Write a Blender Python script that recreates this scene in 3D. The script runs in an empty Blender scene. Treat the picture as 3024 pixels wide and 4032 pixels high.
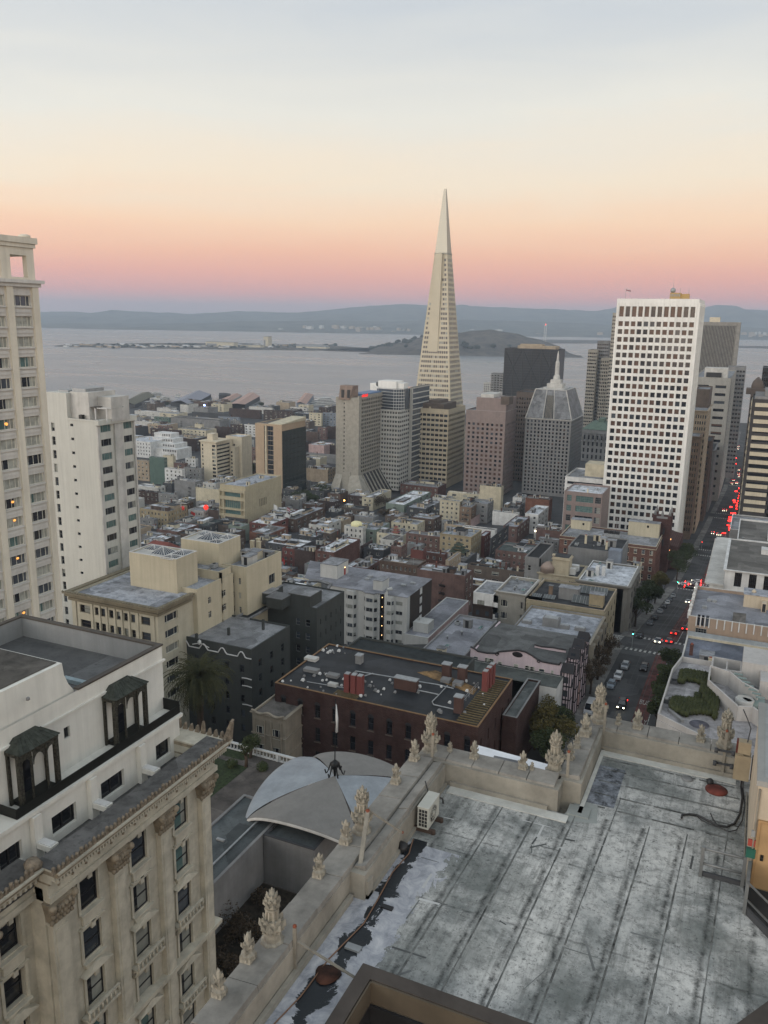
import bpy, bmesh, math, random
from mathutils import Vector, noise
R_=math.radians
scene=bpy.context.scene
COL=bpy.data.collections.new("city"); scene.collection.children.link(COL)
rnd=random.Random(7)
# ------------------------------------------------------------------ camera maths
# (world: +Y runs down the street, +X is to its right, z is metres above the bay; camera high in a tower)
W_,H_=3024.,4032.; FP=3263.; YAW=24.; PITCH=13.1; ROLL=0.95; CZ=150.
def _basis():
    y,p,r=R_(YAW),R_(PITCH),R_(ROLL)
    f=Vector((-math.sin(y)*math.cos(p),math.cos(y)*math.cos(p),-math.sin(p)))
    rt=Vector((math.cos(y),math.sin(y),0)); up=Vector((-math.sin(y)*math.sin(p),math.cos(y)*math.sin(p),math.cos(p)))
    c,s=math.cos(r),math.sin(r)
    return f,c*rt+s*up,-s*rt+c*up
FW,RT,UP=_basis()
CR=dict(A=(0,900,2.074),B=(0,1500,2.074),C=(500,1400,1.952),D=(1250,1100,2.212),E=(1900,1100,1.476),F=(500,1900,1.659),G=(1400,1900,1.659),H=(2200,1900,2.013),I=(0,2400,1.746),J=(0,3200,1.659),K=(600,2500,1.659),L=(1400,2500,1.659),M=(900,3000,1.659),N=(1800,2700,1.355),O=(1800,3200,1.355),P=(530,1500,3.318),Q=(530,1850,3.318),R=(1000,1850,3.318),S=(1450,1850,3.318),U=(1850,1850,3.318),V=(950,1450,3.318),X=(2400,1700,2.659),W=(1850,2150,2.074),Y=(1100,2200,2.074),T=(2600,2600,3.913),Z=(2550,2000,2.329),d=(0,0,1/1.8228))
def ray(k,x,y):
    a,b,s=CR[k]; px,py=a+x/s,b+y/s
    return FW+RT*((px-W_/2)/FP)+UP*((H_/2-py)/FP)
def onY(q,Y): d=ray(*q); t=Y/d.y; return (d.x*t,CZ+d.z*t)      # (X,Z) where the sight line meets the plane y=Y
def onX(q,X): d=ray(*q); t=X/d.x; return (d.y*t,CZ+d.z*t)      # (Y,Z)
def onZ(q,Z): d=ray(*q); t=(Z-CZ)/d.z; return (d.x*t,d.y*t)    # (X,Y)
KN=[(-200,86),(60,86),(96,86),(98,72),(125,68),(215,65),(400,29),(505,19),(600,13),(800,6),(1000,3),(1250,2.2),(1320,-3),(9e5,-3)]
SXK=[(-50,-19),(190,-18.2),(400,-16.8),(505,-15.3),(650,-12),(800,-8),(1300,-8),(9e5,-8)]
def sx(y):
    for (a,b),(c,d) in zip(SXK,SXK[1:]):
        if y<=c: return b+(d-b)*(y-a)/(c-a)
def ker(y):
    for (a,b),(c,d) in zip(KN,KN[1:]):
        if y<=c: return b+(d-b)*(y-a)/(c-a)
    return -3
def T(x,y):
    z=ker(y)
    if x>-44 and y<125: z=68+min(14,(125-y)*.12)
    if x<-36 and z>2: z=max(2,z*max(.45,1+(x+36)*.003)) if y>97 else z
    if x>0 and z>2: z+=min(6,x*.04)
    ys=1240+0.42*(x+600) if x<-600 else 1240+.35*(x+600)   # shoreline
    if y>ys: z=min(z,2.2-(y-ys)*.25)
    elif y>1000: z=max(z,2.2)
    return max(z,-3)
def onT(q,h=0):
    d=ray(*q); t=20.
    while t<9000:
        x,y,z=d.x*t,d.y*t,CZ+d.z*t
        if z<=T(x,y)+h:
            lo,hi=t-5,t
            for _ in range(20):
                m=(lo+hi)/2
                if CZ+d.z*m<=T(d.x*m,d.y*m)+h: hi=m
                else: lo=m
            t=hi; return (d.x*t,d.y*t,CZ+d.z*t)
        t+=5
    return (d.x*t,d.y*t,CZ+d.z*t)
# ------------------------------------------------------------------ materials
def lin(c):
    return tuple((v/255/12.92 if v/255<=.04045 else ((v/255+.055)/1.055)**2.4) for v in c)
MATS={}
class _A:
    def __getattr__(s,k): return MATS[k]
M_=_A()
def des(c,k=.72):
    c=lin(c); l=.3*c[0]+.55*c[1]+.15*c[2]; return tuple(l+(x-l)*k for x in c)
def nodes(name):
    m=bpy.data.materials.new(name); m.use_nodes=True; nt=m.node_tree
    return m,nt,nt.nodes["Principled BSDF"],nt.nodes,nt.links
def coords(N,L,scale=(1,1,1)):
    t=N.new("ShaderNodeTexCoord"); mp=N.new("ShaderNodeMapping"); mp.inputs["Scale"].default_value=scale
    L.new(t.outputs["Object"],mp.inputs[0]); return mp.outputs[0]
def noise_n(N,L,vec,scale,detail=4,rough=.6,dist=0):
    n=N.new("ShaderNodeTexNoise"); n.inputs["Scale"].default_value=scale; n.inputs["Detail"].default_value=detail
    n.inputs["Roughness"].default_value=rough; n.inputs["Distortion"].default_value=dist; L.new(vec,n.inputs["Vector"]); return n.outputs["Fac"]
def ramp_n(N,L,fac,stops):
    r=N.new("ShaderNodeValToRGB"); L.new(fac,r.inputs[0]); e=r.color_ramp.elements
    while len(e)<len(stops): e.new(.5)
    for i,(p,c) in enumerate(stops): e[i].position=p; e[i].color=tuple(c)[:3]+(1,)
    return r.outputs[0]
def mix_n(N,L,fac,a,b,mode='MIX'):
    m=N.new("ShaderNodeMix"); m.data_type='RGBA'; m.blend_type=mode
    for sock,v in ((m.inputs[0],fac),(m.inputs[6],a),(m.inputs[7],b)):
        if hasattr(v,'is_output') : L.new(v,sock)
        elif isinstance(v,(int,float)): sock.default_value=v
        else: sock.default_value=tuple(v)[:3]+(1,)
    return m.outputs[2]
def bump_n(N,L,fac,bs,strength=.3,dist=.05):
    b=N.new("ShaderNodeBump"); b.inputs["Strength"].default_value=strength; b.inputs["Distance"].default_value=dist
    L.new(fac,b.inputs["Height"]); L.new(b.outputs[0],bs.inputs["Normal"])
def plaster(name,c,var=.14,rough=.8,sc=.25,streak=True,spec=.3):
    """painted or rendered wall: mottled, with rain streaks running down"""
    if name in MATS: return MATS[name]
    m,nt,bs,N,L=nodes(name); c=des(c); v=coords(N,L)
    d=tuple(x*(1-var*2) for x in c); l=tuple(min(.9,x*(1+var*.6)) for x in c)
    col=ramp_n(N,L,noise_n(N,L,v,sc,6,.65),[(.3,d),(.62,l)])
    if streak:
        v2=coords(N,L,(1.6,1.6,.07)); s=noise_n(N,L,v2,.7,5,.7)
        col=mix_n(N,L,ramp_n(N,L,s,[(.34,(.3,.3,.3)),(.6,(0,0,0))]),col,tuple(x*.55 for x in c))
    L.new(col,bs.inputs["Base Color"]); bs.inputs["Roughness"].default_value=rough; bs.inputs["Specular IOR Level"].default_value=spec
    bump_n(N,L,noise_n(N,L,v,3,4),bs,.2,.03)
    MATS[name]=m; return m
def brick(name,c,mortar=None,size=1.0):
    if name in MATS: return MATS[name]
    m,nt,bs,N,L=nodes(name); c=des(c)
    t=N.new("ShaderNodeTexCoord"); sp=N.new("ShaderNodeSeparateXYZ"); L.new(t.outputs["Object"],sp.inputs[0])
    ad=N.new("ShaderNodeMath"); ad.operation='ADD'; L.new(sp.outputs[0],ad.inputs[0]); L.new(sp.outputs[1],ad.inputs[1])
    cb=N.new("ShaderNodeCombineXYZ"); L.new(ad.outputs[0],cb.inputs[0]); L.new(sp.outputs[2],cb.inputs[1])
    b=N.new("ShaderNodeTexBrick"); L.new(cb.outputs[0],b.inputs["Vector"]); b.inputs["Scale"].default_value=size
    b.inputs["Brick Width"].default_value=.5; b.inputs["Row Height"].default_value=.17; b.inputs["Mortar Size"].default_value=.02
    b.inputs["Color1"].default_value=tuple(c)+(1,); b.inputs["Color2"].default_value=tuple(x*.62 for x in c)+(1,)
    b.inputs["Mortar"].default_value=tuple(mortar and lin(mortar) or [x*.8+.05 for x in c])+(1,)
    v=coords(N,L)
    col=mix_n(N,L,ramp_n(N,L,noise_n(N,L,v,.3,6,.7),[(.38,(.7,.7,.7)),(.62,(0,0,0))]),b.outputs[0],tuple(x*.5 for x in c))
    L.new(col,bs.inputs["Base Color"]); bs.inputs["Roughness"].default_value=.9; bs.inputs["Specular IOR Level"].default_value=.2
    bump_n(N,L,b.outputs["Fac"],bs,.3,.02)
    MATS[name]=m; return m
def roofing(name,c,c2=None,sc=.35,rough=.9,seam=0):
    """flat roof: tar, gravel or coating with ponding marks, patches and seams"""
    if name in MATS: return MATS[name]
    m,nt,bs,N,L=nodes(name); c=des(c,.6); c2=des(c2,.6) if c2 else tuple(x*.55 for x in c); v=coords(N,L)
    col=ramp_n(N,L,noise_n(N,L,v,sc,7,.62,.4),[(.34,c2),(.5,c),(.66,tuple(min(.85,x*1.25) for x in c))])
    vo=N.new("ShaderNodeTexVoronoi"); vo.feature='F1'; vo.distance='CHEBYCHEV'; vo.inputs["Scale"].default_value=.16; L.new(v,vo.inputs["Vector"])
    bw=N.new("ShaderNodeRGBToBW"); L.new(vo.outputs["Color"],bw.inputs[0]); col=mix_n(N,L,.5,col,mix_n(N,L,1.,col,ramp_n(N,L,bw.outputs[0],[(.2,(.35,.35,.35)),(.8,(1.3,1.3,1.3))]),'MULTIPLY'))
    col=mix_n(N,L,ramp_n(N,L,noise_n(N,L,v,2.2,8,.75),[(.36,(.55,.55,.55)),(.46,(0,0,0))]),col,tuple(x*.35 for x in c))
    if seam:
        w=N.new("ShaderNodeTexWave"); w.wave_type='BANDS'; w.bands_direction='Y' if seam>0 else 'X'; w.inputs["Scale"].default_value=abs(seam); w.inputs["Distortion"].default_value=.3; w.inputs["Detail"].default_value=2; L.new(v,w.inputs["Vector"])
        col=mix_n(N,L,ramp_n(N,L,w.outputs["Fac"],[(.0,(.6,.6,.6)),(.09,(0,0,0))]),col,tuple(x*.4 for x in c))
    L.new(col,bs.inputs["Base Color"]); bs.inputs["Roughness"].default_value=rough; bs.inputs["Specular IOR Level"].default_value=.25
    bump_n(N,L,noise_n(N,L,v,6,4),bs,.3,.04)
    MATS[name]=m; return m
def plain(name,c,rough=.6,metal=0,spec=.4,emit=None,es=1,var=.1,sc=1.5):
    if name in MATS: return MATS[name]
    m,nt,bs,N,L=nodes(name); c=lin(c); v=coords(N,L)
    col=ramp_n(N,L,noise_n(N,L,v,sc,4,.6),[(.35,tuple(x*(1-var*2) for x in c)),(.65,tuple(min(.95,x*(1+var)) for x in c))])
    L.new(col,bs.inputs["Base Color"]); bs.inputs["Roughness"].default_value=rough; bs.inputs["Metallic"].default_value=metal; bs.inputs["Specular IOR Level"].default_value=spec
    if emit: bs.inputs["Emission Color"].default_value=lin(emit)+(1,); bs.inputs["Emission Strength"].default_value=es
    MATS[name]=m; return m
def glassy(name,c,rough=.12,spec=.8,rand=.5):
    """window glass seen from outside: dark room behind a reflective pane, each pane a little different"""
    if name in MATS: return MATS[name]
    m,nt,bs,N,L=nodes(name); c=lin(c)
    oi=N.new("ShaderNodeObjectInfo"); v=coords(N,L)
    col=ramp_n(N,L,oi.outputs["Random"],[(0,tuple(x*(1-rand) for x in c)),(1,tuple(x*(1+rand) for x in c))])
    col=mix_n(N,L,ramp_n(N,L,noise_n(N,L,v,.8,3),[(.4,(.5,.5,.5)),(.6,(0,0,0))]),col,tuple(x*.4 for x in c))
    L.new(col,bs.inputs["Base Color"]); bs.inputs["Roughness"].default_value=rough; bs.inputs["Specular IOR Level"].default_value=spec
    bump_n(N,L,noise_n(N,L,v,.5,2),bs,.08,.05)
    MATS[name]=m; return m
G_D=glassy("glass_dark",(34,36,42)); G_M=glassy("glass_mid",(70,76,84)); G_C=glassy("glass_curtain",(150,152,145),.35,.5,.2); G_B=glassy("glass_brown",(84,62,52),.25,.6,.4)
G_G=glassy("glass_green",(92,118,116),.12,.9,.2)
G_L=plain("lit_window",(60,40,20),.5,emit=(255,170,84),es=.5)
FR_W=plain("frame_white",(205,203,192),.6); FR_D=plain("frame_dark",(40,40,42),.5); FR_B=plain("frame_bronze",(70,60,52),.4); FR_G=plain("frame_grey",(140,142,140),.5)
# ------------------------------------------------------------------ mesh builder
class MB:
    def __init__(s): s.v=[]; s.f=[]; s.m=[]; s.sm=[]
    def add(s,vs,fs,mi=0,smooth=False):
        o=len(s.v); s.v+= [tuple(p) for p in vs]; s.f+=[tuple(o+i for i in f) for f in fs]; s.m+=[mi]*len(fs); s.sm+=[smooth]*len(fs); return s
    def quad(s,a,b,c,d,mi=0): return s.add([a,b,c,d],[(0,1,2,3)],mi)
    def box(s,x0,x1,y0,y1,z0,z1,mi=0):
        if x0>x1:x0,x1=x1,x0
        if y0>y1:y0,y1=y1,y0
        if z0>z1:z0,z1=z1,z0
        return s.add([(x0,y0,z0),(x1,y0,z0),(x1,y1,z0),(x0,y1,z0),(x0,y0,z1),(x1,y0,z1),(x1,y1,z1),(x0,y1,z1)],[(0,3,2,1),(4,5,6,7),(0,1,5,4),(1,2,6,5),(2,3,7,6),(3,0,4,7)],mi)
    def hexa(s,b,t,mi=0):   # any 4-corner bottom and top rings
        n=len(b); return s.add(list(b)+list(t),[tuple(range(n-1,-1,-1)),tuple(range(n,2*n))]+[(i,(i+1)%n,n+(i+1)%n,n+i) for i in range(n)],mi)
    def prism(s,poly,z0,z1,mi=0): return s.hexa([(x,y,z0) for x,y in poly],[(x,y,z1) for x,y in poly],mi)
    def tube(s,pts,r,n=6,mi=0,caps=True):
        pts=[Vector(p) for p in pts]; rs=r if isinstance(r,(list,tuple)) else [r]*len(pts); o=len(s.v); vs=[]
        for i,p in enumerate(pts):
            t=(pts[min(i+1,len(pts)-1)]-pts[max(i-1,0)]).normalized()
            a=Vector((0,0,1)) if abs(t.z)<.9 else Vector((1,0,0)); u=t.cross(a).normalized(); w=t.cross(u)
            vs+=[p+u*rs[i]*math.cos(k*2*math.pi/n)+w*rs[i]*math.sin(k*2*math.pi/n) for k in range(n)]
        fs=[(i*n+k,i*n+(k+1)%n,(i+1)*n+(k+1)%n,(i+1)*n+k) for i in range(len(pts)-1) for k in range(n)]
        if caps: fs+=[tuple(range(n))[::-1],tuple((len(pts)-1)*n+k for k in range(n))]
        return s.add(vs,fs,mi,n>6)
    def lathe(s,cx,cy,prof,n=12,mi=0,fn=None,smooth=True):
        vs=[]
        for r,z in prof:
            for k in range(n):
                a=2*math.pi*k/n; rr=r*(fn(a,z) if fn else 1); vs.append((cx+rr*math.cos(a),cy+rr*math.sin(a),z))
        fs=[(i*n+k,i*n+(k+1)%n,(i+1)*n+(k+1)%n,(i+1)*n+k) for i in range(len(prof)-1) for k in range(n)]
        fs+=[tuple(range(n))[::-1],tuple((len(prof)-1)*n+k for k in range(n))]
        return s.add(vs,fs,mi,smooth)
    def blob(s,c,r,mi=0,seed=0,amp=.25,sub=2,sq=(1,1,1)):
        bm=bmesh.new(); bmesh.ops.create_icosphere(bm,subdivisions=sub,radius=1)
        bm.verts.ensure_lookup_table(); vs=[]
        for v in bm.verts:
            d=1+amp*noise.noise(v.co*1.7+Vector((seed,seed*.37,0)))
            vs.append((c[0]+v.co.x*r*d*sq[0],c[1]+v.co.y*r*d*sq[1],c[2]+v.co.z*r*d*sq[2]))
        fs=[tuple(v.index for v in f.verts) for f in bm.faces]; bm.free(); return s.add(vs,fs,mi,True)
    def merge(s,o,M):
        k=len(s.v); s.v+=[tuple(M@Vector(p)) for p in o.v]; s.f+=[tuple(k+i for i in f) for f in o.f]; s.m+=o.m; s.sm+=o.sm
    def mesh(s,name,mats,org=(0,0,0)):
        me=bpy.data.meshes.new(name); me.from_pydata([(x-org[0],y-org[1],z-org[2]) for x,y,z in s.v],[],s.f)
        for m in mats: me.materials.append(m)
        if me.polygons:
            me.polygons.foreach_set("material_index",s.m); me.polygons.foreach_set("use_smooth",s.sm)
        me.update(); return me
def tag(o,label=None,cat=None,group=None,kind=None):
    if label:o["label"]=label
    if cat:o["category"]=cat
    if group:o["group"]=group
    if kind:o["kind"]=kind
    return o
def solo(name,mb,mats,label=None,cat=None,group=None,kind=None,loc=None):
    """a top-level thing that is one mesh"""
    if loc is None:
        xs=[p[0] for p in mb.v];ys=[p[1] for p in mb.v];zs=[p[2] for p in mb.v]
        loc=((min(xs)+max(xs))/2,(min(ys)+max(ys))/2,min(zs)) if kind!='structure' else (0,0,0)
    o=bpy.data.objects.new(name,mb.mesh(name,mats,loc)); o.location=loc; COL.objects.link(o); return tag(o,label,cat,group,kind)
LABELS={}; ALLT=[]
class Thing:
    def __init__(s,name,label,cat,loc,group=None,rz=0):
        s.e=bpy.data.objects.new(name,None); COL.objects.link(s.e); s.e.location=loc; s.e.empty_display_size=.5
        s.loc=loc; tag(s.e,label,cat,group); s.nwin=0; s.over={}; s.maxwin=96
        if label in LABELS or len(label.split())>16: print("BAD LABEL",label)
        LABELS[label]=1; ALLT.append(s)
    def part(s,name,mb,mats,label=None,parent=None,kind=None):
        if s.e['category']=='pinnacle': mb.sm=[False]*len(mb.sm)
        o=bpy.data.objects.new(name,mb.mesh(name,mats,s.loc)); o.parent=parent or s.e; COL.objects.link(o); return tag(o,label,kind=kind)
    def inst(s,name,me,pos,rz,parent=None,label=None):
        o=bpy.data.objects.new(name,me); o.parent=parent or s.e; o.location=(pos[0]-s.loc[0],pos[1]-s.loc[1],pos[2]-s.loc[2]); o.rotation_euler=(0,0,rz); COL.objects.link(o); return tag(o,label)
    def finish(s):
        for k,(mb,mats) in s.over.items():
            s.part("window",mb,mats,kind="stuff")
def copy_tree(o,parent=None):
    c=o.copy(); COL.objects.link(c); c.parent=parent
    for ch in list(o.children): copy_tree(ch,c)
    return c
# ------------------------------------------------------------------ windows and facades
WC={}
def win_geo(w,h,kind,gl):
    """local frame: x to the right, z up, y into the wall; slot 0 frame, 1 glass, 2 curtain"""
    b=MB(); f=min(.09,w*.06)
    if kind=='bare': f=.03
    g=.02
    if gl=='half':
        k=w*rnd.choice((.35,.5,.65)); b.quad((-w/2,g,0),(-w/2+k,g,0),(-w/2+k,g,h),(-w/2,g,h),1); b.quad((-w/2+k,g,0),(w/2,g,0),(w/2,g,h),(-w/2+k,g,h),2)
    elif gl=='blind':
        k=h*rnd.choice((.4,.6)); b.quad((-w/2,g,0),(w/2,g,0),(w/2,g,k),(-w/2,g,k),1); b.quad((-w/2,g,k),(w/2,g,k),(w/2,g,h),(-w/2,g,h),2)
    else: b.quad((-w/2,g,0),(w/2,g,0),(w/2,g,h),(-w/2,g,h),1)
    y0,y1=-.04,.015
    b.box(-w/2,-w/2+f,y0,y1,0,h); b.box(w/2-f,w/2,y0,y1,0,h); b.box(-w/2+f,w/2-f,y0,y1,0,f); b.box(-w/2+f,w/2-f,y0,y1,h-f,h)
    if kind=='sash': b.box(-w/2+f,w/2-f,y0,y1,h*.5-f*.4,h*.5+f*.4)
    if kind=='cross': b.box(-w/2+f,w/2-f,y0,y1,h*.66-f*.4,h*.66+f*.4); b.box(-f*.4,f*.4,y0,y1,f,h-f)
    if kind in('trip','wide'):
        for t in (-.25,.25) if kind=='trip' else (-.3,0,.3): b.box(w*t-f*.4,w*t+f*.4,y0,y1,f,h-f)
    if kind=='duo': b.box(-f*.5,f*.5,y0,y1,f,h-f)
    if kind=='grid':
        for t in (-.25,0,.25): b.box(w*t-f*.3,w*t+f*.3,y0,y1,f,h-f)
        for t in (.33,.66): b.box(-w/2+f,w/2-f,y0+.005,y1-.003,h*t-f*.3,h*t+f*.3)
    return b
GL={'std':[(G_D,G_C,'full',6),(G_M,G_C,'full',3),(G_D,G_C,'half',2),(G_D,G_C,'blind',2),(G_C,G_C,'full',1)],
    'office':[(G_D,G_C,'full',9),(G_M,G_C,'full',2),(G_D,G_B,'blind',1)],
    'brown':[(G_D,G_B,'full',5),(G_B,G_B,'full',5),(G_M,G_C,'full',1)],
    'hotel':[(G_M,G_C,'full',2),(G_D,G_C,'half',5),(G_C,G_C,'full',4),(G_G,G_C,'half',3),(G_D,G_C,'full',2)],
    'green':[(G_G,G_C,'full',4),(G_D,G_C,'full',3),(G_M,G_C,'half',2)],
    'dark':[(G_D,G_C,'full',1)]}
def put_window(th,p,ang,w,h,kind,frame,gset,name="window",label=None):
    ch=GL[gset]; g=rnd.choices(ch,[c[3] for c in ch])[0]
    if gset in('std','hotel') and False: g=(G_L,G_C,'full',1)
    if th.nwin<th.maxwin:
        key=(round(w,2),round(h,2),kind,frame.name,g[0].name,g[2],g[1].name)
        if key not in WC: WC[key]=win_geo(w,h,kind,g[2]).mesh("window",[frame,g[0],g[1]])
        th.nwin+=1; return th.inst(name,WC[key],p,ang,label=label)
    from mathutils import Matrix
    k=(frame.name,g[0].name,g[1].name)
    if k not in th.over: th.over[k]=(MB(),[frame,g[0],g[1]])
    M=Matrix.Translation(p)@Matrix.Rotation(ang,4,'Z'); th.over[k][0].merge(win_geo(w,h,kind if kind!='grid' else 'cross',g[2]),M)
FACE={'F':((1,0),0.),'R':((0,1),math.pi/2),'L':((0,-1),-math.pi/2),'B':((-1,0),math.pi)}
def facade(th,mb,face,P0,W,H,cols=0,rows=0,wf=.55,hf=.55,mx=.0,top=1.,bot=1.,rec=.25,kind='sash',frame=None,gset='std',mi=0,skip=None,sp=None,xs=None,zs=None,sill=None,lintel=None,pl=None,label=None):
    """wall face with real openings; P0 lower-left corner seen from outside"""
    (ux,uy),ang=FACE[face]; nx,ny=uy,-ux
    def pt(s,t,o=0): return (P0[0]+ux*s+nx*o,P0[1]+uy*s+ny*o,P0[2]+t)
    frame=frame or FR_G
    if xs is None:
        xs=[]
        if cols:
            cw=(W-2*mx)/cols; xs=[(mx+cw*(i+.5-wf/2),mx+cw*(i+.5+wf/2)) for i in range(cols)]
    if zs is None:
        zs=[]
        if rows:
            rh=(H-top-bot)/rows; zs=[(bot+rh*(j+.5-hf/2),bot+rh*(j+.5+hf/2)) for j in range(rows)]
    zs=[z for z in zs if z[1]<H]; zs.sort(); skip=skip or (lambda i,j:False)
    if not xs or not zs: mb.quad(pt(0,0),pt(W,0),pt(W,H),pt(0,H),mi); return
    s0=0
    for i,(a,b) in enumerate(xs):
        mb.quad(pt(s0,0),pt(a,0),pt(a,H),pt(s0,H),mi); t0=0
        for j,(c,d) in enumerate(zs):
            if skip(i,j): continue
            mb.quad(pt(a,t0),pt(b,t0),pt(b,c),pt(a,c),mi); t0=d
            mb.quad(pt(a,c),pt(a,d),pt(a,d,-rec),pt(a,c,-rec),mi); mb.quad(pt(b,d),pt(b,c),pt(b,c,-rec),pt(b,d,-rec),mi)
            mb.quad(pt(a,c,-rec),pt(b,c,-rec),pt(b,c),pt(a,c),mi); mb.quad(pt(a,d),pt(b,d),pt(b,d,-rec),pt(a,d,-rec),mi)
            if sill: q0,q1=pt(a-.08,c-sill,.0),pt(b+.08,c,sill*1.1); th.sills.box(q0[0],q1[0],q0[1],q1[1],q0[2],q1[2]) 
            if lintel: q0,q1=pt(a-.1,d,.0),pt(b+.1,d+lintel,lintel*.6); th.sills.box(q0[0],q1[0],q0[1],q1[1],q0[2],q1[2])
            put_window(th,pt((a+b)/2,c,-rec+.03),ang,b-a,d-c,kind,frame,gset)
        mb.quad(pt(a,t0),pt(b,t0),pt(b,H),pt(a,H),mi); s0=b
    mb.quad(pt(s0,0),pt(W,0),pt(W,H),pt(s0,H),mi)
def clutter(th,x0,x1,y0,y1,z,n,rs,mats=None,big=1.):
    """vents, hatches, skylights, plant on a flat roof, each a part of its building"""
    r=random.Random(rs)
    if x1-x0<3 or y1-y0<3: return
    for i in range(n):
        x=r.uniform(x0+.8,x1-.8); y=r.uniform(y0+.8,y1-.8); k=r.random(); b=MB()
        if k<.33:
            s=r.uniform(.2,.4); b.lathe(x,y,[(s*.5,z),(s*.5,z+s*2),(s,z+s*2),(s,z+s*2.6),(s*.3,z+s*3)],8); th.part("roof_vent",b,[M_.galv])
        elif k<.55:
            w,d=r.uniform(.8,1.6)*big,r.uniform(.8,2.4)*big; b.box(x-w/2,x+w/2,y-d/2,y+d/2,z,z+.35); b.hexa([(x-w/2+.06,y-d/2+.06,z+.351),(x+w/2-.06,y-d/2+.06,z+.351),(x+w/2-.06,y+d/2-.06,z+.351),(x-w/2+.06,y+d/2-.06,z+.351)],[(x-.1,y-.2,z+.7),(x+.1,y-.2,z+.7),(x+.1,y+.2,z+.7),(x-.1,y+.2,z+.7)],1); th.part("skylight",b,[M_.galv,G_G])
        elif k<.75:
            w,d,h=r.uniform(1.5,3)*big,r.uniform(1.5,3.5)*big,r.uniform(1.6,2.6)
            if x+w/2<x1 and y+d/2<y1 and x-w/2>x0 and y-d/2>y0:
                b.box(x-w/2,x+w/2,y-d/2,y+d/2,z,z+h); b.box(x-w/2-.15,x+w/2+.15,y-d/2-.15,y+d/2+.15,z+h,z+h+.15,1); b.box(x-.45,x+.45,y-d/2-.03,y-d/2,z+.1,z+min(2,h-.1),2)
                th.part("stair_bulkhead",b,[r.choice([M_.stucco_pale,M_.stucco_grey,M_.stucco_cream]),M_.roof_grey,FR_D])
        elif k<.9:
            w,d,h=r.uniform(.9,1.8)*big,r.uniform(.9,2.2)*big,r.uniform(.7,1.3)*big; b.box(x-w/2,x+w/2,y-d/2,y+d/2,z+.15,z+h); b.box(x-w/2+.1,x+w/2-.1,y-d/2+.1,y+d/2-.1,z,z+.149,1)
            b.lathe(x,y,[(min(w,d)*.35,z+h),(min(w,d)*.35,z+h+.12)],10,1); th.part("air_handler",b,[M_.galv,FR_D])
        else:
            h=r.uniform(1.5,3); b.box(x-.35,x+.35,y-.3,y+.3,z,z+h); b.box(x-.42,x+.42,y-.37,y+.37,z+h,z+h+.12); b.box(x-.2,x-.02,y-.12,y+.12,z+h+.12,z+h+.45,1); b.box(x+.05,x+.22,y-.12,y+.12,z+h+.12,z+h+.45,1)
            th.part("chimney",b,[r.choice([M_.brick_red,M_.stucco_cream]),M_.terracotta])
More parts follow.
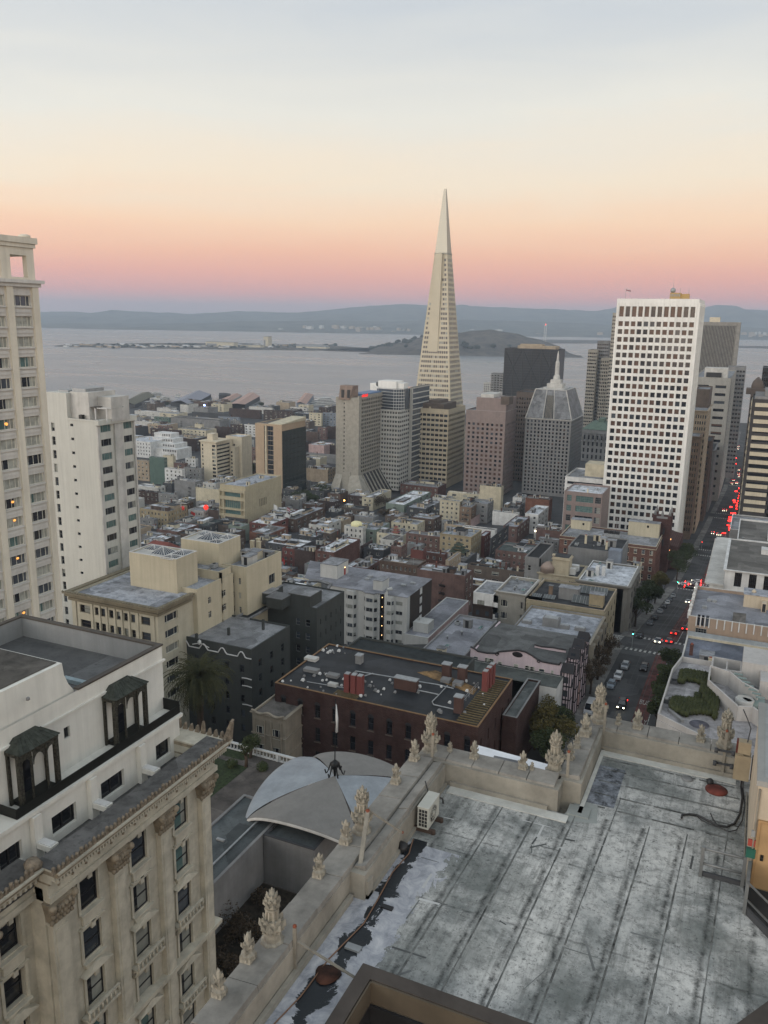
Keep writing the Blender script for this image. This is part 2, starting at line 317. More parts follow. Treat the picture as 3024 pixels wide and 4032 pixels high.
def building(name,label,x0,x1,y0,y1,zt,wall,roof,front=None,side=None,sidef='R',cat='building',group=None,par=.8,cop=None,corn=0,bands=None,zb=None,clut=0,seed=None,trim=None,shop=None,copw=.3):
    zb=min(T(x0,y0),T(x1,y0),T(x0,y1),T(x1,y1))-1 if zb is None else zb
    gz=T((x0+x1)/2,y0)
    th=Thing(name,label,cat,((x0+x1)/2,(y0+y1)/2,max(zb,min(gz,zt-1))),group); th.sills=MB(); b=MB(); H=zt-zb
    trim=trim or wall
    def fix(s):
        s=dict(s or {}); 
        if 'floor' in s:   # rows from the top down with given storey height
            fl=s.pop('floor'); hf=s.get('hf',.55); tp=s.get('top',1.2); n=int((zt-gz-tp-(3.2 if shop else .4))/fl) if 'rows' not in s else s['rows']
            s['zs']=[(H-tp-fl*(j+.5+hf/2),H-tp-fl*(j+.5-hf/2)) for j in range(n)]; s['zs']=[z for z in s['zs'] if z[0]>.3]
            s.pop('rows',0)
        return s
    W,D=x1-x0,y1-y0
    facade(th,b,'F',(x0,y0,zb),W,H,**fix(front))
    if sidef=='R':
        facade(th,b,'R',(x1,y0,zb),D,H,**fix(side)); facade(th,b,'L',(x0,y1,zb),D,H)
    else:
        facade(th,b,'L',(x0,y1,zb),D,H,**fix(side)); facade(th,b,'R',(x1,y0,zb),D,H)
    facade(th,b,'B',(x1,y1,zb),W,H)
    th.part("wall",b,[wall])
    if th.sills.v: th.part("sill",th.sills,[trim],kind="stuff")
    r=MB(); zr=zt-par; c=copw; r.quad((x0+.01,y0+.01,zr),(x1-.01,y0+.01,zr),(x1-.01,y1-.01,zr),(x0+.01,y1-.01,zr)); th.part("roof",r,[roof])
    if par>0:
        p=MB(); e=.03
        for a in ((x0-e,x1+e,y0-e,y0+c),(x0-e,x1+e,y1-c,y1+e),(x0-e,x0+c,y0+c,y1-c),(x1-c,x1+e,y0+c,y1-c)): p.box(*a,zt,zt+.1)
        for a in ((x0+.01,x1-.01,y0+.02,y0+c-.02),(x0+.01,x1-.01,y1-c+.02,y1-.02),(x0+.02,x0+c-.02,y0+c,y1-c),(x1-c+.02,x1-.02,y0+c,y1-c)): p.box(*a,zr,zt-.002,1)
        th.part("parapet",p,[cop or trim,wall])
    if corn:
        k=MB(); n=5
        for i,(o,dz) in enumerate(((corn,0),(corn*.7,-corn*.35),(corn*.35,-corn*.7))):
            k.box(x0-o,x1+o,y0-o,y0-.035-i*.002,zt+.12+dz-corn*.35,zt+.12+dz-.002)
            if sidef=='R': k.box(x1+.035+i*.002,x1+o,y0-.03,y1,zt+.12+dz-corn*.35,zt+.12+dz-.002)
            else: k.box(x0-o,x0-.035-i*.002,y0-.03,y1,zt+.12+dz-corn*.35,zt+.12+dz-.002)
        th.part("cornice",k,[trim])
    if bands:
        for zz,hh,oo in bands:
            k=MB(); k.box(x0-oo,x1+oo,y0-oo,y0-.001,zt-zz-hh,zt-zz)
            if sidef=='R': k.box(x1+.001,x1+oo,y0,y1,zt-zz-hh,zt-zz)
            else: k.box(x0-oo,x0-.001,y0,y1,zt-zz-hh,zt-zz)
            th.part("string_course",k,[trim])
    if shop:
        k=MB(); n=max(1,int(W/4)); w=W/n
        for i in range(n): k.box(x0+w*i+.3,x0+w*(i+1)-.3,y0-.06,y0-.004,gz+.3,gz+2.8,0); k.hexa([(x0+w*i+.2,y0-1.1,gz+2.7),(x0+w*(i+1)-.2,y0-1.1,gz+2.7),(x0+w*(i+1)-.2,y0-.05,gz+3.0),(x0+w*i+.2,y0-.05,gz+3.0)],[(x0+w*i+.2,y0-1.1,gz+2.75),(x0+w*(i+1)-.2,y0-1.1,gz+2.75),(x0+w*(i+1)-.2,y0-.05,gz+3.3),(x0+w*i+.2,y0-.05,gz+3.3)],1)
        th.part("shop_front",k,[G_D,shop])
    if clut: clutter(th,x0+.5,x1-.5,y0+.5,y1-.5,zr,clut,seed if seed is not None else hash(label)%9999 if False else int(abs(x0*7+y0*13)))
    th.finish(); th.box=(x0,x1,y0,y1,zt,zr,zb); return th
# front-right roof corner fr, front-left fl (pixels in a crop), depth d metres (or pixel of the far end), height h above the ground or plane Y
def bp(k,fr,fl,d,h=None,Y=None,right=False):
    q=(k,)+tuple(fr)
    if Y is None: x,y,z=onT(q,h)
    else: x,z=onY(q,Y); y=Y
    x2=onY((k,)+tuple(fl),y)[0]
    if isinstance(d,tuple): d=onX((k,)+d,x)[0]-y; d=max(4,d)
    return (min(x,x2),max(x,x2),y,y+d,z)
# ------------------------------------------------------------------ render, camera, light
scene.render.engine='CYCLES'; scene.cycles.use_denoising=True; scene.cycles.max_bounces=6; scene.cycles.volume_bounces=0
scene.cycles.sample_clamp_indirect=4
scene.view_settings.view_transform='Standard'; scene.view_settings.look='None'; scene.view_settings.gamma=1; scene.view_settings.exposure=0
cam=bpy.data.cameras.new("camera"); co=bpy.data.objects.new("camera",cam); scene.collection.objects.link(co); scene.camera=co
cam.sensor_fit='VERTICAL'; cam.sensor_height=36.; cam.lens=FP/H_*36.; cam.clip_start=.5; cam.clip_end=90000
from mathutils import Matrix
co.matrix_world=Matrix(((RT.x,UP.x,-FW.x,0),(RT.y,UP.y,-FW.y,0),(RT.z,UP.z,-FW.z,CZ),(0,0,0,1)))
SUNDIR=Vector((-.62,-.78,.16)).normalized()     # towards the sun that has just gone, behind and left of the camera
def world():
    w=bpy.data.worlds.new("World"); scene.world=w; w.use_nodes=True; N,L=w.node_tree.nodes,w.node_tree.links; bg=N["Background"]
    sky=N.new("ShaderNodeTexSky"); sky.sky_type='NISHITA'; sky.sun_disc=False; sky.sun_elevation=R_(1.5); sky.sun_rotation=math.atan2(SUNDIR.x,SUNDIR.y)
    sky.air_density=1.5; sky.dust_density=3; sky.ozone_density=3
    t=N.new("ShaderNodeTexCoord"); sp=N.new("ShaderNodeSeparateXYZ"); L.new(t.outputs["Generated"],sp.inputs[0])
    def st(e,c): return (math.sin(R_(e)),lin(c))
    def m(op,a,b=None,c=None):
        n=N.new("ShaderNodeMath"); n.operation=op
        for i,v in enumerate((a,b,c)):
            if v is None: continue
            if hasattr(v,'is_output'): L.new(v,n.inputs[i])
            else: n.inputs[i].default_value=v
        return n.outputs[0]
    z=m('MAXIMUM',sp.outputs[2],0.)
    # thin uneven cirrus stretches the bands a little
    mp=N.new("ShaderNodeMapping"); mp.inputs["Scale"].default_value=(1.2,1.2,9); L.new(t.outputs["Generated"],mp.inputs[0])
    ns=noise_n(N,L,mp.outputs[0],2.2,5,.55,.6)
    zz=m('ADD',z,m('MULTIPLY',m('SUBTRACT',ns,.5),m('MULTIPLY',z,.38)))
    A=ramp_n(N,L,zz,[st(0,(206,176,180)),st(.7,(218,168,170)),st(1.5,(236,164,156)),st(2.8,(245,174,152)),st(4.1,(249,191,158)),st(6.,(250,212,178)),st(8.4,(241,224,200)),st(12.2,(226,223,213)),st(18.6,(197,202,206)),st(40,(160,168,174)),st(90,(142,151,158))])
    # afterglow in the west, behind the viewer
    Bc=ramp_n(N,L,z,[st(0,(244,212,180)),st(6,(244,220,190)),st(15,(236,228,214)),st(30,(214,220,222)),st(90,(142,151,158))])
    dt=N.new("ShaderNodeVectorMath"); dt.operation='DOT_PRODUCT'; L.new(t.outputs["Generated"],dt.inputs[0]); dt.inputs[1].default_value=(.2,-.98,0)
    az=m('MULTIPLY_ADD',dt.outputs["Value"],.5,.5); az=m('POWER',az,1.6)
    c=mix_n(N,L,az,A,Bc)
    boost=m('MULTIPLY_ADD',az,1.4,1.13)
    mul=N.new("ShaderNodeVectorMath"); mul.operation='SCALE'; L.new(c,mul.inputs[0]); L.new(boost,mul.inputs[3])
    sk=N.new("ShaderNodeVectorMath"); sk.operation='SCALE'; L.new(sky.outputs[0],sk.inputs[0]); sk.inputs[3].default_value=.05
    ad=N.new("ShaderNodeVectorMath"); ad.operation='ADD'; L.new(mul.outputs[0],ad.inputs[0]); L.new(sk.outputs[0],ad.inputs[1])
    L.new(ad.outputs[0],bg.inputs[0]); bg.inputs[1].default_value=1.
world()
sl=bpy.data.lights.new("sun","SUN"); sl.energy=1.1; sl.angle=R_(35); sl.color=(1,.94,.87); so=bpy.data.objects.new("sun",sl); scene.collection.objects.link(so)
so.rotation_euler=SUNDIR.to_track_quat('Z','Y').to_euler()
# ------------------------------------------------------------------ shared materials
plain('galv',(150,153,155),.5,.3); plaster('stucco_pale',(190,188,182)); plaster('stucco_grey',(128,128,128)); plaster('stucco_cream',(196,184,152)); plaster('stucco_tan',(168,148,120)); plaster('stucco_pink',(186,152,148)); plaster('stucco_green',(120,136,124)); plaster('stucco_brown',(98,84,74)); plaster('stucco_white',(206,206,204)); plaster('stucco_dark',(70,72,76)); plaster('stucco_yellow',(160,142,104)); plaster('stucco_blue',(120,130,145)); plaster('stucco_red',(112,58,50))
brick('brick_red',(112,70,60)); brick('brick_dark',(80,60,54)); brick('brick_brown',(104,80,66)); brick('brick_tan',(140,112,86)); brick('brick_orange',(140,84,58))
plain('terracotta',(150,80,58),.8)
roofing('roof_grey',(134,137,143),sc=.6); roofing('roof_blue',(152,158,170),sc=.6); roofing('roof_pale',(184,190,200),(126,132,142),sc=.6); roofing('roof_dark',(62,64,68),(40,42,46)); roofing('roof_black',(38,40,44),(26,27,30)); roofing('roof_green',(72,84,82),(48,58,58)); roofing('roof_brown',(104,98,92)); roofing('roof_white',(216,220,228),(150,155,165),.7)
WALL=lambda k:MATS[k]
# ------------------------------------------------------------------ ground, water, hills
def setting():
    # terrain sheet
    xs=[-6000,-4000,-3000,-2200,-1700]+list(range(-1500,-300,50))+list(range(-300,-30,15))+[-26,-24,-5,-3,0,10,20,40,60,90,130,180,250,350,500,800,1300,2200,4000,6000]
    ys=[-300,-100,-40,0]+list(range(20,620,10))+list(range(620,1300,20))+list(range(1300,1800,50))+[1900,2100,2500]
    ys=sorted(ys+[98,125,215,505]); b=MB(); n=len(xs); b.v=[(x,y,T(x,y)) for y in ys for x in xs]
    b.f=[(j*n+i,j*n+i+1,(j+1)*n+i+1,(j+1)*n+i) for j in range(len(ys)-1) for i in range(n-1)]; b.m=[0]*len(b.f); b.sm=[False]*len(b.f)
    m,nt,bs,N,L=nodes("ground_asphalt"); v=coords(N,L)
    L.new(ramp_n(N,L,noise_n(N,L,v,.15,6),[(.3,(.028,.028,.03)),(.7,(.06,.06,.062))]),bs.inputs["Base Color"]); bs.inputs["Roughness"].default_value=.9
    solo("ground",b,[m],kind='structure')
    # bay
    b=MB(); b.quad((-30000,900,0),(30000,900,0),(30000,24000,0),(-30000,24000,0))
    m,nt,bs,N,L=nodes("bay_water"); v=coords(N,L,(1,1,1))
    v2=coords(N,L,(.0012,.004,1)); big=noise_n(N,L,v2,1.3,4,.5,1.)
    L.new(ramp_n(N,L,big,[(.35,(.15,.165,.18)),(.65,(.19,.2,.215))]),bs.inputs["Base Color"])
    L.new(ramp_n(N,L,big,[(.35,(.24,.24,.24)),(.6,(.34,.34,.34))]),bs.inputs["Roughness"])
    bs.inputs["IOR"].default_value=1.33
    bump_n(N,L,noise_n(N,L,v,.2,7,.75),bs,.3,1.2)
    solo("water",b,[m],kind='structure')
setting()
def shore_mass(name,label,kind,poly_q,zbase,h,mat,seed=0,cat=None):
    pass
def ridge(name,pts,Y0,depth,mat,seed,step=60,amp=10,base=0,label=None):
    """a hill range: skyline given as pixels at distance Y0 along the view; real slopes fore and aft"""
    f=Vector((-math.sin(R_(YAW)),math.cos(R_(YAW)),0)); r=Vector((f.y,-f.x,0)); sk=[]
    for q in pts:
        d=ray('d',*q); t=Y0/(d.dot(f)); sk.append((d.dot(r)*t,CZ+d.z*t))
    sk.sort(); a0,a1=sk[0][0],sk[-1][0]; n=int((a1-a0)/step); b=MB(); prof=[(0,0.),(.08,.05),(.2,.16),(.35,.42),(.5,.66),(.65,.86),(.8,1.),(.9,.8),(1.,0.)]
    rows=[]
    for i in range(n+1):
        s=a0+(a1-a0)*i/n
        for (p,hp),(q_,hq) in zip(sk,sk[1:]):
            if s<=q_: h=hp+(hq-hp)*(s-p)/max(1e-6,q_-p); break
        row=[]
        for (u,k) in prof:
            nz=noise.fractal(Vector((s/900+seed,u*3,0)),.9,2.,5)
            z=base+(h-base)*k*(1+ (nz*.35 if .04<u<.75 else 0))+ (amp*noise.fractal(Vector((s/180,u*7,seed)),.8,2.,4) if .05<u<.95 else 0)
            if u in(0,1): z=base-3
            dd=Y0+depth*(u-.8)+ (noise.noise(Vector((s/1500,seed,u)))*depth*.12 if u<.7 else 0)
            p=r*s+f*dd; row.append((p.x*1,p.y,max(z,base-3)))
        rows.append(row)
    m_=len(prof); b.v=[p for row in rows for p in row]
    b.f=[(i*m_+j,(i+1)*m_+j,(i+1)*m_+j+1,i*m_+j+1) for i in range(n) for j in range(m_-1)]; b.m=[0]*len(b.f); b.sm=[True]*len(b.f)
    return solo(name,b,[mat],kind='structure')
def hillmat(name,a,b_,sc):
    m,nt,bs,N,L=nodes(name); v=coords(N,L)
    L.new(ramp_n(N,L,noise_n(N,L,v,sc,8,.65),[(.35,a),(.5,b_),(.7,tuple(x*1.5 for x in b_))]),bs.inputs["Base Color"]); bs.inputs["Roughness"].default_value=1; bs.inputs["Specular IOR Level"].default_value=.1; return m
hm=hillmat("hill_cover",(.035,.045,.04),(.1,.1,.08),.004)
ridge("hills",[(-400,676),(0,674),(170,673),(200,676),(280,672),(420,678),(520,672),(640,676),(760,664),(870,656),(930,660),(1010,660),(1060,663),(1130,666),(1200,668),(1290,672),(1330,664),(1420,672),(1520,664),(1552,658),(1590,668),(1700,672),(2100,674)],14000,4200,hm,3.1)
ridge("foothills",[(-400,696),(150,698),(330,700),(520,694),(700,692),(850,694),(1000,690),(1150,694),(1300,700),(1500,702),(1640,708),(2100,712)],10800,2600,hm,8.7,step=80,amp=8)
# haze: even, pale air in one closed box; the sky stays outside
hb=MB(); hb.box(-16000,12000,-900,19500,-6,470)
hz,nt,bs,N,L=nodes("haze_air"); N.remove(bs); pv=N.new("ShaderNodeVolumePrincipled"); pv.inputs["Color"].default_value=(.68,.82,1,1); pv.inputs["Density"].default_value=9.2e-5; pv.inputs["Anisotropy"].default_value=.1
L.new(pv.outputs[0],nt.nodes["Material Output"].inputs["Volume"])
hzo=solo("haze",hb,[hz],kind='stuff',loc=(0,0,0))
# ------------------------------------------------------------------ towers
def zY(k,x,y,Y): return onY((k,x,y),Y)[1]
plaster('white_concrete',(226,225,220),.05,.7,.1); plaster('dark_panel',(64,60,60),.1); plaster('pink_granite',(138,118,112),.08,.5,.2); plaster('grey_granite',(122,122,122),.08,.5,.2); plaster('concrete',(158,152,138),.12,.85,.3)
plaster('sand_panel',(186,170,138),.06,.7,.1); plaster('quartz_pyramid',(190,178,150),.05,.7,.05,streak=False); plain('aluminium',(166,162,150),.4,.5,var=.04)
plaster('tower_shade',(150,146,132),.05); plain('black_steel',(34,36,40),.4,.2,var=.1); plaster('beige_tower',(214,206,186),.06,.8,.2); plaster('tower_panel',(200,198,192),.06,.8,.2)
plaster('tan_panel',(176,148,114),.05,.7,.1); plaster('cream_panel',(204,190,160),.06); plain('red_sign',(200,40,34),.5,emit=(255,50,40),es=.9); plaster('verdigris',(92,116,100),.12,.8)
# white office tower
x0,x1,y0,y1,zt=bp('E',(1262,115),(783,113),(1293,121),Y=495)
za,zb_=zY('E',795,257,495),zY('E',740,1388,495); fl=(za-zb_)/26.; zg=18.
zs=[]; Hh=zt-zg
for i in range(32):
    zc=za-i*fl-zg
    if zc>5: zs.append((zc-fl*.31,zc+fl*.31))
zs.append((zY('E',810,216,495)-zg,zY('E',810,156,495)-zg))
W=x1-x0; xs=[(W*(.027+(i+.5)*.946/12-.35*.946/12),W*(.027+(i+.5)*.946/12+.35*.946/12)) for i in range(12)]
D=y1-y0; xs2=[(D*(i+.5)/10-D*.028,D*(i+.5)/10+D*.028) for i in range(10)]
th=building('office_tower','tall white office tower with a grid of deep square windows and tall slots on top',x0,x1,y0,y1,zt,M_.white_concrete,M_.roof_grey,zb=zg,
   front=dict(xs=xs,zs=zs,rec=.6,kind='bare',frame=FR_D,gset='brown'),side=dict(xs=xs2,zs=zs,rec=1.0,kind='bare',frame=FR_D,gset='office'),cat='tower',par=1.2,cop=M_.white_concrete)
# slim fins between bays read as the moulded grid
b=MB(); cw=W*.946/12
for i in range(13): xx=x0+W*.027+cw*i; b.box(xx-.16,xx+.16,y0-.28,y0-.002,zg,zt-2)
th.part("fin",b,[M_.white_concrete],kind='stuff')
b=MB()
for i in range(11): yy=y0+D*i/10; b.box(x1+.002,x1+.55,yy-.16,yy+.16,zg,zt-2)
for z in zs: b.box(x1+.003,x1+.4,y0,y1,zg+z[1]+.1,zg+z[1]+.5)
th.part("fin",b,[M_.white_concrete],kind='stuff')
X=lambda x,y=100:onY(('E',x,y),505)[0]; Z=lambda y,x=1100:onY(('E',x,y),505)[1]
b=MB(); b.box(X(1088),X(1150),505,511,zt-1.2,Z(78)); b.box(X(1150),X(1198),506,512,zt-1.2,Z(84),0)
for i in range(6): b.box(X(1092+i*10),X(1097+i*10),504.7,504.99,Z(100),Z(84),1)
th.part("penthouse",b,[plain('lit_plant',(150,128,84),.6,emit=(255,190,90),es=.12),M_.galv])
b=MB(); b.blob((X(1103),506,Z(64)),1.5,0,3,.03,2); b.lathe(X(1103),506,[(.4,Z(78)),(.3,Z(60))],8); th.part("radar_dome",b,[M_.galv])
b=MB(); b.tube([(X(1103),507,Z(64)),(X(1103),507,Z(0))],[.14,.05],5); th.part("antenna",b,[M_.galv])
b=MB(); b.tube([(X(1195),507,Z(84)),(X(1195),507,Z(50))],[.12,.06],5); th.part("antenna",b,[M_.galv])
b=MB(); b.tube([(X(1145),507,Z(80)),(X(1145),507,Z(48))],[.12,.06],5); th.part("antenna",b,[M_.galv])
fx,fz=X(832,60),Z(52,832)
b=MB(); b.tube([(fx,506,zt),(fx,506,fz)],.08,5); fp=th.part("flagpole",b,[M_.galv])
b=MB(); b.v=[(fx+.1+i*.45,506+.25*math.sin(i*1.3),fz-.1-j*.5-i*.12) for j in range(4) for i in range(7)]; b.f=[(j*7+i,j*7+i+1,(j+1)*7+i+1,(j+1)*7+i) for j in range(3) for i in range(6)]; b.m=[0 if f[0]//7%2 else 1 for f in b.f]; b.sm=[True]*len(b.f)
th.part("flag",b,[plain('flag_red',(130,50,60)),plain('flag_pale',(190,180,185))],parent=fp)
b=MB()
for i in range(14): xx=x0+1+i*(x1-x0-2)/14+rnd.random(); b.box(xx,xx+.25,y0+1.5,y0+1.8,zt-1.2,zt+.3+rnd.random()*.5)
th.part("roof_rail",b,[M_.galv],kind='stuff')
# pyramid tower
ax,zt=onY(('d',962,408),800); zg=6.; hw0=25.; zm=zt+13
hw=lambda z: hw0*(1-(z-zg)/(zm-zg))
zc=zY('d',962,547,800)
th=Thing('pyramid_tower','very tall pale pyramid skyscraper tapering to a pointed spire','tower',(ax,800,zg))
def frus(b,z0,z1,o=0,mi=0):
    a,c=hw(z0)+o,hw(z1)+o; b.hexa([(ax-a,800-a,z0),(ax+a,800-a,z0),(ax+a,800+a,z0),(ax-a,800+a,z0)],[(ax-c,800-c,z1),(ax+c,800-c,z1),(ax+c,800+c,z1),(ax-c,800+c,z1)],mi)
b=MB(); frus(b,zg,zc); th.part("wall",b,[M_.quartz_pyramid])
b=MB(); frus(b,zc+.01,zt,-.12)
for i in range(26): z=zc+1+i*(zt-zc-2)/26; frus(b,z,z+.12,.0,1)
th.part("spire",b,[M_.aluminium,M_.galv])
b=MB(); frus(b,zc-1.6,zc,.35); th.part("string_course",b,[M_.tower_shade])
fl=(zY('D',1020,695,782)-zY('D',1020,860,782))/4.; zw=zY('D',1035,632,780); ztop=zw
nf=int((zc-zg-8)/fl)
for i in range(nf):
    z0=zw-14*0-.35*fl+fl*(i-int((zw-zg)/fl)+1); z1=z0+fl*.52
    if z1>zc-3: break
    a=hw(z0)-hw(z1)
    for fc in 'FR':
        # a band of narrow panes, one part per storey and side
        h0,h1=hw(z0),hw(z1); m=1.0+h0*.03; b=MB(); n=max(3,int((h0-m)*2/2.2))
        gaps=[]
        for j in range(n):
            s0=-(h0-m)+(h0-m)*2*j/n+.25; s1=-(h0-m)+(h0-m)*2*(j+1)/n-.25; k=(h1-m)/(h0-m)
            if fc=='F' and z0>zw and s0<2.7 and s1>-7.3+max(0,(z0-zw))*0: continue
            e=.06
            q=[(s0,h0+e,z0),(s1,h0+e,z0),(s1*k,h1+e,z1),(s0*k,h1+e,z1)]
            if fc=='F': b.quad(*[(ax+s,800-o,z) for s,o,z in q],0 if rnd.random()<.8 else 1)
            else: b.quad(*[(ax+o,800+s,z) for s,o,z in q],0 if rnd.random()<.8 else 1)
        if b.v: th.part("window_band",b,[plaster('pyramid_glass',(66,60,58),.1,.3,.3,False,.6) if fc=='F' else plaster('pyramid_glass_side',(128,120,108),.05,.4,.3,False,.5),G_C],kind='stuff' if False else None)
        b=MB(); h=hw(z1+.1)
        if fc=='F': b.box(ax-h,ax+h,800-h-.35,800-h,z1+.05,z1+.4)
        else: b.box(ax+h,ax+h+.35,800-h,800+h,z1+.05,z1+.4)
        th.part("spandrel_ledge",b,[M_.quartz_pyramid])
b=MB(); xl=lambda y,Y: onY(('D',1010,y),Y)[0]; wl=ax-7.4; wr=ax+2.6
yy0=800-hw(zw)-.4; b.hexa([(wl,yy0,zw),(wr,yy0,zw),(wr,yy0+9,zw),(wl,yy0+9,zw)],[(ax-4.6,800-hw(zc)-3.2,zc-1),(ax+2.2,800-hw(zc)-3.2,zc-1),(ax+2.2,800,zc-1),(ax-4.6,800,zc-1)])
b.hexa([(ax-4.6,800-hw(zc)-3.2,zc-.99),(ax+2.2,800-hw(zc)-3.2,zc-.99),(ax+2.2,800,zc-.99),(ax-4.6,800,zc-.99)],[(ax-2.6,800-3,zc+1.4),(ax+1.6,800-3,zc+1.4),(ax+1.6,800,zc+1.4),(ax-2.6,800,zc+1.4)])
th.part("lift_shaft",b,[M_.quartz_pyramid])
# concrete hotel slab with splayed legs
Y=598; x0=onY(('D',160,1300),Y)[0]; x1=onY(('D',360,1300),Y)[0]; zt=zY('D',250,985,Y); yb=onX(('D',602,980),x1)[0]; zk=zY('D',160,1690,Y); zg=7.
th=Thing('hotel_tower','grey concrete hotel slab with splayed legs and one narrow slit window column','tower',((x0+x1)/2,Y,zg)); th.sills=MB()
b=MB(); zside=zY('D',355,1005,Y)
xc0,xc1=onY(('D',213,1300),Y)[0],onY(('D',250,1300),Y)[0]; xs_=[((xc0+xc1)/2-.5-x0,(xc0+xc1)/2+.5-x0)]
H=zt-4-zk; n=19; zs=[(H*(j+.3)/n,H*(j+.75)/n) for j in range(n)]
facade(th,b,'F',(x0,Y,zk),x1-x0,zt-4-zk,xs=xs_,zs=zs,rec=.6,kind='bare',frame=FR_D,gset='dark')
for z in range(int(zk)+3,int(zt)-4,3): b.box(x0-.02,x1+.02,Y-.06,Y-.001,z,z+.12)
th.maxwin=19+88
zs=[]; rows=19; zt2=zside-3.5; rh=(zt2-zk-1)/rows
zs=[(1+rh*(j+.22),1+rh*(j+.8)) for j in range(rows)]
facade(th,b,'R',(x1,Y,zk),yb-Y,zt2+2.5-zk,cols=13,zs=zs,wf=.78,mx=4.5,rec=.4,kind='bare',frame=FR_G,gset='office')
facade(th,b,'L',(x0,yb,zk),yb-Y,zt-4-zk); facade(th,b,'B',(x1,yb,zk),x1-x0,zt-4-zk)
b.quad((x0,Y,zt-4),(x1,Y,zt-4),(x1,yb,zt-4),(x0,yb,zt-4)); b.quad((x1-.3,Y,zt2+2.5),(x1,Y,zt2+2.5),(x1,yb,zt2+2.5),(x1-.3,yb,zt2+2.5))
b.box(x1-1.2,x1-.01,Y+.01,yb-.01,zt2+2.4,zt-4.01)
th.part("wall",b,[M_.concrete])
b=MB()
for i in range(14):
    yy=Y+4.5+(yb-Y-9)*i/13; b.box(x1+.01,x1+.3,yy-.14,yy+.14,zk,zt2+1)
for j in range(rows+1): b.box(x1+.012,x1+.35,Y+4,yb-4,zk+1+rh*j-.25,zk+1+rh*j+.2)
th.part("balcony_grid",b,[M_.concrete],kind='stuff')
b=MB(); bx=onY(('D',100,1820),Y-6)[0]; b.hexa([(bx,Y-9,zg),(x0+ (x1-x0)*.25,Y-9,zg),(x0+(x1-x0)*.25,Y+14,zg),(bx,Y+14,zg)],[(x0,Y,zk),(x0+(x1-x0)*.32,Y,zk),(x0+(x1-x0)*.32,Y+14,zk),(x0,Y+14,zk)]); th.part("leg",b,[M_.concrete])
b=MB(); bx=onY(('D',432,1865),Y-6)[0]; b.hexa([(x0+(x1-x0)*.72,Y-10,zg),(bx,Y-10,zg),(bx,Y+6,zg),(x0+(x1-x0)*.72,Y+6,zg)],[(x0+(x1-x0)*.62,Y,zk),(x1,Y,zk),(x1,Y+6,zk),(x0+(x1-x0)*.62,Y+6,zk)]); th.part("leg",b,[M_.concrete])
b=MB(); b.box(x0+(x1-x0)*.3,x0+(x1-x0)*.66,Y-.9,Y+8,zg,zk+2); th.part("pier",b,[M_.concrete])
b=MB(); bx=onY(('D',430,1865),Y-6)[0]-x1
b.hexa([(x1-3,Y+4,zg),(x1+bx,Y+4,zg),(x1+bx+2,yb,zg),(x1-3,yb,zg)],[(x1-3,Y+4,zk),(x1-.1,Y+4,zk),(x1-.1,yb,zk),(x1-3,yb,zk)])
for i in range(8):
    yy=Y+7+(yb-Y-10)*i/7; b.hexa([(x1+bx,yy-.4,zg),(x1+bx+1.6,yy-.4,zg),(x1+bx+1.6,yy+.4,zg),(x1+bx,yy+.4,zg)],[(x1-.1,yy-.4,zk),(x1+.6,yy-.4,zk),(x1+.6,yy+.4,zk),(x1-.1,yy+.4,zk)],1)
th.part("sloping_base",b,[G_D,M_.concrete])
b=MB(); px0,px1=onY(('D',190,950),Y)[0],onY(('D',312,950),Y)[0]; pz=zY('D',250,925,Y); b.hexa([(px0,Y-1.2,zY('D',250,1048,Y)),(px1-3,Y-1.2,zY('D',250,1048,Y)),(px1,Y+9,zt-4),(px0,Y+9,zt-4)],[(px0+1,Y-.4,pz),(px1,Y-.4,pz),(px1,Y+9,pz),(px0+1,Y+9,pz)])
for t in (.2,.62): b.box(px0+(px1-px0)*t,px0+(px1-px0)*(t+.18),Y-1.35,Y-.9,zY('D',250,1030,Y),zY('D',250,960,Y),1)
th.part("lift_penthouse",b,[plaster('warm_concrete',(140,118,104)),FR_D])
b=MB(); b.box(x0+8,x1-1,Y+10,yb-6,zt-3.99,zt-1.5); th.part("roof_screen",b,[plain('blue_screen',(84,112,150),.5)])
b=MB(); sz=zY('D',420,1018,Y+4); 
for i in range(6): b.box(x1+.02,x1+.3,Y+5+i*1.9,Y+6.3+i*1.9,sz-1.1,sz+(1.1 if i%2 else .5)); 
th.part("sign",b,[M_.red_sign],"glowing red letters high on the side wall")
th.finish()
# curved white and glass tower behind the hotel
Y=640; x0,x1,_,y1,zt=bp('D',(778,965),(596,965),(868,935),Y=Y)
zt2=zY('D',715,1140,Y)
th=building('office_tower','white gridded tower with a rounded glass crown rising behind the concrete hotel',x0-14,onY(('D',715,1400),Y)[0],Y,Y+38,zt2,plaster('dull_white',(184,182,174),.06),M_.roof_grey,front=dict(cols=11,floor=3.75,wf=.72,hf=.55,top=.6,rec=.3,kind='duo',frame=FR_W,gset='office'),side=dict(cols=9,floor=3.75,wf=.8,hf=.5,top=.6,rec=.3,kind='duo',frame=FR_G,gset='office'),cat='tower',zb=7)
xr=onY(('D',715,1400),Y)[0]; gx1=onY(('D',775,1200),Y+2)[0]
b=MB(); n=10; pts=[(x0-10,Y+4)]+[(xr-7+7*math.sin(a*math.pi/2/n)*1.0,Y+9-7*math.cos(a*math.pi/2/n)) for a in range(n+1)]+[(xr,Y+36),(x0-10,Y+36)]
zc0=zt2-.8; b.prism(pts,zc0,zt,0); th.part("glass_crown",b,[G_M])
b=MB()
for i in range(8):
    z=zc0+(zt-zc0)*i/7.; pp=[(x+(.12 if x>xr-8 else 0),y-.12) for x,y in pts[:-2]]; b.tube([(x,y,z) for x,y in pp],.16,4)
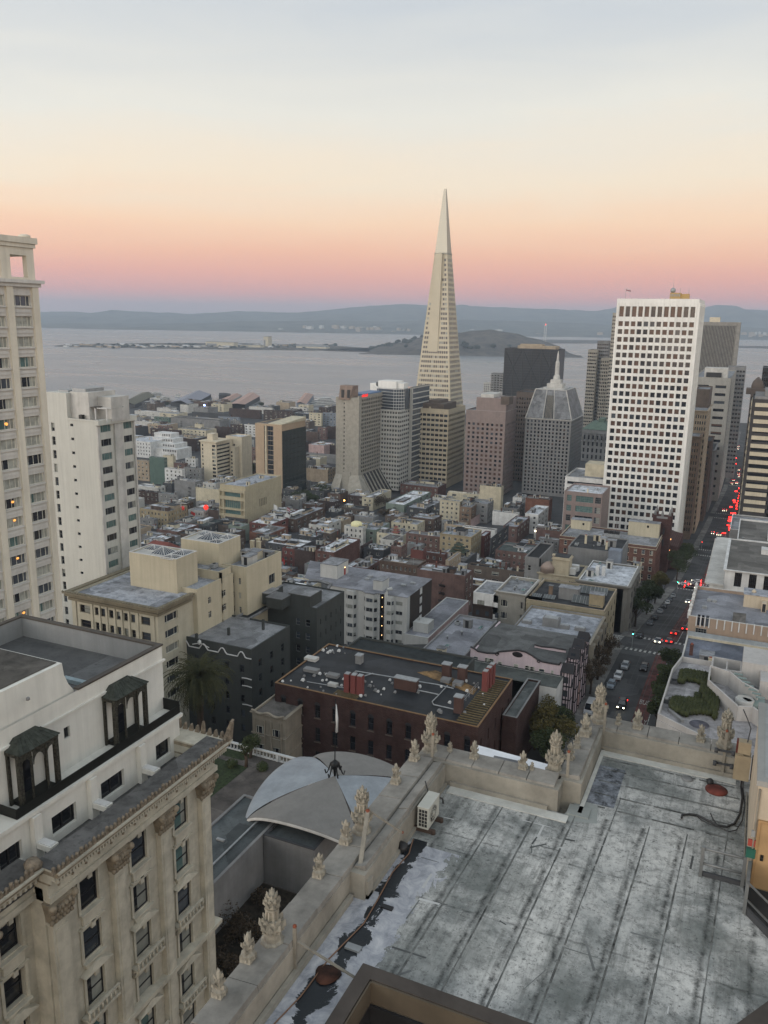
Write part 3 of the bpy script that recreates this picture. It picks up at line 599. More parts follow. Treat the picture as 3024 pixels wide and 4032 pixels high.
for i in range(0,n+1,2): b.tube([(pts[i+1][0]+.1,pts[i+1][1]-.1,zc0),(pts[i+1][0]+.1,pts[i+1][1]-.1,zt)],.13,4)
for i in range(7): b.tube([(x0-9+i*(xr-x0)/8,Y+3.9,zc0),(x0-9+i*(xr-x0)/8,Y+3.9,zt)],.13,4)
th.part("mullion",b,[M_.white_concrete],kind='stuff')
x2,x3,_,_,ztr=bp('D',(868,935),(775,965),30,Y=Y+30)
b=MB(); b.box(xr+.5,x3,Y+20,Y+60,7,ztr); th.part("rear_wing",b,[G_M])
b=MB()
for j in range(20):
    z=ztr-4.6*j
    if z>12: b.box(xr+.3,x3+.25,Y+19.75,Y+60,z-1.0,z)
for i in range(6): xx=xr+.7+(x3-xr-.7)*i/5; b.box(xx-.25,xx+.25,Y+19.7,Y+20.3,9,ztr+.02)
th.part("rear_wing_grid",b,[M_.dull_white],kind='stuff')
b=MB(); xa,za=onY(('D',530,880),Y+10); xb,zb2=onY(('D',745,890),Y+10); b.box(xa,xb-6,Y+10,Y+26,zt+.02,zY('D',600,885,Y+10)); b.box(xa-8,xa+1,Y+11,Y+20,zt-4,zY('D',480,905,Y+10),0); b.box(xb-5.9,xb,Y+12,Y+22,zt+.02,zY('D',700,905,Y+10)); b.box(xa-2.2,xa-.8,Y+10.7,Y+10.95,zY('D',518,930,Y+10),zY('D',518,895,Y+10),1)
th.part("penthouse",b,[M_.white_concrete,FR_D])
b=MB(); b.tube([(onY(('D',495+a*22,0),Y+8)[0],Y+8,zY('D',0,y_,Y+8)) for a,y_ in ((0,880),(1,900),(3,930),(4.5,960),(5,990))],.5,6); th.part("curved_rib",b,[M_.white_concrete])
# beige banded tower
x0,x1,y0,y1,zt=bp('D',(1143,1135),(810,1120),(1288,1105),Y=680)
g=dict(floor=(zY('D',980,1168,680)-zY('D',980,1720,680))/13,hf=.5,rec=.35,kind='bare',frame=FR_D,gset='office')
th=building('office_tower','beige tower ringed by horizontal bands with dark windows, in front of the pyramid',x0+3,x1,y0,y1,zt,M_.sand_panel,M_.roof_brown,front=dict(cols=8,wf=.8,top=3.4,rows=16,mx=.5,**g),side=dict(cols=14,wf=.74,top=3.4,rows=16,mx=1,**g),cat='tower',zb=7,par=2)
b=MB()
for j in range(17):
    z=zt-3.4-g['floor']*(j)+g['floor']*.24
    b.box(x0+1.2,x1+.35,y0-.35,y0-.003,z-g['floor']*.48,z-.05); b.box(x1+.003,x1+.35,y0,y1,z-g['floor']*.48,z-.05); b.lathe(x0+3,y0+2,[(2.4,z-g['floor']*.48),(2.4,z-.05)],20)
th.part("spandrel_band",b,[M_.sand_panel],kind='stuff')
b=MB(); b.box(x0+6,x1-6,y0+4,y1-8,zt-1.9,zt+4); b.box(x0+14,x1-12,y0+8,y1-14,zt+4,zt+6.5); b.box(x0+16,x1-18,y0+3.85,y0+3.99,zt-.5,zt+1.2,1); th.part("penthouse",b,[M_.stucco_brown,M_.sand_panel])
# pink granite tower
x0,x1,y0,y1,zt=bp('D',(1640,1155),(1295,1148),34,Y=662)
g=dict(floor=(zY('D',1440,1238,662)-zY('D',1440,1740,662))/13,hf=.54,wf=.52,rec=.4,kind='bare',frame=FR_B,gset='brown')
th=building('office_tower','pink granite tower with square windows and a stepped blank top',x0,x1,y0,y1,zt,M_.pink_granite,M_.roof_grey,front=dict(cols=8,top=9.5,mx=1,**g),side=dict(cols=8,top=9.5,mx=1,**g),cat='tower',zb=7,par=1,cop=M_.stucco_pale)
a,c_=onY(('D',1385,1060),664)[0],onY(('D',1640,1100),664)[0]
b=MB(); b.box(a,x1-.4,664,y1-2,zt-1,zY('D',1450,1030,664)); b.box(a+3,x1-12,666,y1-5,zY('D',1450,1030,664),zY('D',1450,1000,664),1); th.part("stepped_top",b,[M_.pink_granite,M_.stucco_pale])
b=MB(); za=zY('D',1600,1105,650); b.box(onY(('D',1555,1080),650)[0],x1+2,663.5,676,za,zY('D',1600,1035,650)); th.part("cantilever_block",b,[M_.stucco_brown])
# grey tower with steep mansard and spire
x0,x1,y0,y1,zt=bp('E',(517,820),(250,812),(583,806),Y=682)
g=dict(floor=(zY('E',370,850,682)-zY('E',370,1190,682))/16.,hf=.6,wf=.5,rec=.3,kind='bare',frame=FR_D,gset='office')
th=building('office_tower','grey granite tower with a steep slate crown and a slender white spire',x0,x1,y0,y1,zt,M_.grey_granite,M_.roof_dark,front=dict(cols=12,top=.8,mx=.8,**g),side=dict(cols=14,top=.8,mx=.8,**g),cat='tower',zb=7,par=.4,corn=.7,trim=M_.stucco_pale)
zm=zY('E',400,640,690); xl=onY(('E',312,640),690)[0]; xr=onY(('E',490,640),690)[0]
b=MB(); b.hexa([(x0,y0,zt+.3),(x1,y0,zt+.3),(x1,y1,zt+.3),(x0,y1,zt+.3)],[(xl,y0+6,zm),(xr,y0+6,zm),(xr,y1-6,zm),(xl,y1-6,zm)])
th.part("mansard_roof",b,[roofing('slate_panel',(112,116,122),(84,88,94),.3,.5,0)])
b=MB(); 
def edge(p,q,r=.45): b.tube([p,q],r,4)
for (p,q) in (((x0,y0,zt+.3),(xl,y0+6,zm)),((x1,y0,zt+.3),(xr,y0+6,zm)),((x1,y1,zt+.3),(xr,y1-6,zm)),((xl,y0+6,zm),(xr,y0+6,zm)),((xr,y0+6,zm),(xr,y1-6,zm))): edge(p,q)
for t in (.38,.62): edge((x0+(x1-x0)*t,y0-.2,zt+.3),(xl+(xr-xl)*t,y0+5.8,zm),.35)
th.part("ridge_trim",b,[M_.stucco_pale])
b=MB(); q=lambda t,u:((x0+(x1-x0)*t)*(1-u)+(xl+(xr-xl)*t)*u, y0-.25+6*u, zt+.4+(zm-zt-.4)*u)
b.quad(q(.4,.02),q(.6,.02),q(.6,.8),q(.4,.8))
th.part("glazed_dormer",b,[FR_D])
b=MB()
for i in range(1,7): t=.4+.2*i/7; b.tube([q(t,.02),q(t,.8)],.12,4)
th.part("dormer_bar",b,[M_.aluminium],kind='stuff')
cx_,cy_=onY(('E',432,560),705)[0],705
zz=lambda y:zY('E',432,y,705)
b=MB()
for y_a,y_b,w_ in ((652,628,9),(628,604,6.5),(604,582,4.2)): b.box(cx_-w_,cx_+w_,cy_-w_,cy_+w_,zz(y_a)-(4 if y_a==652 else 0),zz(y_b))
b.box(cx_-12,cx_+12,cy_-12,cy_+12,zm-1,zz(640)); b.lathe(cx_,cy_,[(3,zz(582)),(2.6,zz(560)),(1.9,zz(556)),(1.7,zz(480)),(1.1,zz(474)),(.8,zz(440)),(.15,zz(415))],8,smooth=False); th.part("spire",b,[M_.stucco_pale])
# brown tower behind it
x0,x1,y0,y1,zt=bp('E',(330,640),(198,668),30,Y=745)
th=building('office_tower','dark brown tower with paired windows between the granite towers',x0,x1,y0,y1,zY('E',240,655,745),M_.stucco_brown,M_.roof_dark,front=dict(cols=9,floor=3.9,wf=.55,hf=.5,top=4,rec=.3,kind='duo',frame=FR_B,gset='office'),cat='tower',zb=5)
# black braced tower
x0,x1,y0,y1,zt=bp('E',(452,408),(130,408),(467,410),Y=1150)
th=building('office_tower','black steel tower with diagonal bracing across its face and a tan plant room on top',x0,x1,y0,y1+14,zt,M_.black_steel,M_.roof_dark,cat='tower',zb=2,par=1)
th.maxwin=0
b=MB(); Wd=x1-x0; n=6; Hz=zt-25; rows=4
for i in range(n+1): xx=x0+Wd*i/n; b.box(xx-.35,xx+.35,y0-.7,y0-.02,3,zt-.5)
hh=(zt-10)/4.
for j in range(4):
    z1_=zt-1-j*hh; z0_=z1_-hh
    for i in range(n):
        xa_,xb_=x0+Wd*i/n,x0+Wd*(i+1)/n
        if (i+j)%2: b.tube([(xa_,y0-.6,z0_),(xb_,y0-.6,z1_)],.4,4)
        else: b.tube([(xa_,y0-.6,z1_),(xb_,y0-.6,z0_)],.4,4)
for j in range(28): z=zt-3.6*j; b.box(x0,x1,y0-.3,y0-.01,z-.7,z-.2) if z>8 else 0
th.part("bracing",b,[plain('brace_steel',(62,64,66),.4,.2)],kind='stuff')
b=MB(); a=onY(('E',205,380),1160)[0]; c_=onY(('E',425,380),1160)[0]; b.box(a,c_,1160,1185,zt-1,zY('E',300,386,1160)); b.box(a+2,c_-20,1165,1180,zY('E',300,386,1160),zY('E',300,377,1160)); th.part("plant_room",b,[M_.stucco_tan])
# slim apartment tower by the water
for i,(fr,fl_,lab,Y,wall,st) in enumerate([((118,548),(50,548),'slim grey apartment tower with stacked balconies beside the black braced tower',1180,'stucco_grey',1),((52,600),(8,580),'pale narrow apartment tower at the left of the balconied one',1230,'stucco_pale',0)]):
    x0,x1,y0,y1,zt=bp('E',fr,fl_,16,Y=Y)
    th=building('apartment_tower',lab,x0,x1,y0,y1,zt,MATS[wall],M_.roof_grey,front=dict(cols=4,floor=3.4,wf=.6,hf=.5,top=1.5,rec=.5,kind='duo',frame=FR_G,gset='office'),cat='tower',zb=2)
    if st:
        b=MB()
        for j in range(20): z=zt-2-3.4*j; (b.box(x0-1.4,x0+4,y0-1.6,y0,z-.5,z),b.box(x1-4,x1+1.2,y0-1.6,y0,z-.5,z)) if z>5 else 0
        th.part("balcony",b,[M_.stucco_pale],kind='stuff')
# waterfront concrete towers
for fr,fl_,lab,Y,cols,zo in [((735,360),(668,360),'upper slab of the stepped concrete waterfront tower, left of the white office tower',1010,6,0),((668,410),(614,410),'lower left slab of the stepped concrete waterfront tower',1000,5,0),((800,195),(757,195),'tallest thin concrete slab almost hidden behind the white office tower',960,4,0)]:
    x0,x1,y0,y1,zt=bp('E',fr,fl_,26,Y=Y)
    th=building('office_tower',lab,x0,x1,y0,y1,zt,M_.concrete if cols<6 else M_.stucco_grey,M_.roof_grey,front=dict(cols=cols,floor=4.0,wf=.8,hf=.42,top=2,rec=.8,kind='bare',frame=FR_D,gset='office'),side=dict(cols=4,floor=4.0,wf=.8,hf=.42,top=2,rec=.8,kind='bare',frame=FR_D,gset='office'),cat='tower',zb=2)
    if cols!=4:
        x0b=onY(('E',700,500),Y-8)[0]
x0,x1,y0,y1,zt=bp('E',(752,460),(690,455),18,Y=985)
building('office_tower','lower front slab with vertical ribs of the stepped waterfront group',x0,x1,y0,y1,zt,M_.concrete,M_.roof_grey,front=dict(cols=6,floor=4.0,wf=.6,hf=.6,top=2,rec=.8,kind='bare',frame=FR_D,gset='office'),cat='tower',zb=2)
# classical bank with green roof
x0,x1,y0,y1,zt=bp('E',(735,880),(583,868),40,Y=905)
th=building('bank_building','grey stone bank with a columned upper storey and a green copper roof',x0,x1,y0,y1,zt,M_.stucco_grey,M_.verdigris,front=dict(cols=6,floor=7,wf=.4,hf=.62,top=5,rec=.8,kind='cross',frame=FR_D,gset='dark'),zb=3,par=.1)
b=MB(); b.hexa([(x0-1,y0-1,zt+.12),(x1+1,y0-1,zt+.12),(x1+1,y1+1,zt+.12),(x0-1,y1+1,zt+.12)],[(x0+7,y0+9,zt+7),(x1-7,y0+9,zt+7),(x1-7,y1-9,zt+7),(x0+7,y1-9,zt+7)]); b.box(x0+14,x1-8,y0+12,y1-12,zt+6.9,zt+11); th.part("copper_roof",b,[M_.verdigris])
b=MB()
for i in range(7): xx=x0+1.2+(x1-x0-2.4)*i/6; b.tube([(xx,y0-1,zt-12),(xx,y0-1,zt-4)],.7,8)
b.box(x0-1.5,x1+1.5,y0-1.8,y0,zt-3.9,zt-1); b.box(x0-1.2,x1+1.2,y0-1.8,y0,zt-13,zt-12.05); th.part("colonnade",b,[M_.stucco_grey])
# white banded block with brown office block in front (left of the white tower)
x0,x1,y0,y1,zt=bp('E',(706,1165),(480,1150),(706,1100),Y=505)
x1=min(x1,-79.5)
th=building('office_building','white office block with long dark ribbon windows, left of the white tower',x0,x1,505,540,zt,M_.stucco_white,M_.roof_grey,front=dict(xs=[(1.5,x1-x0-.5)],floor=3.9,hf=.42,top=1.6,rec=.5,kind='wide',frame=FR_D,gset='office'),par=1)
b=MB(); a=onY(('E',600,1100),520)[0]; b.box(a,x1-1,518,532,zt-1,zY('E',650,1075,518)); th.part("plant_room",b,[M_.stucco_cream])
x0,x1,y0,y1,zt=bp('E',(697,1250),(476,1235),(697,1190),Y=452)
th=building('office_building','brown granite office block with broad glazed bays, beside the foot of the white tower',x0,x1,452,478,zt,M_.pink_granite,M_.roof_pale,front=dict(xs=[(1.6,4.2),(6.5,16.0),(17,x1-x0-.6)],floor=5.6,hf=.62,top=1.0,rec=.5,kind='grid',frame=FR_G,gset='green'),par=1,clut=8)
# tan and dark glass tower
x0,x1,y0,y1,zt=bp('V',(528,742),(180,705),(838,660),Y=563)
W=x1-x0; th=building('office_tower','tan panelled tower with a dark green glass side and glazed slots down its front',x0,x1,y0,y1,zt,M_.tan_panel,M_.roof_brown,
  front=dict(xs=[(W*.33,W*.37),(W*.45,W*.68)],floor=3.9,hf=.94,top=1.5,rec=.6,kind='wide',frame=FR_G,gset='dark'),cat='tower',zb=9,par=.5,cop=M_.stucco_cream)
b=MB(); b.box(x1+.01,x1+.5,y0+.4,y1,9,zt-5); th.part("glass_curtain",b,[glassy("glass_dark_green",(38,50,50),.15,.7,.1)])
b=MB()
for j in range(24): z=zt-5-3.9*j; b.box(x1+.5,x1+.62,y0+.4,y1,z-.1,z) if z>12 else 0
for j in range(18): yy=y0+.6+(y1-y0-1)*j/17; b.box(x1+.5,x1+.6,yy-.05,yy+.05,12,zt-5)
th.part("mullion",b,[FR_B],kind='stuff')
b=MB(); b.hexa([(x0+W*.5,y0,zt+.15),(x1+.6,y0,zt+.15),(x1+.6,y1,zt+.15),(x0+W*.5,y1,zt+.15)],[(x0+W*.5,y0,zt+.6),(x1+.6,y0,zt+.6),(x1+.6,y1,zt+3.0),(x0+W*.5,y1,zt+3.0)]); th.part("canted_roof",b,[M_.stucco_cream])
b=MB(); b.box(x0+W*.38,x0+W*.43,y0-.7,y0-.01,12,zt-1); th.part("pier",b,[M_.stucco_cream])
# cream apartment tower
x0,x1,y0,y1,zt=bp('P',(1010,845),(862,832),22,Y=590)
xr=onY(('P',1065,850),590)[0]
th=building('apartment_tower','cream apartment tower with dark ribbon windows on its side, left of the tan tower',x0,xr,590,590+24,zY('P',1060,800,590),M_.cream_panel,M_.roof_pale,front=dict(xs=[(1.2,2.6),(xr-x0-4.4,xr-x0-.9)],floor=3.3,hf=.6,top=2,rec=.25,kind='cross',frame=FR_B,gset='std'),side=dict(xs=[(1,21)],floor=3.3,hf=.5,top=2,rec=1,kind='wide',frame=FR_G,gset='dark'),cat='tower',zb=7)
b=MB(); b.box(x0+4.2,x0+10,594,602,zY('P',1060,800,590)-1,zY('P',1090,700,594)); b.box(x0-1,xr+1.5,589,606,zY('P',960,800,589),zY('P',960,785,589)); th.part("penthouse",b,[M_.cream_panel])
x0,x1,y0,y1,zt=bp('P',(1325,860),(1265,868),12,Y=612)
b=MB(); building('apartment_tower','narrow rear wing of cream apartments stepping behind the cream tower',onY(('P',1160,800),612)[0],onY(('P',1365,740),612)[0],616,632,zY('P',1300,735,612),M_.cream_panel,M_.roof_pale,front=dict(xs=[(7.6,9.4)],floor=3.3,hf=.6,top=6,rec=.25,kind='cross',frame=FR_B,gset='std'),cat='tower',zb=7)
building('apartment_tower','short cream stair tower against the rear cream wing',onY(('P',1262,870),611)[0],onY(('P',1325,870),611)[0],609,615.8,zY('P',1300,862,611),M_.cream_panel,M_.roof_pale,front=dict(xs=[(.8,2.6)],floor=3.3,hf=.5,top=3,rec=.25,kind='bare',frame=FR_B,gset='std'),cat='tower',zb=7)
# ---- right of the street
def right_tower(lab,k,fl_,fr,Y,depth,wall,front,side,**kw):
    x0,zt=onY((k,)+fl_,Y); x1=onY((k,)+fr,Y)[0]
    return building('office_tower',lab,x0,x1,Y,Y+depth,zt,wall,kw.pop('roof',M_.roof_grey),front=front,side=side,sidef='L',cat='tower',**kw)
th=right_tower('dark tower with thick cream bands at the right edge of the picture','E',(1570,695),(1730,700),505,40,M_.dark_panel,dict(xs=[(2,26)],floor=5.0,hf=.45,top=5,rec=.6,kind='bare',frame=FR_D,gset='dark'),dict(xs=[(1,39)],floor=5.0,hf=.45,top=5,rec=.6,kind='bare',frame=FR_D,gset='dark'),zb=16)
x0,x1,y0,y1,zt=th.box[:5]
b=MB(); flh=(zY('E',1620,730,505)-zY('E',1620,1390,505))/14.
z=zY('E',1620,730,505)
for j in range(23):
    zz_=z-flh*j
    if zz_>20: b.box(x0+1.6,x1-1,y0-.6,y0-.01,zz_-flh*.24,zz_+flh*.24); b.box(x0-.6,x0-.01,y0+5,y1-3,zz_-flh*.24,zz_+flh*.24)
th.part("spandrel_band",b,[plaster('cream_band',(196,182,152),.05)],kind='stuff')
b=MB(); b.box(x0+1,x1-1,y0+1,y1-1,zt-.7,zt+1.5); b.box(x0+6,x1-3,y0+5,y1-5,zt+1.5,zt+4.5); th.part("penthouse",b,[M_.stucco_grey])
right_tower('distant charcoal tower cut by the right edge of the picture','E',(1630,512),(1720,512),700,30,M_.black_steel,dict(cols=8,floor=4,wf=.5,hf=.6,top=3,rec=.3,kind='bare',frame=FR_D,gset='dark'),None,zb=8)
th=right_tower('brown office block with a small domed roof pavilion at the right edge','E',(1560,650),(1660,650),640,26,M_.stucco_brown,dict(cols=6,floor=4,wf=.5,hf=.6,top=3,rec=.3,kind='bare',frame=FR_D,gset='dark'),None,zb=10)
xx=onY(('E',1598,620),650)[0]; zq=zY('E',1598,650,650); b=MB(); b.lathe(xx,650,[(4,zq-2),(4,zq+4),(3.4,zq+6.5),(1.8,zq+8.5),(.4,zq+10)],12); b.box(xx-7,xx+7,644,656,zq-2,zq+2); th.part("dome",b,[M_.stucco_brown])
# left of the street beyond the white tower
def lt(lab,k,fr,fl_,Y,depth,wall,front,side=None,cat='tower',name='office_tower',**kw):
    x0,x1,y0,y1,zt=bp(k,fr,fl_,depth,Y=Y); return building(name,lab,x0,x1,y0,y1,zt,wall,kw.pop('roof',M_.roof_grey),front=front,side=side,cat=cat,**kw)
th=lt('tower clad in fine vertical fins with a pale frame, behind the white tower','E',(1478,250),(1270,265),1020,30,M_.dark_panel,None,None,zb=3,cop=M_.stucco_tan)
x0,x1,y0,y1,zt=th.box[:5]
b=MB(); n=24
for i in range(n): xx=x0+(x1-x0)*(i+.5)/n; b.box(xx-.38,xx+.38,y0-.8,y0-.01,6,zt-4)
b.box(x0,x1,y0-.82,y0-.005,zt-3.9,zt+.05); b.box(x1-.01+.02,x1+4,y0-.5,y0+22,6,zt+.06); th.part("fin",b,[plaster('fin_grey',(140,136,128))],kind='stuff')
b=MB(); a=onY(('E',1320,230),1030)[0]; b.box(a,a+11,1030,1040,zt-1,zY('E',1340,220,1030)); th.part("plant_room",b,[M_.cream_panel])
W=onY(('E',1445,575),720)[0]-onY(('E',1225,580),720)[0]; BT=plaster('banded_grey',(152,150,142),.06)
th=lt('pale tower of stepped white bands, right of the white office tower','E',(1445,575),(1225,580),720,(1472,560),BT,dict(xs=[(W-24,W-16),(W-11,W-3)],floor=6.2,hf=.36,top=4,rec=.6,kind='wide',frame=FR_D,gset='office'),dict(cols=5,floor=6.2,wf=.4,hf=.36,top=4,rec=.3,kind='bare',frame=FR_D,gset='office'),zb=6)
x0,x1,y0,y1,zt=th.box[:5]
b=MB(); b.box(onY(('E',1290,540),724)[0],onY(('E',1425,540),724)[0],724,740,zt-1,zY('E',1350,515,724)); th.part("penthouse",b,[M_.stucco_pale])
b=MB(); b.box(onY(('E',1300,550),723)[0],onY(('E',1390,550),723)[0],722.6,723.9,zt+.2,zY('E',1350,541,724)); th.part("louvre",b,[FR_D])
lt('grey banded tower showing behind the stepped pale tower','E',(1530,512),(1425,505),860,30,M_.stucco_grey,dict(cols=6,floor=4,wf=.8,hf=.5,top=2,rec=.4,kind='duo',frame=FR_G,gset='office'),dict(cols=6,floor=4,wf=.8,hf=.5,top=2,rec=.4,kind='duo',frame=FR_G,gset='office'),zb=4)
lt('dark topped brown office tower tight behind the white office tower','E',(1322,640),(1240,640),600,(1335,650),M_.stucco_brown,dict(cols=5,floor=4,wf=.4,hf=.5,top=20,rec=.4,kind='sash',frame=FR_B,gset='office'),None,zb=14)
th=lt('old beige office building with many sash windows, tight behind the white office tower','E',(1306,765),(1200,750),570,(1330,745),M_.stucco_tan,dict(cols=8,floor=3.9,wf=.5,hf=.55,top=2,rec=.4,kind='sash',frame=FR_B,gset='office'),dict(cols=6,floor=3.9,wf=.5,hf=.55,top=2,rec=.4,kind='sash',frame=FR_B,gset='office'),zb=14,corn=1)
lt('old tan brick office building lining the street just past the white office tower','E',(1262,915),(1195,900),546,(1300,880),M_.brick_tan,dict(cols=5,floor=3.9,wf=.45,hf=.55,top=3,rec=.4,kind='sash',frame=FR_B,gset='office'),dict(cols=9,floor=3.9,wf=.45,hf=.55,top=3,rec=.4,kind='sash',frame=FR_B,gset='office'),zb=16,corn=1.2)
lt('mid height stone office building further down the left side of the street','E',(1400,880),(1325,870),760,(1440,850),M_.stucco_tan,dict(cols=6,floor=4,wf=.5,hf=.5,top=2,rec=.4,kind='sash',frame=FR_B,gset='office'),dict(cols=9,floor=4,wf=.5,hf=.5,top=2,rec=.4,kind='sash',frame=FR_B,gset='office'),zb=6,corn=1)
for lab,ya,yb,zt,wl in (('dark brick office building lining the left side of the far street',622,655,70,'brick_brown'),('grey stone office building further along the far street',664,712,58,'stucco_grey'),('brown stone office building near the far end of the street',800,818,62,'stucco_brown'),('tall dim office building closing the left side of the far street',840,900,84,'stucco_grey'),('farthest dark office block on the left side of the street',960,1040,70,'stucco_brown')):
    building('office_building',lab,-62,sx(ya)-13.5,ya,yb,zt,MATS[wl],M_.roof_dark,front=dict(cols=8,floor=4,wf=.45,hf=.5,top=2,rec=.3,kind='sash',frame=FR_B,gset='office'),side=dict(cols=8,floor=4,wf=.45,hf=.5,top=2,rec=.3,kind='sash',frame=FR_B,gset='office'),zb=3,corn=.8)
# ------------------------------------------------------------------ buildings of the middle distance
def oY(k,x,y,Y): return onY((k,x,y),Y)
def oX(k,x,y,X): return onX((k,x,y),X)
def oZ(k,x,y,Z): return onZ((k,x,y),Z)
def proj(x,y,z):
    v=Vector((x,y,z-CZ)); d=v.dot(FW); return (W_/2+FP*v.dot(RT)/d,H_/2-FP*v.dot(UP)/d)
# tall hotel tower at the left edge: south face seen in steep perspective
XT=-105.; ye=oX('A',270,170,XT)[0]; zt=161.3; pitch=oX('A',250,600,XT)[0]-oX('A',40,620,XT)[0]; ww=oX('A',250,600,XT)[0]-oX('A',105,600,XT)[0]
y0=ye-pitch*5-.8; fl=(oX('A',180,590,XT)[1]-oX('A',245,1415,XT)[1])/5.
zw=oX('A',180,590,XT)[1]; zb=52.
th=Thing('hotel_tower','tall cream hotel tower with wide curtained windows at the left edge of the picture','tower',(XT-12,(y0+ye)/2,zb)); th.maxwin=99; th.sills=MB()
b=MB(); bays=[(oX('A',105,600,XT)[0]-pitch*i-y0,oX('A',250,600,XT)[0]-pitch*i-y0) for i in range(5)][::-1]
zs=[(zw-fl*i-.82-zb,zw-fl*i+.82-zb) for i in range(30)]; ztop=oX('A',200,455,XT)[1]
facade(th,b,'R',(XT,y0,zb),ye-y0,ztop-zb,xs=bays,zs=zs,rec=.35,kind='wide',frame=FR_W,gset='hotel')
b.quad((XT,ye,zb),(XT-24,ye,zb),(XT-24,ye,ztop),(XT,ye,ztop)); b.quad((XT-24,y0,zb),(XT,y0,zb),(XT,y0,ztop),(XT-24,y0,ztop))
b.quad((XT-24,y0,ztop),(XT,y0,ztop),(XT,ye,ztop),(XT-24,ye,ztop))
th.part("wall",b,[M_.tower_panel])
for i in range(6):
    yc=y0+bays[0][0]-(pitch-ww)/2+pitch*i; hw_=(pitch-ww)/2*.82; b=MB(); b.box(XT+.002,XT+.45,yc-hw_,min(yc+hw_,ye+.05),zb,ztop+.3); th.part("pier",b,[M_.beige_tower])
b=MB()
for i in range(30):
    z=zw-fl*i-.82
    for a,c_ in bays: b.box(XT+.003,XT+.3,y0+a-.02,y0+c_+.02,z-.2,z-.02); b.box(XT+.003,XT+.12,y0+a+.15,y0+c_-.15,z-.95,z-.5)
th.part("sill",b,[M_.tower_panel],kind='stuff')
b=MB()   # open crown: corner piers and beams with the sky showing between them
zo0,zo1=oX('A',150,395,XT)[1],oX('A',150,215,XT)[1]
for i in range(6):
    yc=y0+bays[0][0]-(pitch-ww)/2+pitch*i
    for xx in (XT,XT-12,XT-24): b.box(xx-.9,xx,max(y0,yc-.9),min(yc+.9,ye),ztop+.3,zo1)
for xx in (XT,XT-24.): b.box(xx-.9,xx,y0,ye,zo1,zt-.9); b.box(xx-.9,xx-.03,y0,ye,ztop+.2,zo0)
b.box(XT-24,XT-.9,ye-.9,ye-.01,zo1,zt-.9); b.box(XT-24,XT-.9,ye-.9,ye-.02,ztop+.2,zo0)
b.box(XT-25,XT+.5,y0-.5,ye+.5,zt-.89,zt); b.box(XT-24.6,XT+.25,y0-.3,ye+.25,zt-1.5,zt-.9)
for i in (1,3,5): b.lathe(XT-.6,y0+bays[0][0]+pitch*i-1.2,[(.9,zt),(.9,zt+.35),(.5,zt+.5)],10)
th.part("open_crown",b,[M_.beige_tower])
b=MB(); zc=oX('A',325,440,XT)[1]; b.box(XT-25,XT+1.0,y0-.5,ye+.9,zc-.25,zc+.25); b.box(XT-24.6,XT+.6,y0-.3,ye+.5,zc-.8,zc-.251); th.part("cornice",b,[M_.tower_panel])
for i,(k,x,y) in enumerate((('A',65,1600),('B',115,990),('B',155,1450),('B',205,1895),('B',130,1140),('B',60,350))):
    Y_,Z_=onX((k,x,y),XT+.08); b=MB(); b.blob((XT-.2,Y_,Z_),.3,0,i,.1,1,(.4,1,.7)); th.part("ceiling_lamp",b,[plain('lamp_glow',(255,190,110),.5,emit=(255,170,80),es=1.2 if i!=4 else .6)])
th.finish()
# white apartment tower
YW=145.; x0=oY('B',372,100,YW)[0]; x1=oY('B',782,325,YW)[0]; zt=oY('B',782,325,YW)[1]; fl=(oY('B',585,360,YW)[1]-oY('B',640,1140,YW)[1])/7.
H=lambda y,x=600:oY('B',x,y,YW)[1]
zb=48.; ye=oX('B',1090,285,x1)[0]
th=Thing('apartment_tower','white apartment tower with a blank front and one column of tiny square windows','tower',((x0+x1)/2,YW,zb)); th.sills=MB(); b=MB()
sx0,sx1=oY('B',418,370,YW)[0]-x0,oY('B',445,370,YW)[0]-x0; q0,q1=oY('B',573,360,YW)[0]-x0,oY('B',598,360,YW)[0]-x0
W=x1-x0; z1=oY('B',430,375,YW)[1]
facade(th,b,'F',(x0,YW,zb),(q0-.8),zt-zb,xs=[(sx0,sx1)],zs=[(z1-fl*i-1.-zb,z1-fl*i+1.-zb) for i in range(17)],rec=.3,kind='sash',frame=FR_G,gset='std')
z2=oY('B',585,360,YW)[1]
facade(th,b,'F',(x0+q0-.8,YW,zb),W-q0+.8,zt-zb,xs=[(.8,.8+q1-q0)],zs=[(z2-fl*i-.32-zb,z2-fl*i+.32-zb) for i in range(17)],rec=.25,kind='bare',frame=FR_G,gset='dark')
S=lambda x,y: oX('B',x,y,x1)[0]-YW
z3=oX('B',860,388,x1)[1]
facade(th,b,'R',(x1,YW,zb),ye-YW,zt-.0-zb,xs=[(S(820,380),S(903,370)),(S(1008,360),S(1075,350))],zs=[(z3-fl*i-.85-zb,z3-fl*i+.8-zb) for i in range(17)],rec=.2,kind='trip',frame=FR_G,gset='green')
b.quad((x1,ye,zb),(x0,ye,zb),(x0,ye,zt),(x1,ye,zt)); b.quad((x0,ye,zb),(x0,YW,zb),(x0,YW,zt),(x0,ye,zt)); b.quad((x0,YW,zt-.6),(x1,YW,zt-.6),(x1,ye,zt-.6),(x0,ye,zt-.6),1)
th.part("wall",b,[plaster('ivory_wall',(196,196,186),.04,.8,.1,streak=True),M_.roof_grey])
b=MB(); b.box(x1+.01,x1+.5,YW+S(925,400),YW+S(990,400),zb,zt-1.2); b.box(x1+.012,x1+.35,YW+.02,YW+S(815,400)-.3,zb,zt-1.3); b.box(x1+.012,x1+.35,YW+S(1080,400)+.2,ye,zb,zt-1.3); th.part("pier",b,[M_.stucco_pale])
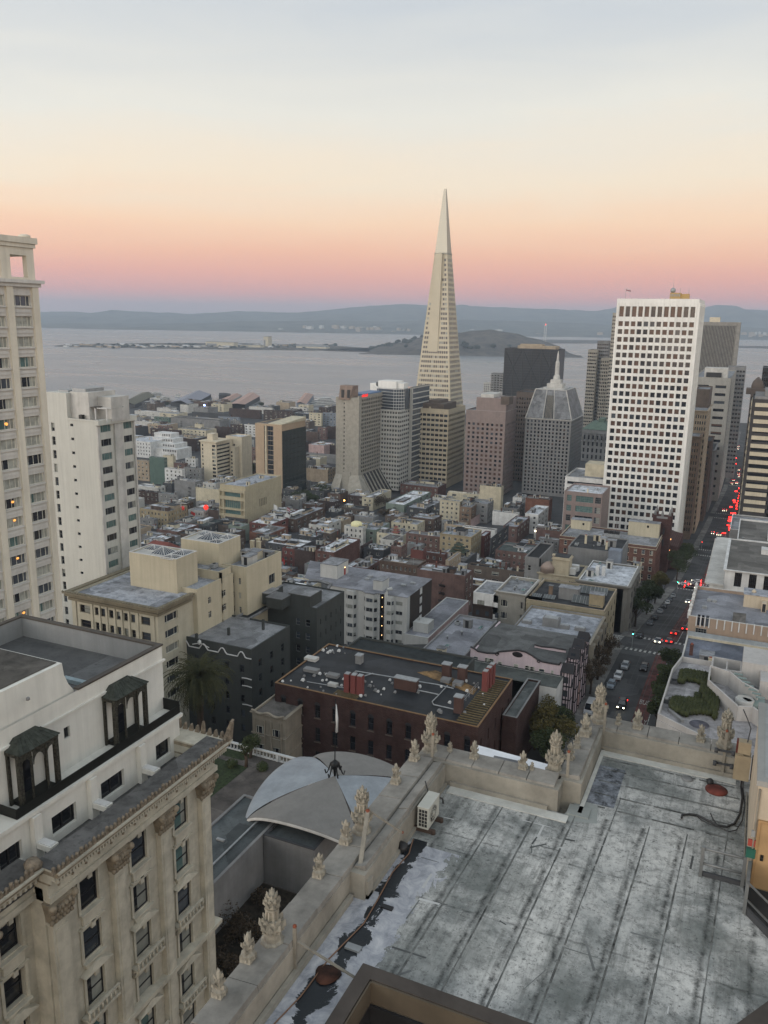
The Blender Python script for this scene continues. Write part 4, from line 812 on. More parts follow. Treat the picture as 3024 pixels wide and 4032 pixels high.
b=MB(); b.box(x1-.3,x1+.8,YW-.1,ye+.2,zt-1.1,zt+.1); b.box(x0+6,x1+.1,YW-.12,YW+.2,zt-.3,zt+.1); th.part("cornice",b,[M_.ivory_wall])
zc=H(95,480); xm=oY('B',545,200,YW)[0]; xn=oY('B',695,200,YW)[0]
b=MB(); b.box(x0,xm,YW+.001,YW+9,zt-.6,zc); th.part("stair_tower",b,[M_.ivory_wall])
b=MB(); b.box(xm+.01,xn,YW+1.2,YW+10,zt-.6,zc+.3); b.box(xn-1,xn+4,YW+4,YW+10,zt-.6,zc-.8,0); th.part("lift_house",b,[M_.stucco_pale])
b=MB(); b.box(xm,xm+4,YW+2,YW+8,zc+.31,zc+1.0); b.box(x0+2,x0+5,YW+2,YW+7,zc+.01,zc+.4); b.tube([(xm-1.5,YW+3,zc),(xm-1.5,YW+3,zc+1.7)],.07,5); th.part("roof_plant",b,[M_.galv])
gx0,gx1=oY('B',705,200,YW+5)[0],oY('B',860,200,YW+5)[0]; b=MB()
for i,xx in enumerate((gx0+.3,(gx0+gx1)/2,gx1-.3)):
    for yy in (YW+2,YW+8): b.box(xx-.12,xx+.12,yy-.12,yy+.12,zt-.6,zt+2.6)
b.box(gx0,gx1,YW+1.6,YW+8.4,zt+2.6,zt+2.85,1); b.box(gx0+.5,gx1-2.5,YW+4,YW+8,zt-.6,zt+2.59,2)
for i in range(5): b.box(gx1+.1,gx1+3,YW+2+i*1.4,YW+2.15+i*1.4,zt+2.5,zt+2.7)
b.box(gx1+2.8,gx1+3,YW+2,YW+2.2,zt-.6,zt+2.5); th.part("pergola",b,[M_.stucco_white,M_.roof_brown,G_D])
b=MB(); b.box(xm+3.1,xm+4.1,YW+.3,YW+1.1,zt-.6,zt+1); b.lathe(0,0,[(0.1,0)],3); th.part("air_conditioner",b,[FR_D])
th.finish()
# cream palazzo with deep cornice
X0=-133.5; Yp,zt=onX(('B',580,1730),X0); x1=oY('B',1285,1885,Yp)[0]; D=oX('B',1480,1790,x1)[0]-Yp+16
SX=lambda x,y:oY('B',x,y,Yp)[0]-X0; SZ=lambda x,y:oY('B',x,y,Yp)[1]
zb=50.; W=x1-X0
xs=[(SX(a,1900),SX(c_,1900)) for a,c_ in ((655,738),(775,812),(822,858),(890,925),(950,982),(1008,1042),(1066,1100),(1148,1222))]
zz0=zt-SZ(960,1915); pit=SZ(960,1915)-SZ(970,2040)
th=building('apartment_block','cream palazzo style apartment block with a scalloped tan cornice and rounded corner',X0,x1,Yp,Yp+D,zt,plaster('palazzo_wall',(186,178,152),.08),M_.roof_blue,zb=zb,
  front=dict(xs=xs,zs=[(zt-zb-zz0-pit*i-.95,zt-zb-zz0-pit*i+.9) for i in range(8)],rec=.4,kind='sash',frame=FR_B,gset='std'),
  side=dict(xs=[(2.2,6.6)],zs=[(zt-zb-zz0-pit*i-.9,zt-zb-zz0-pit*i+.9) for i in range(8)],rec=.4,kind='trip',frame=FR_W,gset='std'),par=.3)
b=MB()
for o,za,zc_ in ((1.0,-.55,.1),(1.35,.1,.45),(.5,-1.5,-.9)):
    b.box(X0-o,x1+o,Yp-o,Yp-.04-o*.002,zt+za,zt+zc_-.003); b.box(x1+.04+o*.002,x1+o,Yp,Yp+11,zt+za,zt+zc_-.003); b.box(X0-o,X0-.04,Yp,Yp+D,zt+za,zt+zc_-.003)
nS=38
for i in range(nS): xx=X0-1.3+(W+2.6)*i/(nS-1); b.lathe(xx,Yp-1.15,[(.24,zt+.44),(.26,zt+.6),(.05,zt+.74)],6)
for i in range(13): b.lathe(x1+1.15,Yp-1+i*.95,[(.24,zt+.44),(.26,zt+.6),(.05,zt+.74)],6)
th.part("cornice",b,[plaster('cornice_tan',(128,118,92),.15)])
b=MB()
for a,c_ in zip([0]+[x[1] for x in xs],[x[0] for x in xs]+[W]):
    m_=(a+c_)/2; b.box(X0+m_-.22,X0+m_+.22,Yp-.22,Yp-.002,zb,zt-1.6)
th.part("pilaster",b,[M_.palazzo_wall],kind='stuff')
th.label=None
P4=plaster('butter_wall',(190,178,146),.05,.85,.2)
def lantern(th,x,y,z,s,h):
    b=MB(); b.hexa([(x-s,y-s,z),(x+s,y-s,z),(x+s,y+s,z),(x-s,y+s,z)],[(x-.05,y-.05,z+h),(x+.05,y-.05,z+h),(x+.05,y+.05,z+h),(x-.05,y+.05,z+h)])
    o=th.part("pyramid_skylight",b,[G_M]); b=MB()
    for k in range(4):
        c0=[(-s,-s),(s,-s),(s,s),(-s,s)]; p,q=c0[k],c0[(k+1)%4]; b.tube([(x+p[0],y+p[1],z),(x,y,z+h)],.07,4); b.tube([(x+p[0],y+p[1],z+.02),(x+q[0],y+q[1],z+.02)],.08,4)
        n=5 if s>1.5 else 3
        for i in range(1,n): t=i/n; b.tube([(x+p[0]*(1-t)+q[0]*t,y+p[1]*(1-t)+q[1]*t,z+.02),(x+(p[0]*(1-t)+q[0]*t)*(1-min(t,1-t)*2)*1.,y+(p[1]*(1-t)+q[1]*t)*(1-min(t,1-t)*2),z+.02+h*min(t,1-t)*2)] if 0 else [(x+p[0]*(1-t)+q[0]*t,y+p[1]*(1-t)+q[1]*t,z+.02),(x,y,z+h)],.045,4)
    th.part("glazing_bar",b,[M_.stucco_white],parent=o)
def lantern_block(lab,x0,x1,y0,y1,zt,front=None,side=None,zb=55):
    th=building('lantern_block',lab,x0,x1,y0,y1,zt,P4,M_.stucco_pale,front=front,side=side,par=.25,cop=M_.stucco_white,zb=zb,cat='building')
    w=(x1-x0)/2-.5; cx_,cy_=(x0+x1)/2,(y0+y1)/2
    lantern(th,cx_,cy_,zt-.2,min(w,(y1-y0)/2-.4)*.62,1.5); lantern(th,cx_-w*.68,cy_+(y1-y0)*.26,zt-.2,w*.3,.9); lantern(th,cx_+w*.68,cy_+(y1-y0)*.22,zt-.2,w*.3,.9); lantern(th,cx_+w*.66,cy_-(y1-y0)*.3,zt-.2,w*.28,.8)
    return th
# front lantern block rises from the palazzo roof
def box_at(kr,yr,kl,Yq): 
    x1_,z_=oY(kr[0],kr[1],kr[2],Yq); return oY(kl[0],kl[1],kl[2],Yq)[0],x1_,z_
xa,xb,z_=box_at(('F',285,497),0,('F',15,492),141.5)
lantern_block('butter coloured roof tower with pyramid skylights, nearest and lowest of the two',xa,xb+1.5,141.5,149,z_,front=dict(xs=[(1.6,2.8)],zs=[(z_-4.-zt+pit*0+13,z_-4-zt+14)] if 0 else None))
xa,xb,z_=box_at(('F',600,402),0,('F',352,372),157.)
lantern_block('taller butter coloured roof tower with pyramid skylights, behind and right of the lower one',xa,xb,157,166,z_,front=dict(xs=[(4.2,5.3)],zs=[(z_-12.5-55+5,z_-11-55+5)],kind='sash',frame=FR_B,gset='dark',rec=.2))
xa,xb,z_=box_at(('F',500,700),0,('F',290,690),135.)
th=building('apartment_wing','butter coloured wing with few windows joining the palazzo to the dark block',x1-10,x1+1.2,Yp+12,Yp+26,zt+.8,P4,M_.roof_blue,zb=zb,side=dict(xs=[(4,5.2),(9.5,11)],zs=[(zt-zb-3.8,zt-zb-2.2),(zt-zb-7.2,zt-zb-5.6)],kind='cross',frame=FR_W,gset='dark',rec=.2),clut=5,par=.5)
# rear wing, L shaped: windowed court wall then the big blank cream block
Yr=158.; xa,zq=oY('F',515,565,Yr); 
x2=oY('F',780,555,Yr)[0]; zr=oY('F',780,555,Yr)[1]
th=building('apartment_wing','butter coloured court wing with white framed sash windows behind the dark block',oY('F',378,600,152)[0],oY('F',600,560,152)[0],152,156.8,oY('F',500,570,152)[1],P4,M_.roof_grey,zb=50,front=dict(xs=[(8.0,9.0),(9.6,10.6)] ,floor=3.6,hf=.45,top=1.6,kind='cross',frame=FR_W,gset='dark',rec=.2),clut=2,par=.4)
xr0=oY('F',598,535,Yr)[0]; xr1,zr=oY('F',780,558,Yr); y2=oX('F',1008,462,xr1)[0]
th=building('apartment_block','large butter coloured block with a blank side wall and one frosted window group',xr0,xr1,Yr,y2,zr,P4,M_.roof_blue,zb=48,front=dict(cols=3,floor=3.6,wf=.35,hf=.45,top=1.8,mx=1,kind='cross',frame=FR_W,gset='std',rec=.25),side=dict(xs=[((y2-Yr)*.62,(y2-Yr)*.8)],zs=[(zr-48-7,zr-48-4.6)],rec=.15,kind='wide',frame=FR_G,gset='green'),par=1.1,clut=7)
b=MB(); 
for i,(u,v) in enumerate(((.1,.15),(.35,.15),(.12,.4))): xx=xr0+(xr1-xr0)*u; yy=Yr+12+v*10; b.box(xx-.4,xx+.4,yy-.4,yy+.4,zr-1,zr+2.4); b.box(xx-.5,xx+.5,yy-.5,yy+.5,zr+2.4,zr+2.6)
th.part("chimney",b,[P4])
# dark green grey apartment block: front wing, link and rear wing
DW=plaster('dark_olive_wall',(66,70,68),.08,.85,.2); DR=roofing('dark_roof_membrane',(130,132,136),(108,110,114),.3,.8,3.2)
Yd=140.; x1,zt=oY('F',812,1095,Yd); x0=oY('F',205,975,Yd)[0]; ye=oZ('F',1060,935,zt)[1]
W=x1-x0; SZ=lambda y,x=300:oY('F',x,y,Yd)[1]
th=building('apartment_block','dark green grey apartment block with a white scalloped trim line below its roof',x0,x1,Yd,ye,zt,DW,DR,zb=48,
  front=dict(cols=6,floor=3.5,wf=.26,hf=.5,top=3.0,mx=.5,kind='sash',frame=FR_D,gset='office',rec=.3),side=dict(cols=3,floor=3.5,wf=.25,hf=.5,top=2.4,mx=1,kind='sash',frame=FR_D,gset='office',rec=.3),par=.25,cop=DW)
pts=[]; n=64
for i in range(n+1):
    u=i/n; ph=(u*5)%1; bump=1.25*max(0,1-((ph-.5)/.2)**2) if .3<ph<.7 else 0
    pts.append((x0+W*u,Yd-.12,zt-2.0+bump))
b=MB(); b.tube(pts,.14,5); 
for a,c_,zz_ in ((.16,.3,-6.6),(.13,.24,-8),(.6,.72,-6.6),(.9,1.,-6.8),(.9,1.,-8.6),(.9,1.,-13)): b.tube([(x0+W*a,Yd-.12,zt+zz_),(x0+W*(a+c_)/2,Yd-.12,zt+zz_+.1),(x0+W*c_,Yd-.12,zt+zz_)],.14,4)
th.part("scalloped_trim",b,[M_.stucco_white])
b=MB(); b.blob((x0+W*.47,Yd-.5,zt-.4),.5,0,1,.1,1,(1,1,1.3)); b.tube([(x0+W*.38,Yd-.1,zt-1.4),(x0+W*.47,Yd-.1,zt-.7),(x0+W*.56,Yd-.1,zt-1.4)],.12,4); th.part("urn_ornament",b,[M_.stucco_white])
b=MB()
def on(k,x,y,z=zt): return oZ(k,x,y,z)
for q_,h_ in (((575,870),1.8),((665,990),1.5),((890,955),2.2),((455,1020),1.2),((790,790),1.5)): xx,yy=on('F',*q_); b.box(xx-.25,xx+.25,yy-.25,yy+.25,zt-.2,zt+h_)
th.part("vent_pipe",b,[DW],kind='stuff')
xa,ya=on('F',720,880); xb,yb=on('F',900,830)
b=MB(); b.box(min(xa,xb),max(xa,xb),min(ya,yb),max(ya,yb)+3,zt-.24,zt-.2); b.box(min(xa,xb)-.3,max(xa,xb)+.3,min(ya,yb)-.3,min(ya,yb),zt-.24,zt+.3,1); b.box(min(xa,xb)-.3,min(xa,xb),min(ya,yb),max(ya,yb)+3,zt-.24,zt+.3,1); b.box(max(xa,xb),max(xa,xb)+.3,min(ya,yb),max(ya,yb)+3,zt-.24,zt+.3,1)
th.part("light_well",b,[M_.roof_black,DR])
xa,ya=on('F',340,930); b=MB(); b.box(xa-1.6,xa+1.6,ya-1,ya+1,zt-.2,zt+1.2); b.box(xa-1.3,xa+1.3,ya-.7,ya+.7,zt+1.2,zt+1.9,1); th.part("roof_planter",b,[M_.stucco_brown,M_.roof_black])
# rear wing
Ye=167.; x1b,zt2=oY('F',1240,825,Ye); x0b=x1-1.0; yeb=oX('F',1420,716,x1b)[0]
th=building('apartment_block','dark green grey rear wing with lit sash windows, right of the light well',x0b-16,x1b,Ye,yeb,zt2,DW,DR,zb=46,front=dict(xs=[(12.2,13.4),(14.9,16.2)],floor=3.5,hf=.5,top=2.4,kind='sash',frame=FR_G,gset='std',rec=.3),side=dict(cols=5,floor=3.5,wf=.16,hf=.42,top=2.2,mx=.6,kind='sash',frame=FR_D,gset='office',rec=.3),par=.25,cop=DW,clut=3)
b=MB()
for (px_,py_,w,d,h) in ((870,735,2.6,3,3.2),(960,770,2.2,3,3.0),(1125,755,3,4,3.4),(870,690,4,3,2.6)):
    xx,yy=oZ('F',px_,py_+50,zt2); b.box(xx-w,xx+w,yy,yy+d*1.5,zt2-.2,zt2+h-.6); b.box(xx-w-.1,xx+w+.1,yy-.1,yy+d*1.5+.1,zt2+h-.6,zt2+h-.45,1)
th.part("roof_bulkhead",b,[DW,DR])
xx,yy=oZ('F',1220,690,zt2); b=MB(); b.tube([(xx-3,yy+3,zt2),(xx-3,yy+3,zt2+.8),(xx,yy+3.4,zt2+1.0),(xx+3.5,yy+3,zt2+.7),(xx+3.5,yy+1,zt2)],.5,5); th.part("curved_duct",b,[DR])
# tank draped in grey sheeting
xx,yy=oZ('F',770,760,zt2); b=MB()
b.lathe(xx,yy,[(1.0,zt2-.2),(1.4,zt2+1.5),(2.6,zt2+4),(3.3,zt2+6.6),(3.2,zt2+7.4),(2.2,zt2+7.6)],20,0,lambda a,z:1+.1*math.sin(a*5+z)+.06*math.sin(a*9)); b.tube([(xx-3.1,yy,zt2+7),(xx-2.4,yy,zt2)],.15,5,1); b.tube([(xx+3.1,yy,zt2+7.4),(xx+.4,yy,zt2)],.15,5,1)
solo('water_tank',b,[plaster('tarpaulin',(150,150,152),.25,.7,.8),M_.stucco_pale],'rooftop tank wrapped in wrinkled grey sheeting between cream and dark blocks','tank')
# white bay-windowed apartment block
Yw=220.; xs_r,zt=oY('Y',1045,320,Yw); xl=oY('Y',535,268,Yw)[0]-6; ye=oX('Y',1245,178,xs_r)[0]; zb=44.; WW=plaster('bay_white',(186,186,182),.05)
th=Thing('apartment_block','white apartment block with stacks of angled bays and a dark brown side wall','building',((xl+xs_r)/2,Yw,zb)); th.sills=MB(); b=MB(); fl=(oY('Y',975,367,Yw)[1]-oY('Y',975,756,Yw)[1])/5.
zw=oY('Y',975,367,Yw)[1]; SXx=lambda x:oY('Y',x,400,Yw)[0]
zs=[(zw-fl*i-.62-zb,zw-fl*i+.62-zb) for i in range(8)]; zs=[z for z in zs if z[0]>0]
xp=SXx(845)
facade(th,b,'F',(xp+1.2,Yw,zb),xs_r-xp-1.2,zt-zb,xs=[(SXx(950)-xp-1.2,SXx(1005)-xp-1.2)],zs=zs,rec=.2,kind='duo',frame=FR_G,gset='std')
facade(th,b,'F',(xl,Yw,zb),xp-1.0-xl,zt-zb)
b.box(xp-1.0,xp+1.2,Yw+1.4,Yw+1.6,zb,zt-.1,2)
b.quad((xs_r,Yw,zb),(xs_r,Yw+2.2,zb),(xs_r,Yw+2.2,zt),(xs_r,Yw,zt)); b.quad((xs_r,Yw+2.2,zb),(xs_r,ye,zb),(xs_r,ye,zt),(xs_r,Yw+2.2,zt),1)
b.quad((xs_r,ye,zb),(xl-10,ye,zb),(xl-10,ye,zt),(xs_r,ye,zt)); b.quad((xl,ye,zb),(xl,Yw,zb),(xl,Yw,zt),(xl,ye,zt))
th.part("wall",b,[WW,plaster('chocolate_wall',(64,54,48),.08),M_.brick_dark])
def bay(x,w,dp,zlo,zhi,name="bay_window"):
    bb=MB(); pl=[(x-w/2,Yw),(x-w*.3,Yw-dp),(x+w*.3,Yw-dp),(x+w/2,Yw)]
    for i in range(3):
        (ax_,ay_),(bx_,by_)=pl[i],pl[i+1]; bb.quad((ax_,ay_,zlo),(bx_,by_,zlo),(bx_,by_,zhi),(ax_,ay_,zhi))
    bb.prism(pl,zhi,zhi+.12); o=th.part(name,bb,[WW])
    for z0_,z1_ in zs:
        for i in range(3):
            (ax_,ay_),(bx_,by_)=pl[i],pl[i+1]; L_=math.hypot(bx_-ax_,by_-ay_); ang=math.atan2(by_-ay_,bx_-ax_); k=.8 if i==1 else .72
            g=rnd.choices(GL['std'],[6,3,3,2,2])[0]; key=(round(L_*k,2),round(z1_-z0_,2),'duo' if i==1 else 'bare',FR_G.name,g[0].name,g[2],g[1].name)
            if key not in WC: WC[key]=win_geo(L_*k,z1_-z0_,key[2],g[2]).mesh("window",[FR_G,g[0],g[1]])
            w_=bpy.data.objects.new("window",WC[key]); w_.parent=o; COL.objects.link(w_); n_=Vector((math.sin(ang),-math.cos(ang),0))
            w_.location=((ax_+bx_)/2+n_.x*.01-th.loc[0],(ay_+by_)/2+n_.y*.01-.03-th.loc[1],zb+z0_-th.loc[2]); w_.rotation_euler=(0,0,ang)
for xc_,w in ((SXx(590),3.6),(SXx(747),4.6),(SXx(905),2.6)): bay(xc_,w,1.1,zb,zt-.4)
r=MB(); pl=[(xl-10,Yw+3),(xl,Yw-.2),(SXx(690),Yw-.4),(SXx(700),Yw-1.4),(SXx(790),Yw-1.4),(SXx(800),Yw-.3),(xs_r+.1,Yw-.2),(xs_r+.1,ye+.1),(xl-18,ye+.1)]; r.prism(pl,zt,zt+.15); th.part("roof",r,[roofing('lilac_roof',(132,134,144),(112,114,124),.2)])
X2=lambda x,y: oZ('Y',x,y,zt)
for (a,c_,yb_,h_,nm) in (((335,150),(470,172),8,4.6,"stair_house"),((765,255),(850,262),5,3.2,"stair_house")):
    (xa,ya),(xb,yb2)=X2(*a),X2(*c_); bb=MB(); bb.box(xa,xb,ya,ya+yb_,zt+.1,zt+h_); bb.box(xa-.2,xb+.2,ya-.2,ya+yb_+.2,zt+h_,zt+h_+.12,1)
    if yb_==8: bb.box(xb+.01,xb+.06,ya+5,ya+6,zt+.2,zt+2.4,2); bb.box(xb+.02,xb+.2,ya+5.2,ya+5.6,zt+2.6,zt+2.8,3)
    th.part(nm,bb,[WW,M_.roof_grey,plain('red_door',(150,40,34)),plain('bulkhead_lamp',(255,220,160),.5,emit=(255,210,140),es=4)])
bb=MB(); pts=[(xp+1.3,Yw-.6,zb),(xp+1.3,Yw-.6,zt+.6),(xp+1.6,Yw-.1,zt+1.7),(xp+2.6,Yw+.8,zt+1.9)]; bb.tube(pts,.55,10); th.part("flue_pipe",bb,[WW])
bb=MB()
for z0_,z1_ in zs: bb.box(xp-.9,xp-.75,Yw+1.2,Yw+1.38,zb+z1_-.1,zb+z1_+.12)
th.part("stair_lamp",bb,[M_.bulkhead_lamp])
for i in range(5):
    z=zt-1-i*3; bb=MB(); bb.box(xs_r+.01,xs_r+.12,Yw+(ye-Yw)*.5,Yw+(ye-Yw)*.58,z-1.1,z+.9); th.part("window",bb,[M_.stucco_white])
for (u,v) in (((720,175)),((740,155)),((1015,225)),((1090,210))): xx,yy=X2(u,v); bb=MB(); bb.box(xx-.8,xx+.8,yy-.6,yy+.6,zt+.1,zt+.7); th.part("roof_vent",bb,[M_.galv])
# lower terraces right of it
xr2,zr2=oY('Y',1215,650,Yw-2)
th=building('apartment_wing','low white bay windowed wing with a pale pink side wall beside the taller white block',xs_r-.2,xr2,Yw-2,Yw+36,zr2,WW,M_.lilac_roof,zb=44,front=dict(xs=[(.6,2.8),(4.2,6.2)],floor=fl,hf=.44,top=.9,kind='duo',frame=FR_G,gset='std',rec=.2),par=.1,cop=WW)
bb=MB(); xx,yy=oZ('Y',1090,590,zr2); xq=oZ('Y',1215,610,zr2)[0]; bb.box(xx,xq,yy,yy+5,zr2,zr2+3); bb.box(xx+1,xx+1.5,yy+2,yy+2.5,zr2+3,zr2+4); th.part("stair_house",bb,[WW])
bb=MB(); bb.box(xr2+.01,xr2+.05,Yw-2,Yw+36,44,zr2-.05); th.part("painted_side",bb,[M_.stucco_pink])
# brick club house with black roof
Yc=124.; x1,zt=oY('L',800,605,Yc); x0=oY('K',800,310,Yc)[0]; ye=oZ('L',1030,290,zt)[1]; zb=56; W=x1-x0; ye=min(ye,Yc+24)
sp_=W/11.
th=building('brick_club_house','dark red brick club house with arched windows and a cluttered black roof',x0,x1,Yc,ye,zt,brick('club_brick',(74,44,38)),roofing('club_roof',(40,44,50),(30,33,38),.25,.6),zb=zb,
 front=dict(xs=[(sp_*(i+.5)-.55,sp_*(i+.5)+.55) for i in range(11)],zs=[(zt-zb-5.2,zt-zb-2.6),(zt-zb-10,zt-zb-7.2),(zt-zb-14.5,zt-zb-12)],kind='sash',frame=FR_D,gset='dark',rec=.3),
 side=dict(cols=5,floor=4.5,wf=.2,hf=.5,top=2,kind='sash',frame=FR_D,gset='dark',rec=.3),par=.15,cop=plain('gutter_tan',(120,92,60)))
bb=MB()
for i in range(11):
    xx=x0+sp_*(i+.5); bb.add([(xx-.55,Yc-.03,zt-2.65)]+[(xx-.62*math.cos(a*math.pi/8),Yc-.03,zt-2.6+.62*math.sin(a*math.pi/8)) for a in range(9)]+[(xx+.55,Yc-.03,zt-2.65)],[tuple(range(11))])
    for z in (5.2,10): bb.box(xx-.7,xx+.7,Yc-.15,Yc-.002,zt-z-.18,zt-z,1)
th.part("arch_head",bb,[FR_D,M_.stucco_brown],kind='stuff')
bb=MB()
for i in range(7): bb.blob((x0+W*(.58+.03*(i%3)+.01*i),Yc-.2,zt-1.6-.9*(i//3)),.45,0,i,.4,1)
for i in range(6): bb.blob((x0+W*(.3+.02*i),Yc-.2,zt-1.7-.5*(i%2)),.3,0,i+9,.4,1)
bb=MB(); CZt=lambda k,x,y:oZ(k,x,y,zt)
for k,x,y in (('K',1275,370),('K',1318,378),('K',1358,385)): 
    xx,yy=CZt(k,x,y); c_=MB(); c_.box(xx-.52,xx+.52,yy-.6,yy+.6,zt-.1,zt+3.6); c_.box(xx-.45,xx+.45,yy-.5,yy+.5,zt+3.6,zt+3.75,1); th.part("brick_chimney",c_,[plaster('chimney_red',(128,56,50),.1),M_.galv])
for k,x,y in (('L',845,365),('L',868,340),('L',888,318)):
    xx,yy=CZt(k,x,y); c_=MB(); c_.box(xx-.5,xx+.5,yy-.6,yy+.6,zt-.1,zt+4.0); c_.box(xx-.42,xx+.42,yy-.5,yy+.5,zt+4.0,zt+4.15,1); th.part("brick_chimney",c_,[M_.chimney_red,M_.galv])
for k,x,y,w,h in (('L',595,270,.8,2.6),('L',697,290,.8,2.6),('L',672,500,.7,2.9),('L',330,350,2.2,2.0),('L',25,180,.6,1.6)):
    xx,yy=CZt(k,x,y); c_=MB(); c_.box(xx-w,xx+w,yy-.7,yy+.7,zt-.1,zt+h); c_.box(xx-w-.1,xx+w+.1,yy-.8,yy+.8,zt+h,zt+h+.15,1); th.part("roof_bulkhead" if w>1 else "brick_chimney",c_,[plaster('chimney_brown',(86,58,50),.15) if w!=.6 else M_.stucco_grey,M_.galv])
c_=MB(); 
def pl3(pts,h=.15): return [(*CZt(k,x,y),zt+h) for k,x,y in pts]
c_.tube(pl3([('L',0,240),('L',540,330),('L',640,355)]),.12,4); c_.tube(pl3([('L',405,365),('L',545,395),('L',600,335)]),.12,4); c_.tube(pl3([('L',545,395),('L',500,440),('L',510,460),('L',640,490)]),.12,4); c_.tube(pl3([('K',1010,310),('K',1280,355)]),.08,4); c_.tube(pl3([('K',1300,300),('K',1440,255)]),.12,4)
th.part("roof_pipe",c_,[M_.galv],kind='stuff')
c_=MB(); rr=random.Random(4)
for i in range(75):
    k,x,y=rr.choice([('K',rr.uniform(950,1450),rr.uniform(240,345)),('K',rr.uniform(840,1600),rr.uniform(280,400)),('L',rr.uniform(90,420),rr.uniform(290,400)),('L',rr.uniform(540,840),rr.uniform(300,520)),('K',rr.uniform(1080,1300),rr.uniform(70,120))])
    xx,yy=CZt(k,x,y); s=rr.uniform(.12,.4)
    if x0<xx<x1-.5 and Yc+.5<yy<ye: c_.hexa([(xx-s,yy-s*.6,zt-.12),(xx+s,yy-s,zt-.12),(xx+s*.8,yy+s,zt-.12),(xx-s,yy+s*.7,zt-.12)],[(xx-s*.6,yy-s*.5,zt+s*.7),(xx+s*.5,yy-s*.8,zt+s*.6),(xx+s*.6,yy+s*.5,zt+s),(xx-s*.5,yy+s*.5,zt+s*.8)],0 if rr.random()<.6 else 1)
th.part("roof_debris",c_,[M_.stucco_white,M_.stucco_grey],kind='stuff')
c_=MB()
for k,x,y,w,d,mi in (('K',1040,160,1.3,.8,0),('K',1180,270,1.2,.7,1),('K',1040,235,1.5,.7,1),('K',1180,330,.9,.5,0),('L',590,300,.9,.8,1),('L',670,320,.9,.8,1)):
    xx,yy=CZt(k,x,y); c_.box(xx-w,xx+w,yy-d,yy+d,zt-.1,zt+.5,mi)
th.part("plant_unit",c_,[M_.stucco_pale,M_.stucco_grey],kind='stuff')
c_=MB(); a=CZt('L',800,605)
for i in range(22): 
    yy=Yc+1+i*(ye-Yc-2)/22; c_.box(x1-4.2,x1-.5,yy,yy+.25,zt-.1,zt+.1)
for i in range(14): xx=x0+W*.30+i*.35; c_.box(xx,xx+.18,Yc+.6,Yc+2.6,zt-.1,zt+.08)
th.part("duckboard",c_,[plain('old_timber',(98,86,62),.9)],kind='stuff')
c_=MB(); xa,ya=CZt('L',400,240); xb,yb=CZt('L',790,360); c_.add([(xa,ya,zt-.11),(xb,yb-2,zt-.11),(xb,yb+1,zt-.11),(xa+3,ya+2.5,zt-.11)],[(0,1,2,3)]); th.part("bare_patch",c_,[plain('patch_ochre',(124,98,64),.9,var=.4,sc=.5)])
c_=MB(); p=pl3([('L',700,450),('L',800,340)],.9)
for h in (.5,1.0): c_.tube([(q[0],q[1],zt+h) for q in p],.04,4)
for i in range(6): t=i/5; c_.tube([(p[0][0]*(1-t)+p[1][0]*t,p[0][1]*(1-t)+p[1][1]*t,zt-.1),(p[0][0]*(1-t)+p[1][0]*t,p[0][1]*(1-t)+p[1][1]*t,zt+1.0)],.04,4)
th.part("guard_rail",c_,[M_.galv])
x1c,x0c,zc,yec=x1,x0,zt,ye
# low annex right of the club
xa=x1+.4; xb=oX('L',1155,385,0)[0] if 0 else oZ('L',1155,385,zt-4)[0]
th=building('brick_annex','low brick annex with a grey green flat roof at the right of the club house',xa,min(xb,-31.5),Yc+14,Yc+32,zt-4,M_.club_brick,roofing('annex_roof',(98,104,102),(76,82,82)),zb=56,par=.4,cop=M_.stucco_grey)
# long black-roofed strip behind club
th=building('flat_roofed_hall','long low hall with a dark green black roof behind the club house',x0c+4,oZ('L',740,190,zc)[0],yec+.6,yec+7,zc-.2,DW,roofing('bitumen_green',(44,52,54),(34,40,42)),zb=56,par=.3)
# small ornate house between dark block and club
xa,zt=oY('K',652,500,118); xb=oY('K',864,540,118)[0]; W=xb-xa
th=building('ornate_house','small ornate cream house with two bay windows between the dark block and brick club',xa,xb,118,126,zt,plaster('house_cream',(150,138,118),.15),M_.roof_brown,zb=56,front=dict(xs=[(W*.12,W*.38),(W*.62,W*.88)],floor=3.6,hf=.55,top=1.7,kind='trip',frame=FR_W,gset='std',rec=.1),par=.3,corn=.35,bands=[(3.9,.25,.2),(7.5,.25,.2)])
b=MB(); n=24; b.tube([(xa+W*i/n,117.8,zt+.25+.25*math.cos(i/n*4*math.pi)) for i in range(n+1)],.22,6)
for c0 in (.25,.75):
    for s in (-1,1): b.tube([(xa+W*(c0+s*.15),117.7,56),(xa+W*(c0+s*.15),117.7,zt-1)],.13,5)
th.part("parapet_scroll",b,[M_.house_cream])
# half-timbered gabled pink house and its neighbours
Yg=162.; x1,z1_=oY('L',1372,205,Yg); x0,z0_=oY('L',752,80,Yg); PK=plaster('pink_wall',(200,178,186),.06,.85,.3); W=x1-x0
th=Thing('gabled_building','pale pink gabled building edged with a black scroll line and half timbered bays','building',((x0+x1)/2,Yg,58)); th.sills=MB()
px=[(752,80),(775,90),(800,108),(860,120),(920,122),(935,112),(1000,106),(1060,102),(1110,112),(1160,140),(1200,170),(1220,176),(1290,190),(1330,196),(1345,180)]
top=[oY('L',x,y,Yg) for x,y in px]
b=MB(); vs=[(x,Yg,60) for x,z in top]+[(x,Yg,z) for x,z in top]+[(x,Yg+.4,z) for x,z in top]; n=len(top)
b.add(vs,[(i,i+1,n+i+1,n+i) for i in range(n-1)]+[(n+i,n+i+1,2*n+i+1,2*n+i) for i in range(n-1)]); xr_=top[-1][0]
b.box(xr_-.4,xr_,Yg+.4,Yg+22,60,z1_-1); b.box(x0,x0+.3,Yg+.4,Yg+22,60,z1_-1)
